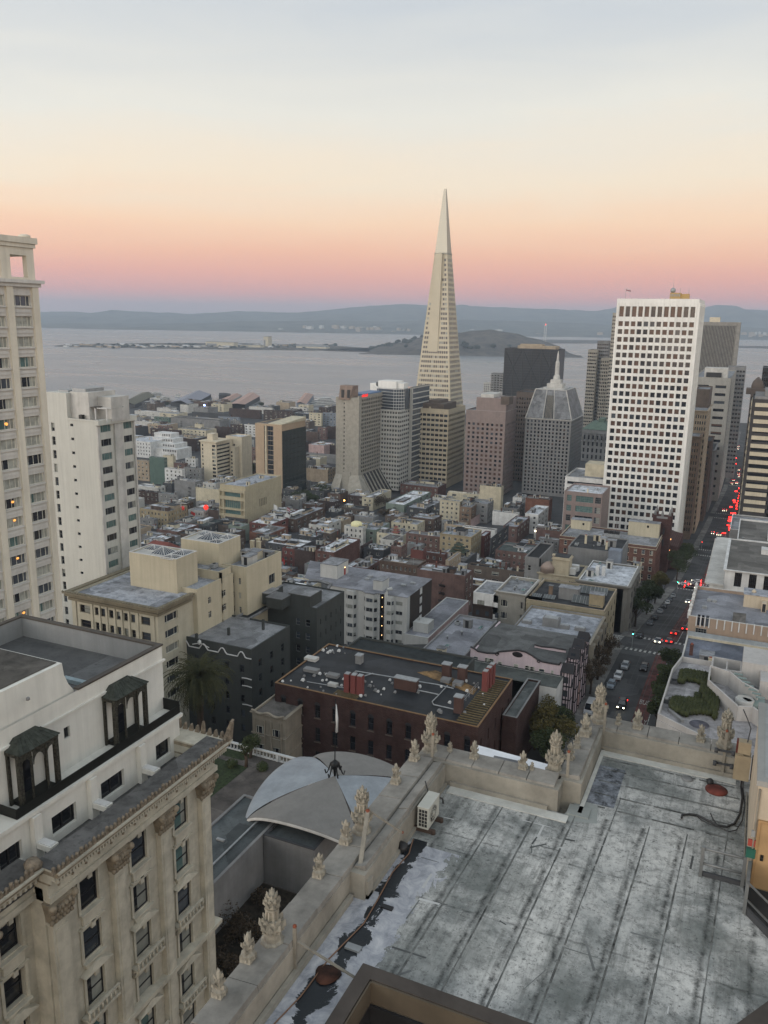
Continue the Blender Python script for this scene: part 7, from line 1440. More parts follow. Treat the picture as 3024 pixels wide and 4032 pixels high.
def bar(b,x0,x1,y0,y1,dz=.014): b.quad((x0,y0,rz(y0)+dz),(x1,y0,rz(y0)+dz),(x1,y1,rz(y1)+dz),(x0,y1,rz(y1)+dz))
for i,(ca,cb) in enumerate(CROSS):
    for yy in ((ca-4,ca-.8),(cb+.8,cb+4)):
        b=MB()
        for j in range(13): x=sx(yy[0])-7.4+j*1.22; bar(b,x,x+.6,*yy)
        solo('crosswalk',b,[lw],kind='structure')
b=MB()
for j in range(11): y=223+j*1.35; bar(b,-31.5,-28,y,y+.65,.17)
solo('crosswalk',b,[lw],kind='structure')
for txt,x,y,s in (('ONLY',sx(174)+1.0,171.5,1.5),('BUS',sx(184)+1.1,182,1.7),('BUS',sx(262)+1.1,262,1.7)):
    cu=bpy.data.curves.new("road_marking",'FONT'); cu.body=txt; cu.size=s; cu.extrude=0; cu.materials.append(lw); o=bpy.data.objects.new("road_marking",cu); COL.objects.link(o); sl_=(rz(y+2)-rz(y))/2; o.location=(x,y,rz(y)+.03); o.scale=(.75,2.2,1); o.rotation_euler=(math.atan(sl_),0,0); o['kind']='structure'
# ---- vehicles
TYRE=plain('tyre',(24,24,25),.9); HUB=plain('hub',(120,122,124),.4,.6); CG=glassy('car_glass',(36,40,46),.08,.9,.2)
HL=plain('headlamp',(255,250,220),.4,emit=(255,246,210),es=9); TL=plain('taillamp',(200,20,20),.4,emit=(255,38,30),es=5); TF=plain('taillamp_far',(200,20,20),.4,emit=(255,30,24),es=16); TLo=plain('taillamp_off',(110,24,22),.4); HLo=plain('headlamp_off',(170,175,180),.2); 
def paint(c): return plain('paint_%d_%d_%d'%c,c,.3,.3,.6,var=.03)
def carmesh(L_,W2,H,van):
    b=MB(); g=MB(); l,w=L_/2,W2/2
    prof=[(-l,.45),(-l,.75),(-l*.97,.85),(-l*.5 if not van else -l*.8,.95),( -l*.5 if not van else -l*.8,.95),(l*.62,.98),(l,.9),(l,.4)]
    def ring(pts,ws): return [(x*0+s*ww,x_,z) for (x_,z),ww in zip(pts,ws) for s in ()]
    # lower body: tapered in plan, rounded nose
    bot=[(-w*.94,-l,.32),(w*.94,-l,.32),(w,-l*.7,.28),(w,l*.7,.28),(w*.9,l,.34),(-w*.9,l,.34),(-w,l*.7,.28),(-w,-l*.7,.28)]
    top=[(-w*.86,-l*.97,.86),(w*.86,-l*.97,.86),(w*.97,-l*.6,.95),(w*.97,l*.6,.98),(w*.86,l*.97,.92),(-w*.86,l*.97,.92),(-w*.97,l*.6,.98),(-w*.97,-l*.6,.95)]
    b.hexa(bot,top)
    y0,y1=(-l*.42,l*.82) if not van else (-l*.62,l*.95); r0,r1=(y0+.55,y1-.45) if not van else (y0+.5,y1-.15)
    g.hexa([(-w*.9,y0,.93),(w*.9,y0,.93),(w*.9,y1,.95),(-w*.9,y1,.95)],[(-w*.72,r0,H-.06),(w*.72,r0,H-.06),(w*.72,r1,H-.06),(-w*.72,r1,H-.06)])
    b.hexa([(-w*.74,r0-.03,H-.07),(w*.74,r0-.03,H-.07),(w*.74,r1+.03,H-.07),(-w*.74,r1+.03,H-.07)],[(-w*.66,r0+.1,H),(w*.66,r0+.1,H),(w*.66,r1-.1,H),(-w*.66,r1-.1,H)])
    for s in (-1,1):
        for (ya,za,yb,zb_) in ((y0,.93,r0,H-.06),(y1,.95,r1,H-.06),((y0+y1)/2,.95,(r0+r1)/2,H-.06)):
            b.tube([(s*w*.9,ya,za),(s*w*.73,yb,zb_)],.045,4)
    return b,g
CARN={}
def make_car(label,col,x,y,away,L_=4.5,W2=1.85,H=1.45,van=False,lit=True,small=False,group=None,cat='car',name='car',rot=None):
    key=(col,L_,van,lit,small,away)
    z=rz(min(1270,max(61,y)))+.01; slope=math.atan((rz(min(1270,y+3))-rz(y-3))/6)
    rzv=0 if not away else math.pi     # model nose points to -Y
    if rot is not None: rzv=rot; slope_x=0
    if key in CARN:
        e=copy_tree(CARN[key])
    else:
        t=Thing(name,label,cat,(0,0,0)); e=t.e; b,g=carmesh(L_,W2,H,van)
        t.part('body',b,[paint(col)]); t.part('windows',g,[CG])
        l,w=L_/2,W2/2
        if not small:
            for sy in (-l*.62,l*.62):
                for s in (-1,1):
                    c_=MB(); c_.tube([(s*w*.82,sy,.34),(s*w*1.0,sy,.34)],.34,14); wo=t.part('wheel',c_,[TYRE]); c_=MB(); c_.tube([(s*w*.99,sy,.34),(s*w*1.015,sy,.34)],.2,8); t.part('hub',c_,[HUB],parent=wo)
            for s in (-1,1): c_=MB(); c_.box(s*w*.98,s*w*1.12,y0_m(l)-.1,y0_m(l)+.1,.95,1.12); t.part('mirror',c_,[paint(col)])
        else:
            c_=MB()
            for sy in (-l*.62,l*.62):
                for s in (-1,1): c_.tube([(s*w*.82,sy,.34),(s*w*1.0,sy,.34)],.34,10)
            t.part('wheel',c_,[TYRE])
        for s in (-1,1):
            c_=MB(); c_.box(s*w*.5,s*w*.86,-l-.03,-l*.96,.58,.8); t.part('headlight',c_,[HL if lit and not away else HLo])
            c_=MB(); q=.5 if not small else .3; c_.box(s*w*q,s*w*.98,l*.96,l+.05,.6,.92+.3*small); t.part('taillight',c_,[(TF if small else TL) if lit else TLo])
        CARN[key]=e
    e.location=(x,y,z); e.rotation_euler=((slope if not away else -slope) if rot is None else 0,0,rzv)
    tag(e,label,cat,group); LABELS[label]=1; return e
def y0_m(l): return -l*.35
BK,WH,SV,GY,BL,RD=(22,23,26),(196,198,200),(140,144,148),(78,82,88),(38,48,70),(110,30,28)
P_='cars parked along the left kerb'
for lab,k,px,py,col,kw in [
 ('silver parked car nearest the first crossing, top of the near kerbside row','H',520,1465,SV,{}),('white parked car in the middle of the near kerbside row','H',465,1545,WH,{}),('silver blue parked car nearest the stone pinnacle','H',410,1615,(120,132,144),{})]:
    x,y,z=onT((k,px,py)); make_car(lab,col,x+.2,y,False,lit=False,group=P_,**kw)
for i,(px,py,lab) in enumerate([(680,1235,'dark parked car just past the first crossing'),(745,1130,'second dark parked car past the first crossing'),(775,1085,'third dark parked car beside the tall street trees'),(815,1035,'grey parked car, fourth past the first crossing'),(850,995,'black parked car, fifth past the first crossing'),(875,965,'pale parked car near the second crossing'),(895,940,'dark parked car next to the second crossing'),(925,912,'last parked car before the second crossing')]):
    x,y,z=onT(('H',px,py)); make_car(lab,(BK,GY,BK,SV,BK,WH,GY,SV)[i],sx(y)-6.2,y,False,lit=False,group=P_)
x,y,z=onT(('H',500,1775)); make_car('black car coming up the hill with both headlights on',BK,x,y,False,H=1.7,L_=4.7)
x,y,z=onT(('H',675,1480)); make_car('black unlit car driving in the middle of the near block',BK,x,y,False,lit=False)
x,y,z=onT(('H',815,1530)); make_car('small dark car with red lamps half hidden by the right hand tree',GY,x+.2,y,True,L_=4.2)
x,y,z=onT(('H',245,1810)); make_car('white van parked behind the tallest stone pinnacle',WH,x,y,False,L_=5.6,W2=2.1,H=2.3,van=True,lit=False,cat='van',name='van')
x,y,z=onT(('H',1000,1170)); make_car('car with red tail lamps at the curb under the tan building',BK,x,y,True)
x,y,z=onT(('H',912,1205)); make_car('car with red tail lamps in the right lane beyond the first crossing',RD,x,y,True)
x,y,z=onT(('H',875,1270)); make_car('car braking on the first crossing beside the one with headlights',GY,x,y,True)
x,y,z=onT(('H',785,1272)); make_car('car with yellow headlights stopped at the first crossing',SV,x,y,False)
x,y,z=onT(('H',1185,738)); make_car('lone car with red tail lamps just past the second crossing',BK,x,y,True)
x,y,z=onT(('H',1240,615)); make_car('lone car with red tail lamps at the third crossing',BK,x,y,True)
x,y,z=onT(('H',1022,955)); make_car('car with bright headlights approaching the second crossing by the tan building',WH,x,y,False)
# crossing traffic at the second crossing
cols=[WH,SV,GY,BK,WH]
for i,(px,py) in enumerate([(990,815),(1040,805),(1085,820),(1035,840),(1090,790)]):
    x,y,z=onT(('H',px,py)); make_car('car crossing the street in the lit cluster at the second crossing, '+('leftmost','upper middle','right','lower middle','topmost')[i],cols[i],x,y,False,small=True,rot=math.pi/2 if i%2 else -math.pi/2,L_=4.4+.01*i)
far=[(1200,1070,1),(1185,1130,1),(1080,1070,0),(1135,1085,0),(1155,1085,0),(1125,1145,0),(1255,940,1),(1300,950,1),(1300,980,1),(1280,862,1),(1245,985,1),(1195,832,0),(1215,832,0),(1345,805,1),(1335,780,1),(1355,755,1),(1370,735,1),(1310,745,1),(1365,700,1),(1380,680,1),(1375,655,1),(1385,630,1),(1360,600,1),(1270,795,1),(1280,550,0),(1300,515,0),(1330,545,0),(1390,500,1),(1400,440,1),(1350,450,0),(1355,475,0),(1310,280,1),(1320,340,1),(1345,800,1),(1350,160,0),(1345,185,0),(1355,405,0),(1325,630,1),(1385,715,1),(1305,725,1)]
far+=[(1395-(py-590)*.2+((py//9)%3-1)*16,py,1) for py in range(596,830,9)]+[(1262+((py//14)%2)*45,py,1) for py in range(860,1060,22)]
for i,(px,py,aw) in enumerate(far):
    x,y,z=onT(('X',px,py)); x=max(sx(y)-7,min(sx(y)+9.,x))
    make_car('distant car in the evening queue showing '+('red tail lamps' if aw else 'pale headlights'),(BK,GY,SV,WH)[i%4],x,y,bool(aw),small=True,L_=4.5,group='distant cars queueing '+('away down the street' if aw else 'towards the viewer'))
# ---- signals and lamps
def signal(lab,q,h,mat,arm=0):
    x,y,z=onT(q,h); zg=T(x,y); b=MB(); th=Thing('traffic_light',lab,'traffic light',(x,y,zg)); b.tube([(x,y,zg),(x,y,z+.4)],.09,6); th.part('pole',b,[M_.galv]); b=MB(); b.box(x-.2,x+.2,y-.28,y-.1,z-.5,z+.6); th.part('signal_head',b,[FR_D]); b=MB(); b.lathe(x,y-.3,[(.02,z-.35),(.14,z-.28),(.14,z-.12),(.02,z-.05)],8); th.part('signal_lamp',b,[mat])
GRN=plain('signal_green',(60,230,180),.5,emit=(80,255,200),es=12); RDS=plain('signal_red',(240,40,30),.5,emit=(255,60,40),es=10); AMB=plain('lamp_amber',(255,190,110),.5,emit=(255,180,95),es=10)
signal('green traffic light on the left at the second crossing',('H',945,785),5,GRN); signal('green traffic light on the left at the first crossing',('H',590,1192),4.5,GRN); signal('red traffic light on the left near the third crossing',('X',970,1150),5,RDS)
def lampo(lab,q,h,mat=AMB,r=.28):
    x,y,z=onT(q,h); zg=T(x,y); th=Thing('street_lamp',lab,'street lamp',(x,y,zg)); b=MB(); b.tube([(x,y,zg),(x,y,z-.2),(x+.1,y,z)],[.12,.07,.06],6); th.part('pole',b,[FR_D]); b=MB(); b.blob((x,y,z),r,0,1,0,1); th.part('lamp',b,[mat])
lampo('small lit lamp by the foot of the half timbered bays',('H',95,1700),3.5); lampo('lit lamp under the red hoarding of the church',('X',575,1213),6); lampo('second lit lamp beside the church entrance',('X',593,1295),5); lampo('amber lamp at the corner of the second crossing',('X',585,1572),3.5)
lampo('white lit lamp at the shoulder of the market hall',('U',855,800),7,HL,.5); lampo('amber lamp beside the grey roofed rear block',('U',250,545),5,AMB,.7); lampo('blue white lamp on the waterfront by the piers',('P',912,318),8,plain('lamp_blue',(150,180,255),.5,emit=(130,160,255),es=14),1.6); lampo('white lamp on the bluish block near the wide warehouse',('P',1168,500),16,HL,.9)
lampo('yellow lamp glowing on the plaza before the concrete hotel',('R',1180,400),4,AMB,.7); lampo('white lamp at the road bend before the tan tower',('R',940,375),5,HL,.6); lampo('warm lamp at the right leg of the concrete hotel',('R',1420,330),5,AMB,.8); lampo('warm lamp at the left of the concrete hotel foot',('R',1130,330),6,AMB,.8)
# ---- trees
def leafmat(n,a,b_): 
    if n in MATS: return MATS[n]
    m,nt,bs,N,L=nodes(n); v=coords(N,L); L.new(ramp_n(N,L,noise_n(N,L,v,.7,5,.7),[(.3,lin(a)),(.7,lin(b_))]),bs.inputs["Base Color"]); bs.inputs["Roughness"].default_value=.8; bs.inputs["Specular IOR Level"].default_value=.2; MATS[n]=m; return m
LF=leafmat('leaf_dark',(40,50,34),(70,78,48)); LO=leafmat('leaf_olive',(66,64,38),(98,88,50)); LB_=leafmat('leaf_bare',(62,54,46),(86,74,60)); LH=leafmat('leaf_hedge',(44,50,30),(66,70,42)); BARK=plain('bark',(70,58,48),.9)
def leaves(b,c,r,n,s,rr,sq=(1,1,.8),mi=0):
    for i in range(n):
        while True:
            p=Vector((rr.uniform(-1,1),rr.uniform(-1,1),rr.uniform(-1,1)))
            if .25<p.length<1: break
        p=Vector((c[0]+p.x*r*sq[0],c[1]+p.y*r*sq[1],c[2]+p.z*r*sq[2])); a=Vector((rr.uniform(-1,1),rr.uniform(-1,1),rr.uniform(-.6,.6))).normalized()*s; q=Vector((rr.uniform(-1,1),rr.uniform(-1,1),rr.uniform(-1,1))).cross(a); q=q.normalized()*s*.6
        b.quad(p-a,p-q,p+a,p+q,mi)
def tree(lab,x,y,zg,h,r,mat,seed,n=2600,s=.28,group=None,gap=.5,name='street_tree'):
    rr=random.Random(seed); th=Thing(name,lab,'tree',(x,y,zg),group); b=MB(); top=zg+h
    b.tube([(x,y,zg-.3),(x+.1,y,zg+h*.3),(x,y+.1,zg+h*.55)],[.28,.22,.14],8); k=[]
    for i in range(9):
        a=i*2.4+rr.random(); q=(x+math.cos(a)*r*rr.uniform(.35,.75),y+math.sin(a)*r*rr.uniform(.35,.75),zg+h*rr.uniform(.5,.92)); b.tube([(x,y,zg+h*rr.uniform(.25,.45)),((x+q[0])/2,(y+q[1])/2,(zg+h*.35+q[2])/2+.3),q],[.12,.08,.03],5); k.append((q,r*rr.uniform(.3,.5)))
    k.append(((x,y,top-r*.4),r*.5)); k.append(((x,y,zg+h*.62),r*.6)); th.part('trunk',b,[BARK]); b=MB()
    for q,rc in k: leaves(b,q,rc,n//len(k),s,rr)
    th.part('crown',b,[mat])
TG='trees lining the left side of the street'
for i,(k,px,py,h,r,m,lab) in enumerate([('H',640,1150,13,5,LF,'dark tree with a broad crown just past the first crossing'),('H',700,1050,13,5,LF,'second dark tree past the first crossing'),('H',760,960,12,4.5,LO,'rusty tree, third past the first crossing'),('H',790,900,11,4,LO,'rusty brown tree close to the second crossing'),('X',700,1560,14,6,LF,'large dark tree just beyond the second crossing'),('X',780,1430,14,6,LF,'dark tree beyond the second crossing under the church'),('X',850,1380,11,4,LO,'olive tree approaching the third crossing'),('H',415,1430,8,3.2,LB_,'thin bare tree between the crossing and the parked cars'),('H',330,1570,9,3.4,LB_,'bare brown tree beside the parked cars'),('H',250,1680,9,3.4,LB_,'bare brown tree behind the silver parked car'),('H',160,1700,9,3.5,LB_,'bare tree below the half timbered bays')]):
    x,y,z=onT((k,px,py)); x=min(x,sx(y)-9.8); tree(lab,x,y,z,h,r,m,20+i,3000 if m is not LB_ else 1500,.33 if m is not LB_ else .2,TG)
for i,(px,py,h,r,m,lab) in enumerate([(1230,560,10,3.6,LO,'yellowing tree behind the small brick annex'),(1300,640,9,4.2,LO,'broad olive shrub tree right of the small brick annex'),(1250,700,9,4,LF,'dark tree between the parapet pinnacle and the annex'),(1180,560,8,2.6,LO,'slender tree at the corner of the small brick annex'),(1350,560,8,3.6,LF,'dark green tree left of the tallest pinnacle')]):
    x,y,z=onT(('L',px,py),6); tree(lab,x,y,T(x,y),h,r,m,50+i,3000,.22)
for i,(k,px,py,h,r,m,lab) in enumerate([('H',940,1350,8,3.4,LF,'round dark tree at the left end of the blue grey low roof'),('H',800,1640,13,3.4,LF,'tall dark tree hiding the kerb beside the white terrace'),('H',830,1540,10,2.6,LF,'dark tree near the top of the white terrace wall'),('H',770,1790,12,3,LF,'dark tree at the near end of the white terrace wall')]):
    x,y,z=onT((k,px,py),7); x=sx(y)+6.6; tree(lab,x,y,T(x,y),h,r,m,70+i,3600,.24)
for i,(px,py,r,lab) in enumerate([(100,430,9,'bare spreading tree in front of the grey block with white roof strips'),(300,450,8,'second bare tree in front of the concrete hotel'),(230,600,6,'bare dark tree among the low roofs of the centre')]):
    x,y,z=onT(('S',px,py),5); tree(lab,x,y,T(x,y),10,r,LB_,90+i,2200,.4)
for i,(k,px,py,r,lab) in enumerate([('P',182,315,5,'round tree on the waterfront left of the lilac pier'),('P',405,305,5.5,'round tree on the waterfront beside the lilac pier gable'),('V',262,480,4.5,'round tree on the waterfront behind the tan tower'),('V',490,485,4.5,'round tree on the waterfront left of the short pier shed'),('P',1500,1150,9,'dark tree mass at the left foot of the tan tower'),('R',620,380,9,'dark trees at the right foot of the tan tower'),('R',760,400,7,'dark tree by the road bend right of the tan tower'),('R',880,300,8,'dark tree behind the road bend near the hotel')]):
    x,y,z=onT((k,px,py),5); tree(lab,x,y,T(x,y),10,r,LF,110+i,1600,.6)
# palm
px_,pz_=onY(('K',300,300),118); zg=T(px_,118); th=Thing('palm_tree','large date palm with a shaggy drooping crown in front of the dark green grey block','palm tree',(px_,118,zg)); b=MB(); rr=random.Random(5)
b.tube([(px_,118,zg),(px_+.2,118,pz_-2),(px_,118,pz_)],[.75,.6,.8],12); b.lathe(px_,118,[(.7,pz_-1.6),(1.25,pz_-.5),(.9,pz_+.5)],12); th.part('trunk',b,[BARK]); b=MB()
for i in range(190):
    a=rr.uniform(0,6.283); el=rr.uniform(-.6,1.35); L_=rr.uniform(6.6,8.6); pts=[]; p=Vector((px_,118,pz_+.2)); e=el
    for j in range(9): pts.append(p.copy()); p=p+Vector((math.cos(a)*math.cos(e),math.sin(a)*math.cos(e),math.sin(e)))*L_/8; e-=.17+.05*j*.5
    b.tube(pts,[.05]*9,3)
    for j in range(1,9):
        t=(pts[j]-pts[j-1]).normalized(); sd=t.cross(Vector((0,0,1))); sd=sd.normalized() if sd.length>.1 else Vector((1,0,0)); ll=.95*math.sin(min(1,j/8+.12)*math.pi)**.6+.15
        for q in (0,.5):
            c=pts[j-1]+(pts[j]-pts[j-1])*q
            for s in (-1,1): d_=(sd*s*.8+t*.55+Vector((0,0,-.35))).normalized()*ll; w=t*.1; b.quad(c-w,c+w,c+d_+w*.3,c+d_-w*.3)
th.part('fronds',b,[leafmat('leaf_palm',(42,48,32),(74,72,46))])
# ------------------------------------------------------------------ garden court with vaulted canopy
GZ=88.
gm=plain('lawn_grass',(44,56,32),.95,var=.3,sc=2)
def sheet(name,pts,z,mat,kind='structure'): b=MB(); b.add([(x,y,z) for x,y in pts],[tuple(range(len(pts)))]); return solo(name,b,[mat],kind=kind)
b=MB(); b.prism([(-110,50),(-30,50),(-30,92.6),(-110,92.6)],GZ-22,GZ,0); solo('terrace_ground',b,[roofing('court_paving',(96,88,82),(78,72,68),.5,.9)],kind='structure')
sheet('lawn',[(-90,60),(-61,60),(-60,89),(-90,91)],GZ+.03,gm); sheet('lawn',[(-66.4,90.3),(-61.8,90.3),(-60.8,92.3),(-66,92.3)],GZ+.03,gm)
BW=plaster('baluster_white',(176,180,180),.06)
th=Thing('balustrade','white stone balustrade along the edge of the lawn, partly behind a small tree','balustrade',(-62,92.4,GZ)); b=MB(); b.box(-78,-52,92.2,92.6,GZ+1.0,GZ+1.18); b.box(-78,-52,92.25,92.55,GZ,GZ+.15); th.part('rail',b,[BW]); 
for i in range(6): b=MB(); xx=-78+i*5.2; b.box(xx-.2,xx+.2,92.18,92.62,GZ,GZ+1.0); th.part('pier',b,[BW])
for i in range(46):
    xx=-77.5+i*.56; b=MB(); b.lathe(xx,92.4,[(.09,GZ+.15),(.13,GZ+.4),(.06,GZ+.75),(.09,GZ+1.0)],6); th.part('baluster',b,[BW])
x,y=onZ(('K',640,800),GZ); tree('small round tree in front of the white balustrade',x,y,GZ,3.6,1.5,LF,131,1500,.12,name='garden_tree'); x,y=onZ(('K',612,860),GZ); tree('sapling on the lawn corner by the path',x,y,GZ,3.6,1.,LF,132,600,.1,name='garden_tree')
for i,(px,py,lab) in enumerate([(520,860,'low dark shrub on the lawn edge'),(720,880,'dark clipped shrub at the path corner')]):
    x,y=onZ(('K',px,py),GZ); b=MB(); leaves(b,(x,y,GZ+.5),.9,500,.1,random.Random(i)); b.blob((x,y,GZ+.4),.6,1,i); solo('shrub',b,[LF,LF],lab,'shrub')
# vaulted canopy on the grid
ca=7.7; cx_,cy_=onZ(('K',1192,905),GZ+9.6); zc=GZ+5.2
def vz(x,y):
    u,v=abs(x),abs(y); m_=min(u,v); M_=max(u,v); ed=ca+1.0*(1-0)
    arch=lambda t:2.5*math.sqrt(max(0,1-(t/ca)**2)) 
    return zc+arch(m_)*(1)+1.6*(1-M_/ca)+ (0 if True else 0)
th=Thing('entrance_canopy','vaulted grey canopy of four arched lobes with a flagpole at its centre','canopy',(cx_,cy_,GZ)); n=28
for nm,sel in (('lobe_left',0),('lobe_front',1),('lobe_right',2),('lobe_back',3)):
    b=MB(); N_=n
    for th_ in (0,):
        pts=[]
        for i in range(N_+1):
            d_=ca*i/N_
            row=[]
            for j in range(N_+1):
                t=-d_+2*d_*j/N_; bul=1+.10*(1-(t/ca)**2)*(i/N_)   # edges bow outwards
                dd=d_*bul; x,y={0:(-dd,t),1:(t,-dd),2:(dd,t),3:(t,dd)}[sel]; row.append((cx_+x,cy_+y,vz({0:(-d_),1:t,2:d_,3:t}[sel],{0:t,1:-d_,2:t,3:d_}[sel])))
            pts.append(row)
    b.v=[p for r in pts for p in r]; m_=N_+1; b.f=[(i*m_+j,i*m_+j+1,(i+1)*m_+j+1,(i+1)*m_+j) for i in range(N_) for j in range(N_)]; b.m=[0]*len(b.f); b.sm=[True]*len(b.f)
    e0=pts[-1]; k=len(b.v); b.v+=[(x,y,z-.35) for x,y,z in e0]; b.f+=[((N_)*m_+j,N_*m_+j+1,k+j+1,k+j) for j in range(N_)]; b.m+=[1]*N_; b.sm+=[True]*N_
    th.part('roof_lobe',b,[plaster('canopy_zinc',(142,152,161),.12,.5,.4) if sel in(0,2) else plaster('canopy_grey',(126,124,120),.06,.7,.3),M_.stucco_pale],"bluish zinc covered lobe" if sel in(0,2) else "plain grey lobe")
b=MB()
for s in (-1,1):
    for q in (-1,1): b.box(cx_+s*ca*.93-.35,cx_+s*ca*.93+.35,cy_+q*ca*.93-.35,cy_+q*ca*.93+.35,GZ,zc+.1)
th.part('column',b,[M_.stucco_pale])
zt=vz(0,0)+cz0 if False else vz(0,0); BKM=plain('iron_black',(26,28,30),.5,.3); b=MB()
for i in range(6):
    a=i*math.pi/3+.3; pts=[]
    for t in range(9): u=t/8; rr_=.15+1.05*u; pts.append((cx_+rr_*math.cos(a),cy_+rr_*math.sin(a),zt+1.5-1.2*u**1.5+.35*math.sin(u*6.3)+(.45 if t==8 else 0)))
    b.tube(pts,.08,6)
b.lathe(cx_,cy_,[(.12,zt),(.2,zt+.8),(.5,zt+1.3),(.62,zt+1.6),(.3,zt+1.9),(.1,zt+2.1)],12); fp=th.part('flagpole_base',b,[BKM]); b=MB(); hpole=onY(('K',1200,430),cy_)[1]; b.tube([(cx_,cy_,zt+2),(cx_+.05,cy_,hpole)],[.07,.04],8); b.blob((cx_+.05,cy_,hpole+.1),.12,0,1,0,1); th.part('flagpole',b,[BKM]); b=MB(); f0,f1=onY(('K',1200,450),cy_)[1],onY(('K',1210,632),cy_)[1]
n,m_=9,8; b.v=[(cx_+.08+(.04+.075*math.sin(j/(m_-1)*2.9)*(i%3)*.9)+.012*i,cy_-.05+.12*math.sin(i*2.1+j*.4),f0+(f1-f0)*j/(m_-1)-.02*i) for j in range(m_) for i in range(n)]; b.f=[(j*n+i,j*n+i+1,(j+1)*n+i+1,(j+1)*n+i) for j in range(m_-1) for i in range(n-1)]; b.m=[0]*len(b.f); b.sm=[True]*len(b.f); b.tube([(cx_+.2,cy_-.08,f0-.1),(cx_+.3,cy_-.1,(f0+f1)/2),(cx_+.34,cy_-.1,f1)],[.05,.16,.1],8); th.part('flag',b,[M_.stucco_white],"white flag hanging limp")
# covered walk and annex beside the canopy
an=roofing('annex_dark_roof',(78,86,88),(62,70,72),.3,.7)
th=building('covered_walk','long low grey roofed walkway running left of the canopy',-51.2,-44.9,52,75,94,M_.stucco_grey,an,zb=GZ,par=.1,cop=M_.stucco_grey)
b=MB(); b.box(-46.9,-46.7,52,75,94.0,94.12); b.box(-50.2,-49.4,58,58.6,94,94.35); b.box(-49,-48,66.2,66.5,94,94.2,0); th.part('roof_seam',b,[M_.galv])
th=building('service_annex','square grey annex with a dark hatch roof under the edge of the canopy',-44.8,-38.4,69.2,75.6,94.0,M_.stucco_grey,an,zb=GZ,par=.1,cop=M_.stucco_dark)
b=MB(); q=(-42,73.2); b.box(q[0]-.7,q[0]+.7,q[1]-.7,q[1]+.7,93.9,94.4); b.lathe(q[0],q[1],[(.38,94.4),(.38,94.9),(.5,94.95),(.5,95.15),(.1,95.25)],12); th.part('roof_vent',b,[M_.galv])
b=MB(); rr=random.Random(9)
for i in range(38): leaves(b,(rr.uniform(-44.5,-33),rr.uniform(54,67),GZ+rr.uniform(.5,1.6)),rr.uniform(.8,1.6),220,.14,rr)
solo('shrubbery',b,[LB_],'dim tangle of shrubs in the yard below the parapet','shrubs',kind='stuff')
b=MB(); b.quad((-45,50,GZ+.02),(-30,50,GZ+.02),(-30,69,GZ+.02),(-45,69,GZ+.02)); solo('yard_soil',b,[plain('soil',(48,42,34),.95,var=.3)],kind='structure')
# ------------------------------------------------------------------ right of the street
th=None
def rb(name,lab,k,fl_,fr_x,Y,depth,wall,roof,front,side=None,**kw):
    x0,zt=onY((k,)+fl_,Y); x1=fr_x
    return building(name,lab,x0,x1,Y,Y+depth,zt,wall,roof,front=front,side=side,sidef='L',**kw)
Yt=190.; x0,zt=oY('H',1030,1055,Yt); TW=plaster('tan_wall',(164,138,114),.08,.8,.3); ZX=lambda x:oY('Z',x,1200,Yt)[0]-x0; ZZ=lambda y:oY('Z',700,y,Yt)[1]
zb=66.; x1=15.
th=building('apartment_block','tan apartment block with white fins along its parapet, right of the street',x0,x1,Yt,214,zt,TW,M_.lilac_roof,front=dict(xs=[(ZX(a),ZX(c)) for a,c in ((705,742),(772,808),(848,888),(915,952),(985,1025))]+[(ZX(1060),ZX(1060)+1.1),(ZX(1060)+2.4,ZX(1060)+3.6)],zs=[(ZZ(1250)-zb,ZZ(1180)-zb),(ZZ(1365)-zb,ZZ(1295)-zb),(ZZ(1480)-zb,ZZ(1410)-zb)],rec=.25,kind='sash',frame=FR_W,gset='std'),side=dict(cols=5,floor=3.4,wf=.3,hf=.5,top=1.5,rec=.2,kind='sash',frame=FR_W,gset='std'),zb=zb,sidef='L',par=.7,cop=M_.stucco_pale,cat='building')
b=MB()
for x in [620,690,760,825,895,965,1035,1100]: xx=x0+ZX(x); b.box(xx-.12,xx+.12,Yt-.2,Yt-.003,zt-2.1,zt+.25)
for x in (430,468,508,548): xx=x0+ZX(x); b.box(xx-.12,xx+.12,Yt-.25,Yt-.003,ZZ(1120),zt+.3)
th.part('parapet_fin',b,[M_.stucco_white],kind='stuff')
for i,(a,c) in enumerate(((438,462),(476,500),(516,542))):
    put_window(th,(x0+ZX((a+c)/2),Yt-.03,ZZ(1110)),0,ZX(c)-ZX(a),ZZ(1010)-ZZ(1110),'sash',FR_D,'office')
put_window(th,(x0+ZX(480),Yt-.04,ZZ(1200)),0,ZX(528)-ZX(425),ZZ(1135)-ZZ(1200),'grid',FR_G,'office')
b=MB(); b.box(x0+ZX(415),x0+ZX(530),Yt-.9,Yt-.01,ZZ(1290),ZZ(1262)); b.box(x0+ZX(425),x0+ZX(490),Yt-2.2,Yt-.02,ZZ(1400)-1,ZZ(1300),1); th.part('entrance_hood',b,[M_.stucco_brown,M_.stucco_pale])
for i in range(6):
    yy=Yt+1+i*4.3; b=MB(); b.box(x0-.3,x0+.3,yy-.5,yy+.5,zt-.8,zt+.5); b.lathe(x0,yy,[(.3,zt+.5),(.38,zt+.8),(.12,zt+1.4)],8); th.part('parapet_ornament',b,[M_.stucco_white])
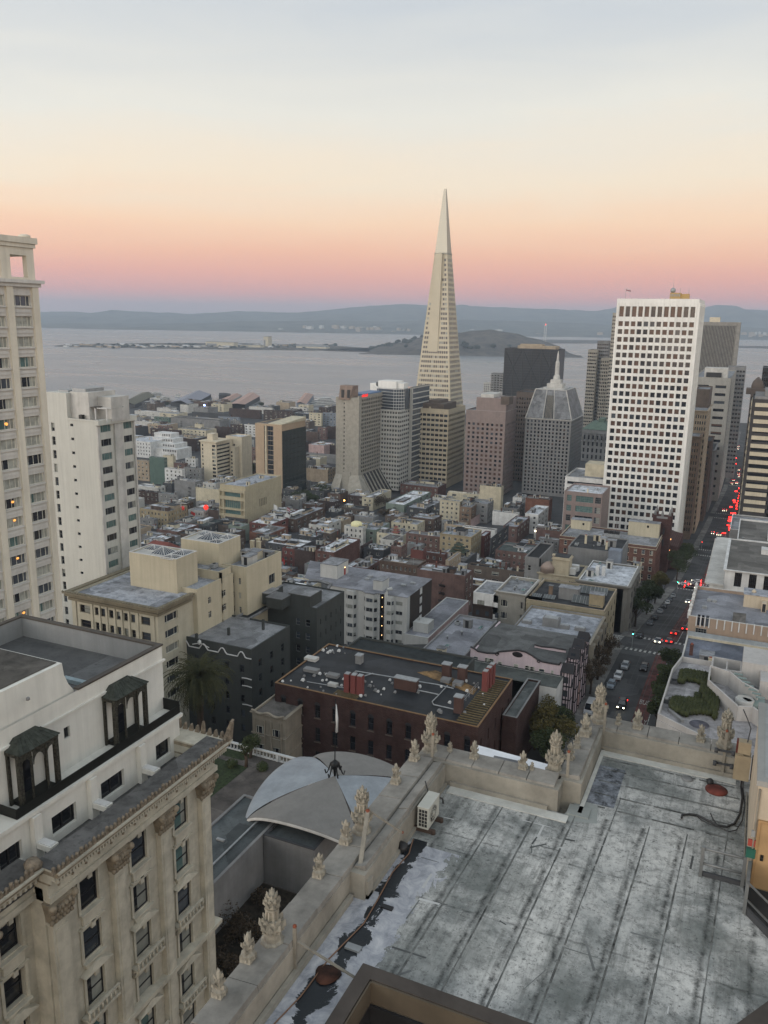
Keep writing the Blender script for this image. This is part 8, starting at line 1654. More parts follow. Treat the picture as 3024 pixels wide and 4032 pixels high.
xa,ya=onZ(('Z',875,905),zt-.7); b=MB(); b.box(xa,xa+5.5,ya,ya+5,zt-.7,zt+2.4); b.box(xa-.2,xa+5.7,ya-.2,ya+5.2,zt+2.4,zt+2.55,1); b.box(xa+3.9,xa+4.9,ya-2.2,ya-.01,zt-.7,zt+1.5,0); b.box(xa+4.05,xa+4.75,ya-2.23,ya-2.2,zt-.6,zt+1.3,2); b.lathe(xa+2,ya+2,[(.5,zt+2.55),(.5,zt+2.9),(.1,zt+3.3)],10); th.part('roof_house',b,[plaster('tan_light',(196,178,148),.05),M_.roof_blue,FR_D])
b=MB(); q=onZ(('Z',830,1040),zt-.7); b.hexa([(q[0]-1.2,q[1]-1.5,zt-.6),(q[0]+1.5,q[1]-2.2,zt-.6),(q[0]+1.5,q[1]+2.4,zt-.6),(q[0]-1.2,q[1]+2.4,zt-.6)],[(q[0]-1.2,q[1]-1.5,zt-.5),(q[0]+1.5,q[1]-2.2,zt-.3),(q[0]+1.5,q[1]+2.4,zt+.6),(q[0]-1.2,q[1]+2.4,zt+.5)]); th.part('roof_mat',b,[M_.roof_brown])
for (u,v) in ((520,920),(565,855),(612,865)): xx,yy=onZ(('Z',u,v),zt-.7); b=MB(); b.box(xx-.5,xx+.5,yy-.4,yy+.4,zt-.7,zt-.1); th.part('roof_vent',b,[M_.galv])
# low blue grey roof in front
zr=onY(('Z',330,1320),186)[1]-1.0; xl=onY(('Z',300,1420),178)[0]; zq=82.0
xq,yq=onZ(('Z',285,1470),zq); 
th=building('low_annex','low annex with a blue grey roof between the tan block and the white terrace house',xq,14,max(yq,158),Yt-2.0,zq,M_.stucco_cream,roofing('slate_blue_roof',(98,106,124),(76,84,100),.3,.7),zb=66,sidef='L',par=.5,cop=M_.stucco_pale,clut=4)
b=MB(); b.box(xq,14,Yt-1.9,Yt-1.5,66,zq+.9); th.part('parapet_wall',b,[plaster('blue_white_wall',(150,160,166),.15)])
# white classical block
Yk=238.; x0,zt=oY('Z',712,565,Yk); ZK=lambda x:oY('Z',x,650,Yk)[0]-x0; zb=60
th=building('classical_block','white classical block with tall dark windows between pilasters and a broad grey roof',x0,22,Yk,275,zt,M_.stucco_white,roofing('warm_grey_roof',(104,100,94),(92,88,82),.2,.9),front=dict(xs=[(ZK(795),ZK(862)),(ZK(930),ZK(1000)),(ZK(1068),ZK(1138)),(ZK(1205),ZK(1275))],zs=[(oY('Z',800,722,Yk)[1]-zb,oY('Z',800,588,Yk)[1]-zb)],rec=.5,kind='grid',frame=FR_D,gset='office'),zb=zb,sidef='L',par=.15,cop=M_.stucco_white,corn=.5,cat='building')
b=MB(); z2=zt-.3; xa,ya=onZ(('Z',1040,430),z2); b.box(xa,xa+6,ya,ya+4,z2,z2+1.6); th.part('roof_plant',b,[M_.stucco_white])
x0b=-6.6; zl=oY('Z',640,700,Yk)[1]; b=MB(); b.box(x0b,x0+.0,Yk-1,292,zb,zl+.0); th.part('street_wing',b,[M_.stucco_pale]); b=MB(); b.box(x0b-.9,x0-.01,Yk-1.2,292.5,zl+.01,zl+.5); 
for i in range(30): yy=Yk-.6+i*1.78; b.box(x0b-1.3,x0b-.91,yy,yy+.9,zl+.0,zl+.48)
th.part('dentil_cornice',b,[M_.stucco_pale])
x0c,ztc=oY('Z',822,285,286); th=building('classical_block','rear raised block with a flat grey roof, behind the white classical block',x0c,22,286,318,ztc,M_.stucco_white,M_.warm_grey_roof,front=dict(xs=[(3.2,5.0)],zs=[(ztc-62-3.0,ztc-62-1.6)],rec=.1,kind='bare',frame=FR_G,gset='std'),zb=55,sidef='L',par=.5,cop=M_.stucco_white,clut=1)
b=MB(); b.box(x0c+9,x0c+14,290,296,ztc-.5,ztc+1.8); th.part('roof_plant',b,[M_.stucco_white])
x0d,ztd=oY('Z',755,185,320); th=building('classical_block','lower grey parapeted roof at the far end of the white classical group',x0d,22,318.5,345,ztd,M_.stucco_grey,M_.roof_grey,zb=50,sidef='L',par=.5,cop=M_.stucco_white,clut=3)
# white terrace house with hedges
TH=plaster('terrace_white',(176,172,168),.06,.85,.4); zf=87.5; tz=lambda x,y,z=zf: onZ(('T',x,y),z)
th=Thing('terrace_house','white house with a hedged roof terrace and curved upper walls, below the tan block','building',(0,140,66)); b=MB(); xL=-9.3; yN=131.
b.prism([(xL,yN),(1,124),(16,124),(16,158),(-7.8,158),(xL+.3,151)],66,zf); th.part('wall',b,[TH])
b=MB(); b.prism([(xL+.03,yN+.03),(1,124.03),(16,124.03),(16,157.9),(-7.8,157.9),(xL+.33,151)],zf,zf+.01); th.part('terrace_floor',b,[roofing('terrace_floor',(150,146,148),(120,116,118),.5,.85)])
def wall(b,pts,h,t=.25,z=zf,mi=0):
    for p,q in zip(pts,pts[1:]):
        d_=Vector((q[0]-p[0],q[1]-p[1],0)).normalized()*1; n_=Vector((-d_.y,d_.x,0))*t/2; b.hexa([(p[0]-n_.x,p[1]-n_.y,z),(q[0]-n_.x,q[1]-n_.y,z),(q[0]+n_.x,q[1]+n_.y,z),(p[0]+n_.x,p[1]+n_.y,z)],[(p[0]-n_.x,p[1]-n_.y,z+h),(q[0]-n_.x,q[1]-n_.y,z+h),(q[0]+n_.x,q[1]+n_.y,z+h),(p[0]+n_.x,p[1]+n_.y,z+h)],mi)
b=MB(); wall(b,[(xL+.15,yN+.2),(xL+.45,151),(-7.8,157.8),(0,157.8)],1.0); wall(b,[(xL+.2,yN+.2),(-5.0,128.4),(1,124.3)],1.0); th.part('parapet',b,[TH])
b=MB(); wall(b,[tz(130,780),tz(340,960)],.5,.5); wall(b,[tz(150,610),tz(60,600)],.6,.3); th.part('low_wall',b,[M_.stucco_grey])
b=MB(); p=[tz(750,300),tz(720,510),tz(1170,930),tz(1400,940),tz(1600,1100)]; wall(b,p,2.6,.3); wall(b,[p[0],tz(1050,400),tz(1230,560),tz(1480,700)],2.8,.3); wall(b,[tz(800,110),tz(1230,190),tz(1220,370)],2.2,.3); wall(b,[tz(800,110),tz(770,300)],2.2,.3); wall(b,[tz(1010,180),tz(1000,330)],2.2,.2); wall(b,[tz(770,300),tz(1230,370)],2.4,.3); th.part('upper_wall',b,[TH])
b=MB(); a=tz(1240,230); b.box(a[0],a[0]+12,a[1]-4,a[1]+4,zf,zf+4.2); b.box(a[0]+3,a[0]+14,a[1]-9,a[1]-4.1,zf,zf+3.2); th.part('upper_block',b,[TH])
b=MB()
for i in range(4): q=tz(870+i*60,600+i*70); q2=tz(1040+i*60,620+i*70); b.box(q[0],q2[0],q[1]-.35,q[1]+.35,zf+.2,zf+.5-.0); 
th.part('garden_step',b,[M_.stucco_dark])
b=MB(); c=tz(1290,700); b.lathe(c[0],c[1],[(1.5,zf),(1.5,zf+1.2),(1.3,zf+1.4),(1.2,zf+1.0)],18); b.lathe(c[0]+1.2,c[1]+1.3,[(2.0,zf),(2.0,zf+.9),(1.6,zf+1.0)],18,1); th.part('round_basin',b,[M_.stucco_pale,plaster('mint_wall',(120,140,136),.1)])
b=MB()
for i in range(7): q=tz(1110+i*55,420+i*62); q2=tz(1250+i*55,400+i*62); b.hexa([(q[0],q[1]-.3,zf+2.6),(q2[0],q[1]-.3,zf+2.6),(q2[0],q[1]+.3,zf+2.6),(q[0],q[1]+.3,zf+2.6)],[(q[0],q[1]-.3,zf+2.75),(q2[0],q[1]-.3,zf+2.75),(q2[0],q[1]+.3,zf+2.75),(q[0],q[1]+.3,zf+2.75)])
th.part('pergola',b,[M_.mint_wall])
b=MB(); q=tz(600,990); b.lathe(q[0],q[1],[(1.5,zf+.01),(1.5,zf+.06)],24); th.part('paved_circle',b,[roofing('lilac_circle',(104,102,118),None,.5)])
b=MB(); y_=yN-.05; d_=Vector((-5.0-xL,128.4-yN,0)).normalized(); n_=Vector((d_.y,-d_.x,0)); 
for (s0,s1,z0,z1,mi) in ((.4,2.2,zf-4.6,zf-1.6,0),): 
    A_=Vector((xL,yN,0))+d_*s0+n_*.03; B_=Vector((xL,yN,0))+d_*s1+n_*.03; b.quad((A_.x,A_.y,z0),(B_.x,B_.y,z0),(B_.x,B_.y,z1-.6),(A_.x,A_.y,z1),0)
th.part('window',b,[G_D])
def hedge(lab,px,h,seed):
    rr=random.Random(seed); b=MB(); P=[tz(*q) for q in px]; n=len(P); xs=[p[0] for p in P]; ys=[p[1] for p in P]
    def ins(x,y):
        c=False
        for i in range(n):
            (x1,y1),(x2,y2)=P[i],P[i-1]
            if (y1>y)!=(y2>y) and x<(x2-x1)*(y-y1)/(y2-y1)+x1: c=not c
        return c
    x=min(xs)
    while x<max(xs):
        y=min(ys)
        while y<max(ys):
            if ins(x,y): c=(x+rr.uniform(-.1,.1),y+rr.uniform(-.1,.1),zf+h*.5); b.blob(c,.5,0,x+y,.2,1,(1,1,h)); leaves(b,c,.62,70,.08,rr,(1,1,h))
            y+=.5
        x+=.5
    solo('hedge',b,[LH],lab,'hedge')
hedge('clipped hedge along the far side of the white terrace',[(290,200),(480,220),(760,280),(740,400),(600,390),(380,330),(340,390),(280,370)],1.3,1)
hedge('large rounded hedge filling the near side of the white terrace',[(150,620),(500,650),(690,690),(800,800),(780,870),(640,850),(480,850),(360,890),(150,770)],1.2,2)
hedge('tall dark hedge against the curved white wall of the terrace',[(610,420),(740,420),(890,720),(880,860),(820,940),(800,860),(760,760),(660,640)],1.6,3)
hedge('small clipped bush on the pale paving of the terrace',[(510,560),(590,520),(640,590),(570,630)],.6,4)
b=MB(); q=tz(90,650); b.box(q[0]-.4,q[0]+.4,q[1]-.5,q[1]+.5,zf,zf+.7); b.box(q[0]-.3,q[0]+.3,q[1]-.4,q[1]+.4,zf+.7,zf+.9,1); solo('grill_box',b,[M_.stucco_dark,M_.stucco_grey],'dark square box on the terrace beside the big rounded hedge','box')
b=MB(); q=tz(210,350); b.box(q[0]-.5,q[0]+.5,q[1]-.6,q[1]+.6,zf,zf+.6); b.box(q[0]-.35,q[0]+.35,q[1]-.45,q[1]+.45,zf+.6,zf+.64,1); solo('grill_box',b,[M_.stucco_dark,M_.roof_black],'dark square box at the far left corner of the terrace','box')
# ------------------------------------------------------------------ the wing roof just below the camera
ZR=134.5; PZr=135.35
plaster('parapet_stone',(148,142,128),.2,.85,.8); plaster('coping_stone',(136,132,124),.22,.85,1.2); plaster('pinnacle_terracotta',(144,138,122),.3,.75,3.)
m,nt,bs,N,L=nodes("weathered_roof"); v=coords(N,L)
def mth(op,a,b=None):
    n=N.new("ShaderNodeMath"); n.operation=op; n.use_clamp=False
    for i,q in enumerate((a,b)):
        if q is None: continue
        if hasattr(q,'is_output'): L.new(q,n.inputs[i])
        else: n.inputs[i].default_value=q
    return n.outputs[0]
sp=N.new("ShaderNodeSeparateXYZ"); L.new(v,sp.inputs[0]); X_,Y_=sp.outputs[0],sp.outputs[1]
base=ramp_n(N,L,noise_n(N,L,v,.42,12,.7,.3),[(.36,lin((114,117,115))),(.43,lin((143,145,143))),(.51,lin((174,174,171))),(.62,lin((196,195,191)))])
base=mix_n(N,L,ramp_n(N,L,noise_n(N,L,v,.28,9,.6,.6),[(.42,(.5,.5,.5)),(.5,(0,0,0))]),base,lin((96,101,98))); grime=noise_n(N,L,v,3.6,12,.78,.2); base=mix_n(N,L,ramp_n(N,L,grime,[(.38,(.6,.6,.6)),(.52,(0,0,0))]),base,lin((92,93,91)))
fine=noise_n(N,L,v,9,8,.75,.4); base=mix_n(N,L,ramp_n(N,L,fine,[(.36,(.75,.75,.75)),(.46,(0,0,0))]),base,lin((62,63,62)))
st_=noise_n(N,L,coords(N,L,(5.,.35,1.)),1.,8,.75,.3); base=mix_n(N,L,ramp_n(N,L,st_,[(.36,(.5,.5,.5)),(.5,(0,0,0))]),base,lin((86,88,85)))
wob=mth('MULTIPLY',mth('SUBTRACT',noise_n(N,L,v,2.5,10,.8),.5),.3)
def seams(axis,other,per,ph,width,dark):
    t=mth('FRACT',mth('ADD',mth('DIVIDE',mth('ADD',mth('ADD',axis,mth('MULTIPLY',other,-.035)),wob),per),ph)); d_=mth('ABSOLUTE',mth('SUBTRACT',t,.5)); return mth('MULTIPLY',mth('SUBTRACT',1.,mth('MINIMUM',1.,mth('DIVIDE',d_,width))),dark)
sA=seams(X_,Y_,1.12,.75,.1,1.); sB=seams(Y_,X_,3.1,.3,.02,.7); sC=seams(Y_,X_,.82,.1,.05,.8)
inR=mth('MULTIPLY',mth('GREATER_THAN',Y_,24.6-15),mth('GREATER_THAN',X_,-4.2+3)); notR=mth('SUBTRACT',1.,inR)
sm=mth('ADD',mth('MULTIPLY',mth('MAXIMUM',sA,sB),notR),mth('MULTIPLY',sC,inR)); sm=mth('MULTIPLY',sm,ramp_n(N,L,noise_n(N,L,v,3.5,5,.7),[(.36,(.15,.15,.15)),(.62,(1,1,1))])); sm=mth('MINIMUM',sm,1.)
base=mix_n(N,L,sm,base,lin((46,48,47)))
# flaking white coat and standing black water along the left parapet
X_=mth('SUBTRACT',X_,3.); Y_=mth('ADD',Y_,15.); dist=mth('SUBTRACT',X_,-8.9); nb=noise_n(N,L,v,.8,8,.7,.8)
strip_m=mth('LESS_THAN',mth('ADD',dist,mth('MULTIPLY',nb,2.2)),3.15); strip_m=mth('MULTIPLY',strip_m,mth('LESS_THAN',Y_,20.8))
flake=ramp_n(N,L,noise_n(N,L,v,2.2,8,.7,.6),[(.3,lin((118,121,128))),(.5,lin((158,160,166))),(.7,lin((188,188,190)))]); base=mix_n(N,L,strip_m,base,flake)
bl=mth('LESS_THAN',mth('ADD',mth('ABSOLUTE',mth('SUBTRACT',dist,.95)),mth('MULTIPLY',noise_n(N,L,v,.75,8,.7,1.1),1.7)),1.08); bl=mth('MULTIPLY',bl,mth('LESS_THAN',Y_,21.)); base=mix_n(N,L,bl,base,lin((34,38,42)))
L.new(base,bs.inputs["Base Color"]); L.new(ramp_n(N,L,bl,[(0,(.78,.78,.78)),(1,(.28,.28,.28))]),bs.inputs["Roughness"]); bs.inputs["Specular IOR Level"].default_value=.35
hb_=mth('ADD',mth('MULTIPLY',grime,.5),mth('MULTIPLY',sm,-.5)); bump_n(N,L,hb_,bs,.6,.03); RM=m
xL=-8.75; yA=24.3; xB=-4.5; yC=29.05; xP=1.2
wing=Thing('tower_wing','weathered flat roofed wing with a stone parapet directly below the viewer','building',(-3,15,80.)); wing.sills=MB()
b=MB(); b.add([(x,y,ZR) for x,y in ((xL,-6),(-6.85,-6),(-6.85,15.05),(14,15.05),(14,yC),(xB+.6,yC),(xB+.6,yA),(xL,yA))],[tuple(range(8))])
wing.part('roof',b,[RM])
b=MB(); b.prism([(-9.55,-6),(-6.86,-6),(-6.86,15.04),(14,15.04),(14,29.75),(-4.6,29.75),(-4.6,25.05),(-9.55,25.05)],66,ZR-.3); wing.part('wall',b,[M_.parapet_stone])
sr=random.Random(2); b=MB(); XS=[-6.3+1.12*i for i in range(13)]
for x in XS:
    y=15.5
    ye=24.2 if x<-4.2 else 24.6
    while y<ye:
        l=sr.uniform(.5,1.6); w=sr.uniform(.012,.03)
        if x<1: xx=x+.035*(y-20); b.hexa([(xx-w,y,ZR+.001),(xx+w,y,ZR+.001),(xx+w+.03*l,y+l,ZR+.001),(xx-w+.03*l,y+l,ZR+.001)],[(xx-w*.6,y,ZR+.014),(xx+w*.6,y,ZR+.014),(xx+w*.6+.03*l,y+l,ZR+.014),(xx-w*.6+.03*l,y+l,ZR+.014)],0)
        y+=l+(sr.uniform(.02,.12) if sr.random()<.3 else .01)
for y in [25.2,26.0,26.85,27.7,28.4]:
    x=-3.6
    while x<.7: l=sr.uniform(.4,1.5); b.box(x,min(.9,x+l),y-.03,y+.03,ZR+.001,ZR+.012,0); x+=l+sr.uniform(.02,.5)
wing.part('roof_seam',b,[plaster('seam_tar',(106,108,105),.45,.8,2.5)],kind='stuff'); b=MB()
for i in range(30):
    x,y=sr.uniform(-7.6,.8),sr.uniform(15.6,24.); a=sr.choice((0,0,1.5,sr.uniform(0,3))); l,w=sr.uniform(.1,.55),sr.uniform(.012,.06); c,s_=math.cos(a)*l,math.sin(a)*l; p,q=-math.sin(a)*w,math.cos(a)*w; z=ZR+.003+i*.0001; b.quad((x-c-p,y-s_-q,z),(x+c-p*.3,y+s_-q*.3,z),(x+c+p,y+s_+q,z),(x-c+p*.5,y-s_+q*.5,z),i%3)
b.quad((-3.85,25.3,ZR+.007),(-2.85,25.3,ZR+.007),(-2.85,27.9,ZR+.007),(-3.85,27.9,ZR+.007),3)
wing.part('roof_patch',b,[plaster('patch_dark',(104,107,106),.3),plaster('patch_pale',(186,186,184),.15),plaster('patch_tar',(84,86,86),.3),plaster('patch_blue',(118,124,134),.5,.7,5.)],kind='stuff')
# parapet walls
b=MB()
def pw(x0,x1,y0,y1,z=PZr): b.box(x0,x1,y0,y1,ZR-.3,z-.08)
pw(xL-.7,xL,-6,17.8); pw(xL-.7,xL+.42,17.82,24.2); pw(xL-.7,xB,yA,yA+.72); pw(xB-.1,xB+.6,yA+.73,yC-.01,PZr); pw(xB-.1,.9,yC,yC+.72)
b.box(xL+.001,xL+.5,17.9,18.2,ZR,ZR+.55); b.box(xL+.421,xL+.5,17.9,24.2,ZR,ZR+.12)
wing.part('parapet',b,[M_.parapet_stone])
b=MB()
def slabs(p,q,w,n,z,ax):
    for i in range(n):
        a=p+(q-p)*i/n+.012; c=p+(q-p)*(i+1)/n-.012; o=.03*rnd.random(); lo,hi=w
        bot=[(a,lo,z-.078),(c,lo,z-.078),(c,hi,z-.078),(a,hi,z-.078)]; top=[(a,lo+.02,z-.02+o),(c,lo+.02,z-.02+o),(c,hi-.02,z+.06+o),(a,hi-.02,z+.06+o)]
        if ax=='y': bot=[(y,x,z_) for x,y,z_ in bot]; top=[(y,x,z_) for x,y,z_ in top]; bot.reverse(); top.reverse()
        b.hexa(bot,top)
slabs(xL-.6,xB-.15,(yA+.12,yA+.85),5,PZr,'x'); slabs(xB,.9,(yC+.12,yC+.85),5,PZr,'x')
slabs(-6,24.2,(xL-.85,xL-.02),22,PZr,'y'); slabs(yA+.9,yC,(xB-.2,xB+.5),4,PZr,'y'); slabs(18.0,24.1,(xL-.0,xL+.36),4,PZr+.0,'y')
wing.part('coping',b,[M_.coping_stone])
for a in ((xL+.02,xL+.14,-6,17.7),(xL+.6,xB-.3,yA-.1,yA-.003),(xB+.7,.7,yC-.1,yC-.003)): b=MB(); b.box(*a,ZR,ZR+.18); wing.part('plinth',b,[M_.parapet_stone])
b=MB(); b.box(xL+.62,xB+.4,yA-.5,yA-.1,ZR+.002,ZR+.035); b.box(xB+.75,.75,yC-.45,yC-.1,ZR+.002,ZR+.035); b.box(xB+.62,xB+.75,yA+.2,yC-.1,ZR+.002,ZR+.05)
wing.part('flashing',b,[plaster('white_flashing',(196,196,188),.12,.6,1.5,True)])
b=MB(); b.add([(-4.35,23.9,ZR+.005),(-3.2,24.2,ZR+.005),(-3.35,25.2,ZR+.03),(-4.0,25.3,ZR+.03)],[(0,1,2,3)]); b.box(-4.2,-3.5,24.3,24.9,ZR+.0,ZR+.05); wing.part('patch',b,[plaster('coating_patch',(150,156,152),.2)])
# pinnacles
def crk(b,x,y,z,a,r,w,h):
    c,s=math.cos(a),math.sin(a); p=lambda q,t,zz:(x+q*c-t*s,y+q*s+t*c,zz)
    b.add([p(r*.8,0,z-h*.5),p(r,-w,z),p(r,w,z),p(r+w*1.2,0,z+h*.1),p(r+w,0,z+h*.8),p(r*.6,0,z+.25*h)],[(0,1,3),(0,3,2),(1,4,3),(3,4,2),(1,5,4),(2,4,5),(0,5,1),(0,2,5)])
def pin(lab,x,y,zb_,s=1.,big=True,group=None,seed=0):
    rr=random.Random(seed); th=Thing('pinnacle',lab,'pinnacle',(x,y,zb_),group); fz=.82; b=MB(); PM=[M_.pinnacle_terracotta]
    f8=lambda a,z:1
    if big:
        b.lathe(x,y,[(.25*s,zb_-.4*s),(.25*s,zb_+.28*s),(.29*s,zb_+.30*s),(.29*s,zb_+.36*s),(.23*s,zb_+.40*s),(.2*s,zb_+.62*s)],8,smooth=False); th.part('base',b,PM); b=MB()
        b.lathe(x,y,[(.22*s,zb_+.60*s),(.24*s,zb_+.74*s),(.21*s,zb_+.86*s),(.2*s,zb_+.94*s)],8,smooth=False)
        for i in range(8):
            a=i*math.pi/4+.39
            for r,z,rad,sq in ((.27,.72,.085,1.5),(.225,.90,.06,1.4),(.28,.64,.05,1)): crk(b,x,y,zb_+z*s,a+(.39 if z==.9 else 0)+rr.uniform(-.06,.06),r*s*.8,rad*s*rr.uniform(.95,1.2),rad*s*sq*1.9*rr.uniform(.85,1.15))
        th.part('leaf_band',b,PM); b=MB()
        b.lathe(x,y,[(.13*s,zb_+.92*s),(.12*s,zb_+1.16*s),(.18*s,zb_+1.2*s),(.18*s,zb_+1.25*s)],8,smooth=False)
        for i in range(8): a=i*math.pi/4; b.tube([(x+.145*s*math.cos(a),y+.145*s*math.sin(a),zb_+.92*s),(x+.135*s*math.cos(a),y+.135*s*math.sin(a),zb_+1.18*s)],.03*s,5)
        th.part('colonnette',b,PM); b=MB()
        b.lathe(x,y,[(.15*s,zb_+1.24*s),(.13*s,zb_+1.4*s),(.07*s,zb_+1.58*s),(.015*s,zb_+1.76*s)],8,smooth=False)
        for j,(r,z,rad) in enumerate(((.19,1.3,.06),(.155,1.42,.055),(.11,1.54,.045))):
            for i in range(7): a=i*.9+j*.4; crk(b,x,y,zb_+z*s,a,r*s*.75,rad*s*1.1,rad*s*3*rr.uniform(.85,1.15))
        th.part('finial',b,PM)
    else:
        b.box(x-.14*s,x+.14*s,y-.14*s,y+.14*s,zb_-.1,zb_+.22*s); b.lathe(x,y,[(.17*s,zb_+.2*s),(.17*s,zb_+.25*s),(.1*s,zb_+.3*s),(.1*s,zb_+.5*s),(.06*s,zb_+.66*s),(.02*s,zb_+.78*s)],8,smooth=False)
        th.part('base',b,PM); b=MB()
        for i in range(11): a=i*2.4; z=.28+.036*i; r=.145*(1-i/17); crk(b,x,y,zb_+z*s,a+seed,r*s*.8,.055*s*rr.uniform(.9,1.2),.15*s)
        for i in range(5): a=i*1.26; crk(b,x,y,zb_+.12*s,a,.13*s,.05*s,.12*s)
        th.part('finial',b,PM)
BG,SG='large stone pinnacles on the parapet corners','small stone pinnacles along the parapet'
for i,(lab,x,y,z,s) in enumerate([('tall stone pinnacle at the corner above the canopy, left end of the cream panel',-9.1,24.75,PZr-.35,1.05),('tall stone pinnacle at the right end of the near cream panel',-4.9,25.45,PZr-.4,1.05),('tall stone pinnacle standing in front of the white van on the street',-4.15,29.5,PZr-.2,1.03),('weathered tall stone pinnacle at the far right beside the electrical boxes',.25,29.5,PZr-.2,1.0),('tall stone pinnacle on the wide left ledge, before the front canopy lobe',-9.2,19.45,PZr-.25,1.02),('tall stone pinnacle low on the left wall, closest to the viewer',-9.25,14.6,PZr-.3,1.02)]): pin(lab,x,y,z,s,True,BG,i)
for i,(lab,x,y,s) in enumerate([('short squat pinnacle just right of the corner pinnacle',-8.45,24.95,.6),('small pinnacle before the brick club wall, right of the squat one',-7.55,24.9,.95),('small pinnacle over the snowy skylight behind the near parapet',-5.85,24.95,.95),('tiny pinnacle stump beside the one over the snowy skylight',-5.55,25.0,.5),
  ('small pinnacle tucked behind the tall one of the near panel',-4.55,26.3,.9),('leafy pinnacle on the receding stretch below the tallest pinnacle',-4.4,28.2,1.25),('small pinnacle midway on the receding stretch',-4.5,27.2,.8),
  ('small round pinnacle left of the two on the far right panel',-3.45,29.6,.7),('leafy pinnacle over the red lane, on the far right panel',-2.75,29.6,1.1),('small pinnacle near the weathered tall one at right',-.55,29.6,.95),
  ('small pinnacle against the back grey lobe of the canopy',-9.35,23.9,1.1),('slender pinnacle against the bluish right lobe of the canopy',-9.35,22.3,1.0),('small pinnacle below the front lobe, beside the wide ledge',-9.4,18.8,1.05),('lone small pinnacle over the dark yard',-9.4,17.2,.98),('small pinnacle above the nearest tall one on the left wall',-9.45,13.85,1.05),('small pinnacle at the bottom left corner of the view',-9.45,12.7,.95)]):
    pin(lab,x,y,PZr-.06,s,False,SG,i+20)
b=MB(); q=[onZ(('L',x,y),132.6) for x,y in ((780,715),(1260,845),(1260,980),(770,860))]; b.prism(q[::-1],131.8,132.6); p=[onZ(('L',x,y),132.62) for x,y in ((905,790),(1090,830),(1085,910),(885,850))]; b.add([(*t,132.64) for t in p],[(0,1,2,3)],1); wing.part('bay_roof',b,[plaster('snow_roof',(222,226,232),.05),M_.roof_grey])
# iron straps and braces behind the pinnacles
PS=plaster('painted_steel',(132,126,112),.15,.6,3.); RS=plain('rusty_end',(120,66,48),.9)
def brace(lab,pts,r=.045): 
    b=MB(); p,q=Vector(pts[0]),Vector(pts[1]); d_=(q-p).normalized(); s_=d_.cross(Vector((0,0,1))); s_=(s_.normalized() if s_.length>.1 else Vector((1,0,0)))*r; u=d_.cross(s_).normalized()*r*.6
    b.hexa([p-s_-u,p+s_-u,p+s_+u,p-s_+u],[q-s_-u,q+s_-u,q+s_+u,q-s_+u]); b.blob(tuple(q),r*1.3,1,1,.1,1); solo('steel_brace',b,[PS,RS],lab,'brace')
brace('upright steel strap behind the corner pinnacle above the canopy',[(-8.85,24.25,ZR+.1),(-8.85,24.3,ZR+1.75)]); brace('upright steel strap behind the near panel right pinnacle',[(-4.4,25.2,ZR+.1),(-4.42,25.25,ZR+1.7)]); brace('upright steel strap beside the tallest pinnacle',[(-3.85,28.98,ZR+.1),(-3.87,29.05,ZR+1.85)]); brace('upright steel strap with clamps on the weathered right pinnacle',[(.28,28.95,ZR+.1),(.28,29.1,ZR+1.7)])
brace('upright steel post on the inside of the closest left pinnacle',[(-8.72,14.75,ZR+.05),(-8.72,14.75,ZR+1.35)]); brace('long diagonal steel brace running from the closest left pinnacle to the roof',[(-8.68,14.8,ZR+.9),(-7.25,15.2,ZR+.05)],.03)
brace('pale sloping steel strap leaning on the wide ledge pinnacle',[(-8.6,18.1,ZR+.82),(-8.95,19.3,ZR+1.7)],.06); brace('dark short diagonal brace on the wide left ledge',[(-9.0,19.5,ZR+1.6),(-8.1,19.9,ZR+.9)],.035)
b=MB(); 
for z in (.5,1.0): 
    for x in (-.05,.5): b.tube([(x,28.9,ZR+z),(x+.12,28.9,ZR+z)],.09,10)
    b.box(-.02,.6,28.93,28.99,ZR+z-.03,ZR+z+.03)
solo('pipe_clamps',b,[M_.stucco_dark],'pair of dark clamps fixed across the strap at the far right parapet','clamp')
# outdoor air conditioning unit
th=Thing('air_conditioner','white outdoor air conditioning unit with a fan grille standing near the parapet corner','air conditioner',(-8.0,21.9,ZR)); ax0,ax1,ay0,ay1,az0,az1=-8.2,-7.84,21.35,22.3,ZR+.16,ZR+.86; AW=plain('ac_white',(176,176,168),.5,var=.06)
b=MB(); b.box(ax0,ax1,ay0,ay1,az0,az1); th.part('casing',b,[AW]); b=MB(); b.box(ax0-.01,ax1+.01,ay0-.01,ay1+.01,az1,az1+.03); th.part('lid',b,[AW])
b=MB()
for i in range(3):
    for j in range(5): b.box(ax0+.05+i*.095,ax0+.125+i*.095,ay0-.006,ay0-.001,az0+.07+j*.12,az0+.165+j*.12)
th.part('side_grille',b,[FR_D])
b=MB(); ring=[(ax1+.004,ay0+.42+.27*math.cos(a*math.pi/12),az0+.35+.27*math.sin(a*math.pi/12)) for a in range(24)]; b.add(ring,[tuple(range(24))]); fan=th.part('fan_opening',b,[FR_D]); b=MB()
for r in (.08,.16,.27): b.tube([(ax1+.02,ay0+.42+r*math.cos(a*math.pi/10),az0+.35+r*math.sin(a*math.pi/10)) for a in range(21)],.008,4)
for i in range(6): a=i*math.pi/3; b.tube([(ax1+.022,ay0+.42,az0+.35),(ax1+.022,ay0+.42+.27*math.cos(a),az0+.35+.27*math.sin(a))],.006,4)
b.tube([(ax1+.005,ay0+.42,az0+.35),(ax1+.04,ay0+.42,az0+.35)],.05,10); th.part('fan_guard',b,[AW],parent=fan)
for yy in (ay0+.1,ay1-.15): b=MB(); b.box(ax0-.14,ax1+.14,yy-.05,yy+.05,ZR,az0-.02); b.lathe(ax1+.14,yy,[(.07,ZR),(.07,ZR+.13)],8); th.part('foot',b,[plain('foot_brown',(70,58,52),.9)])
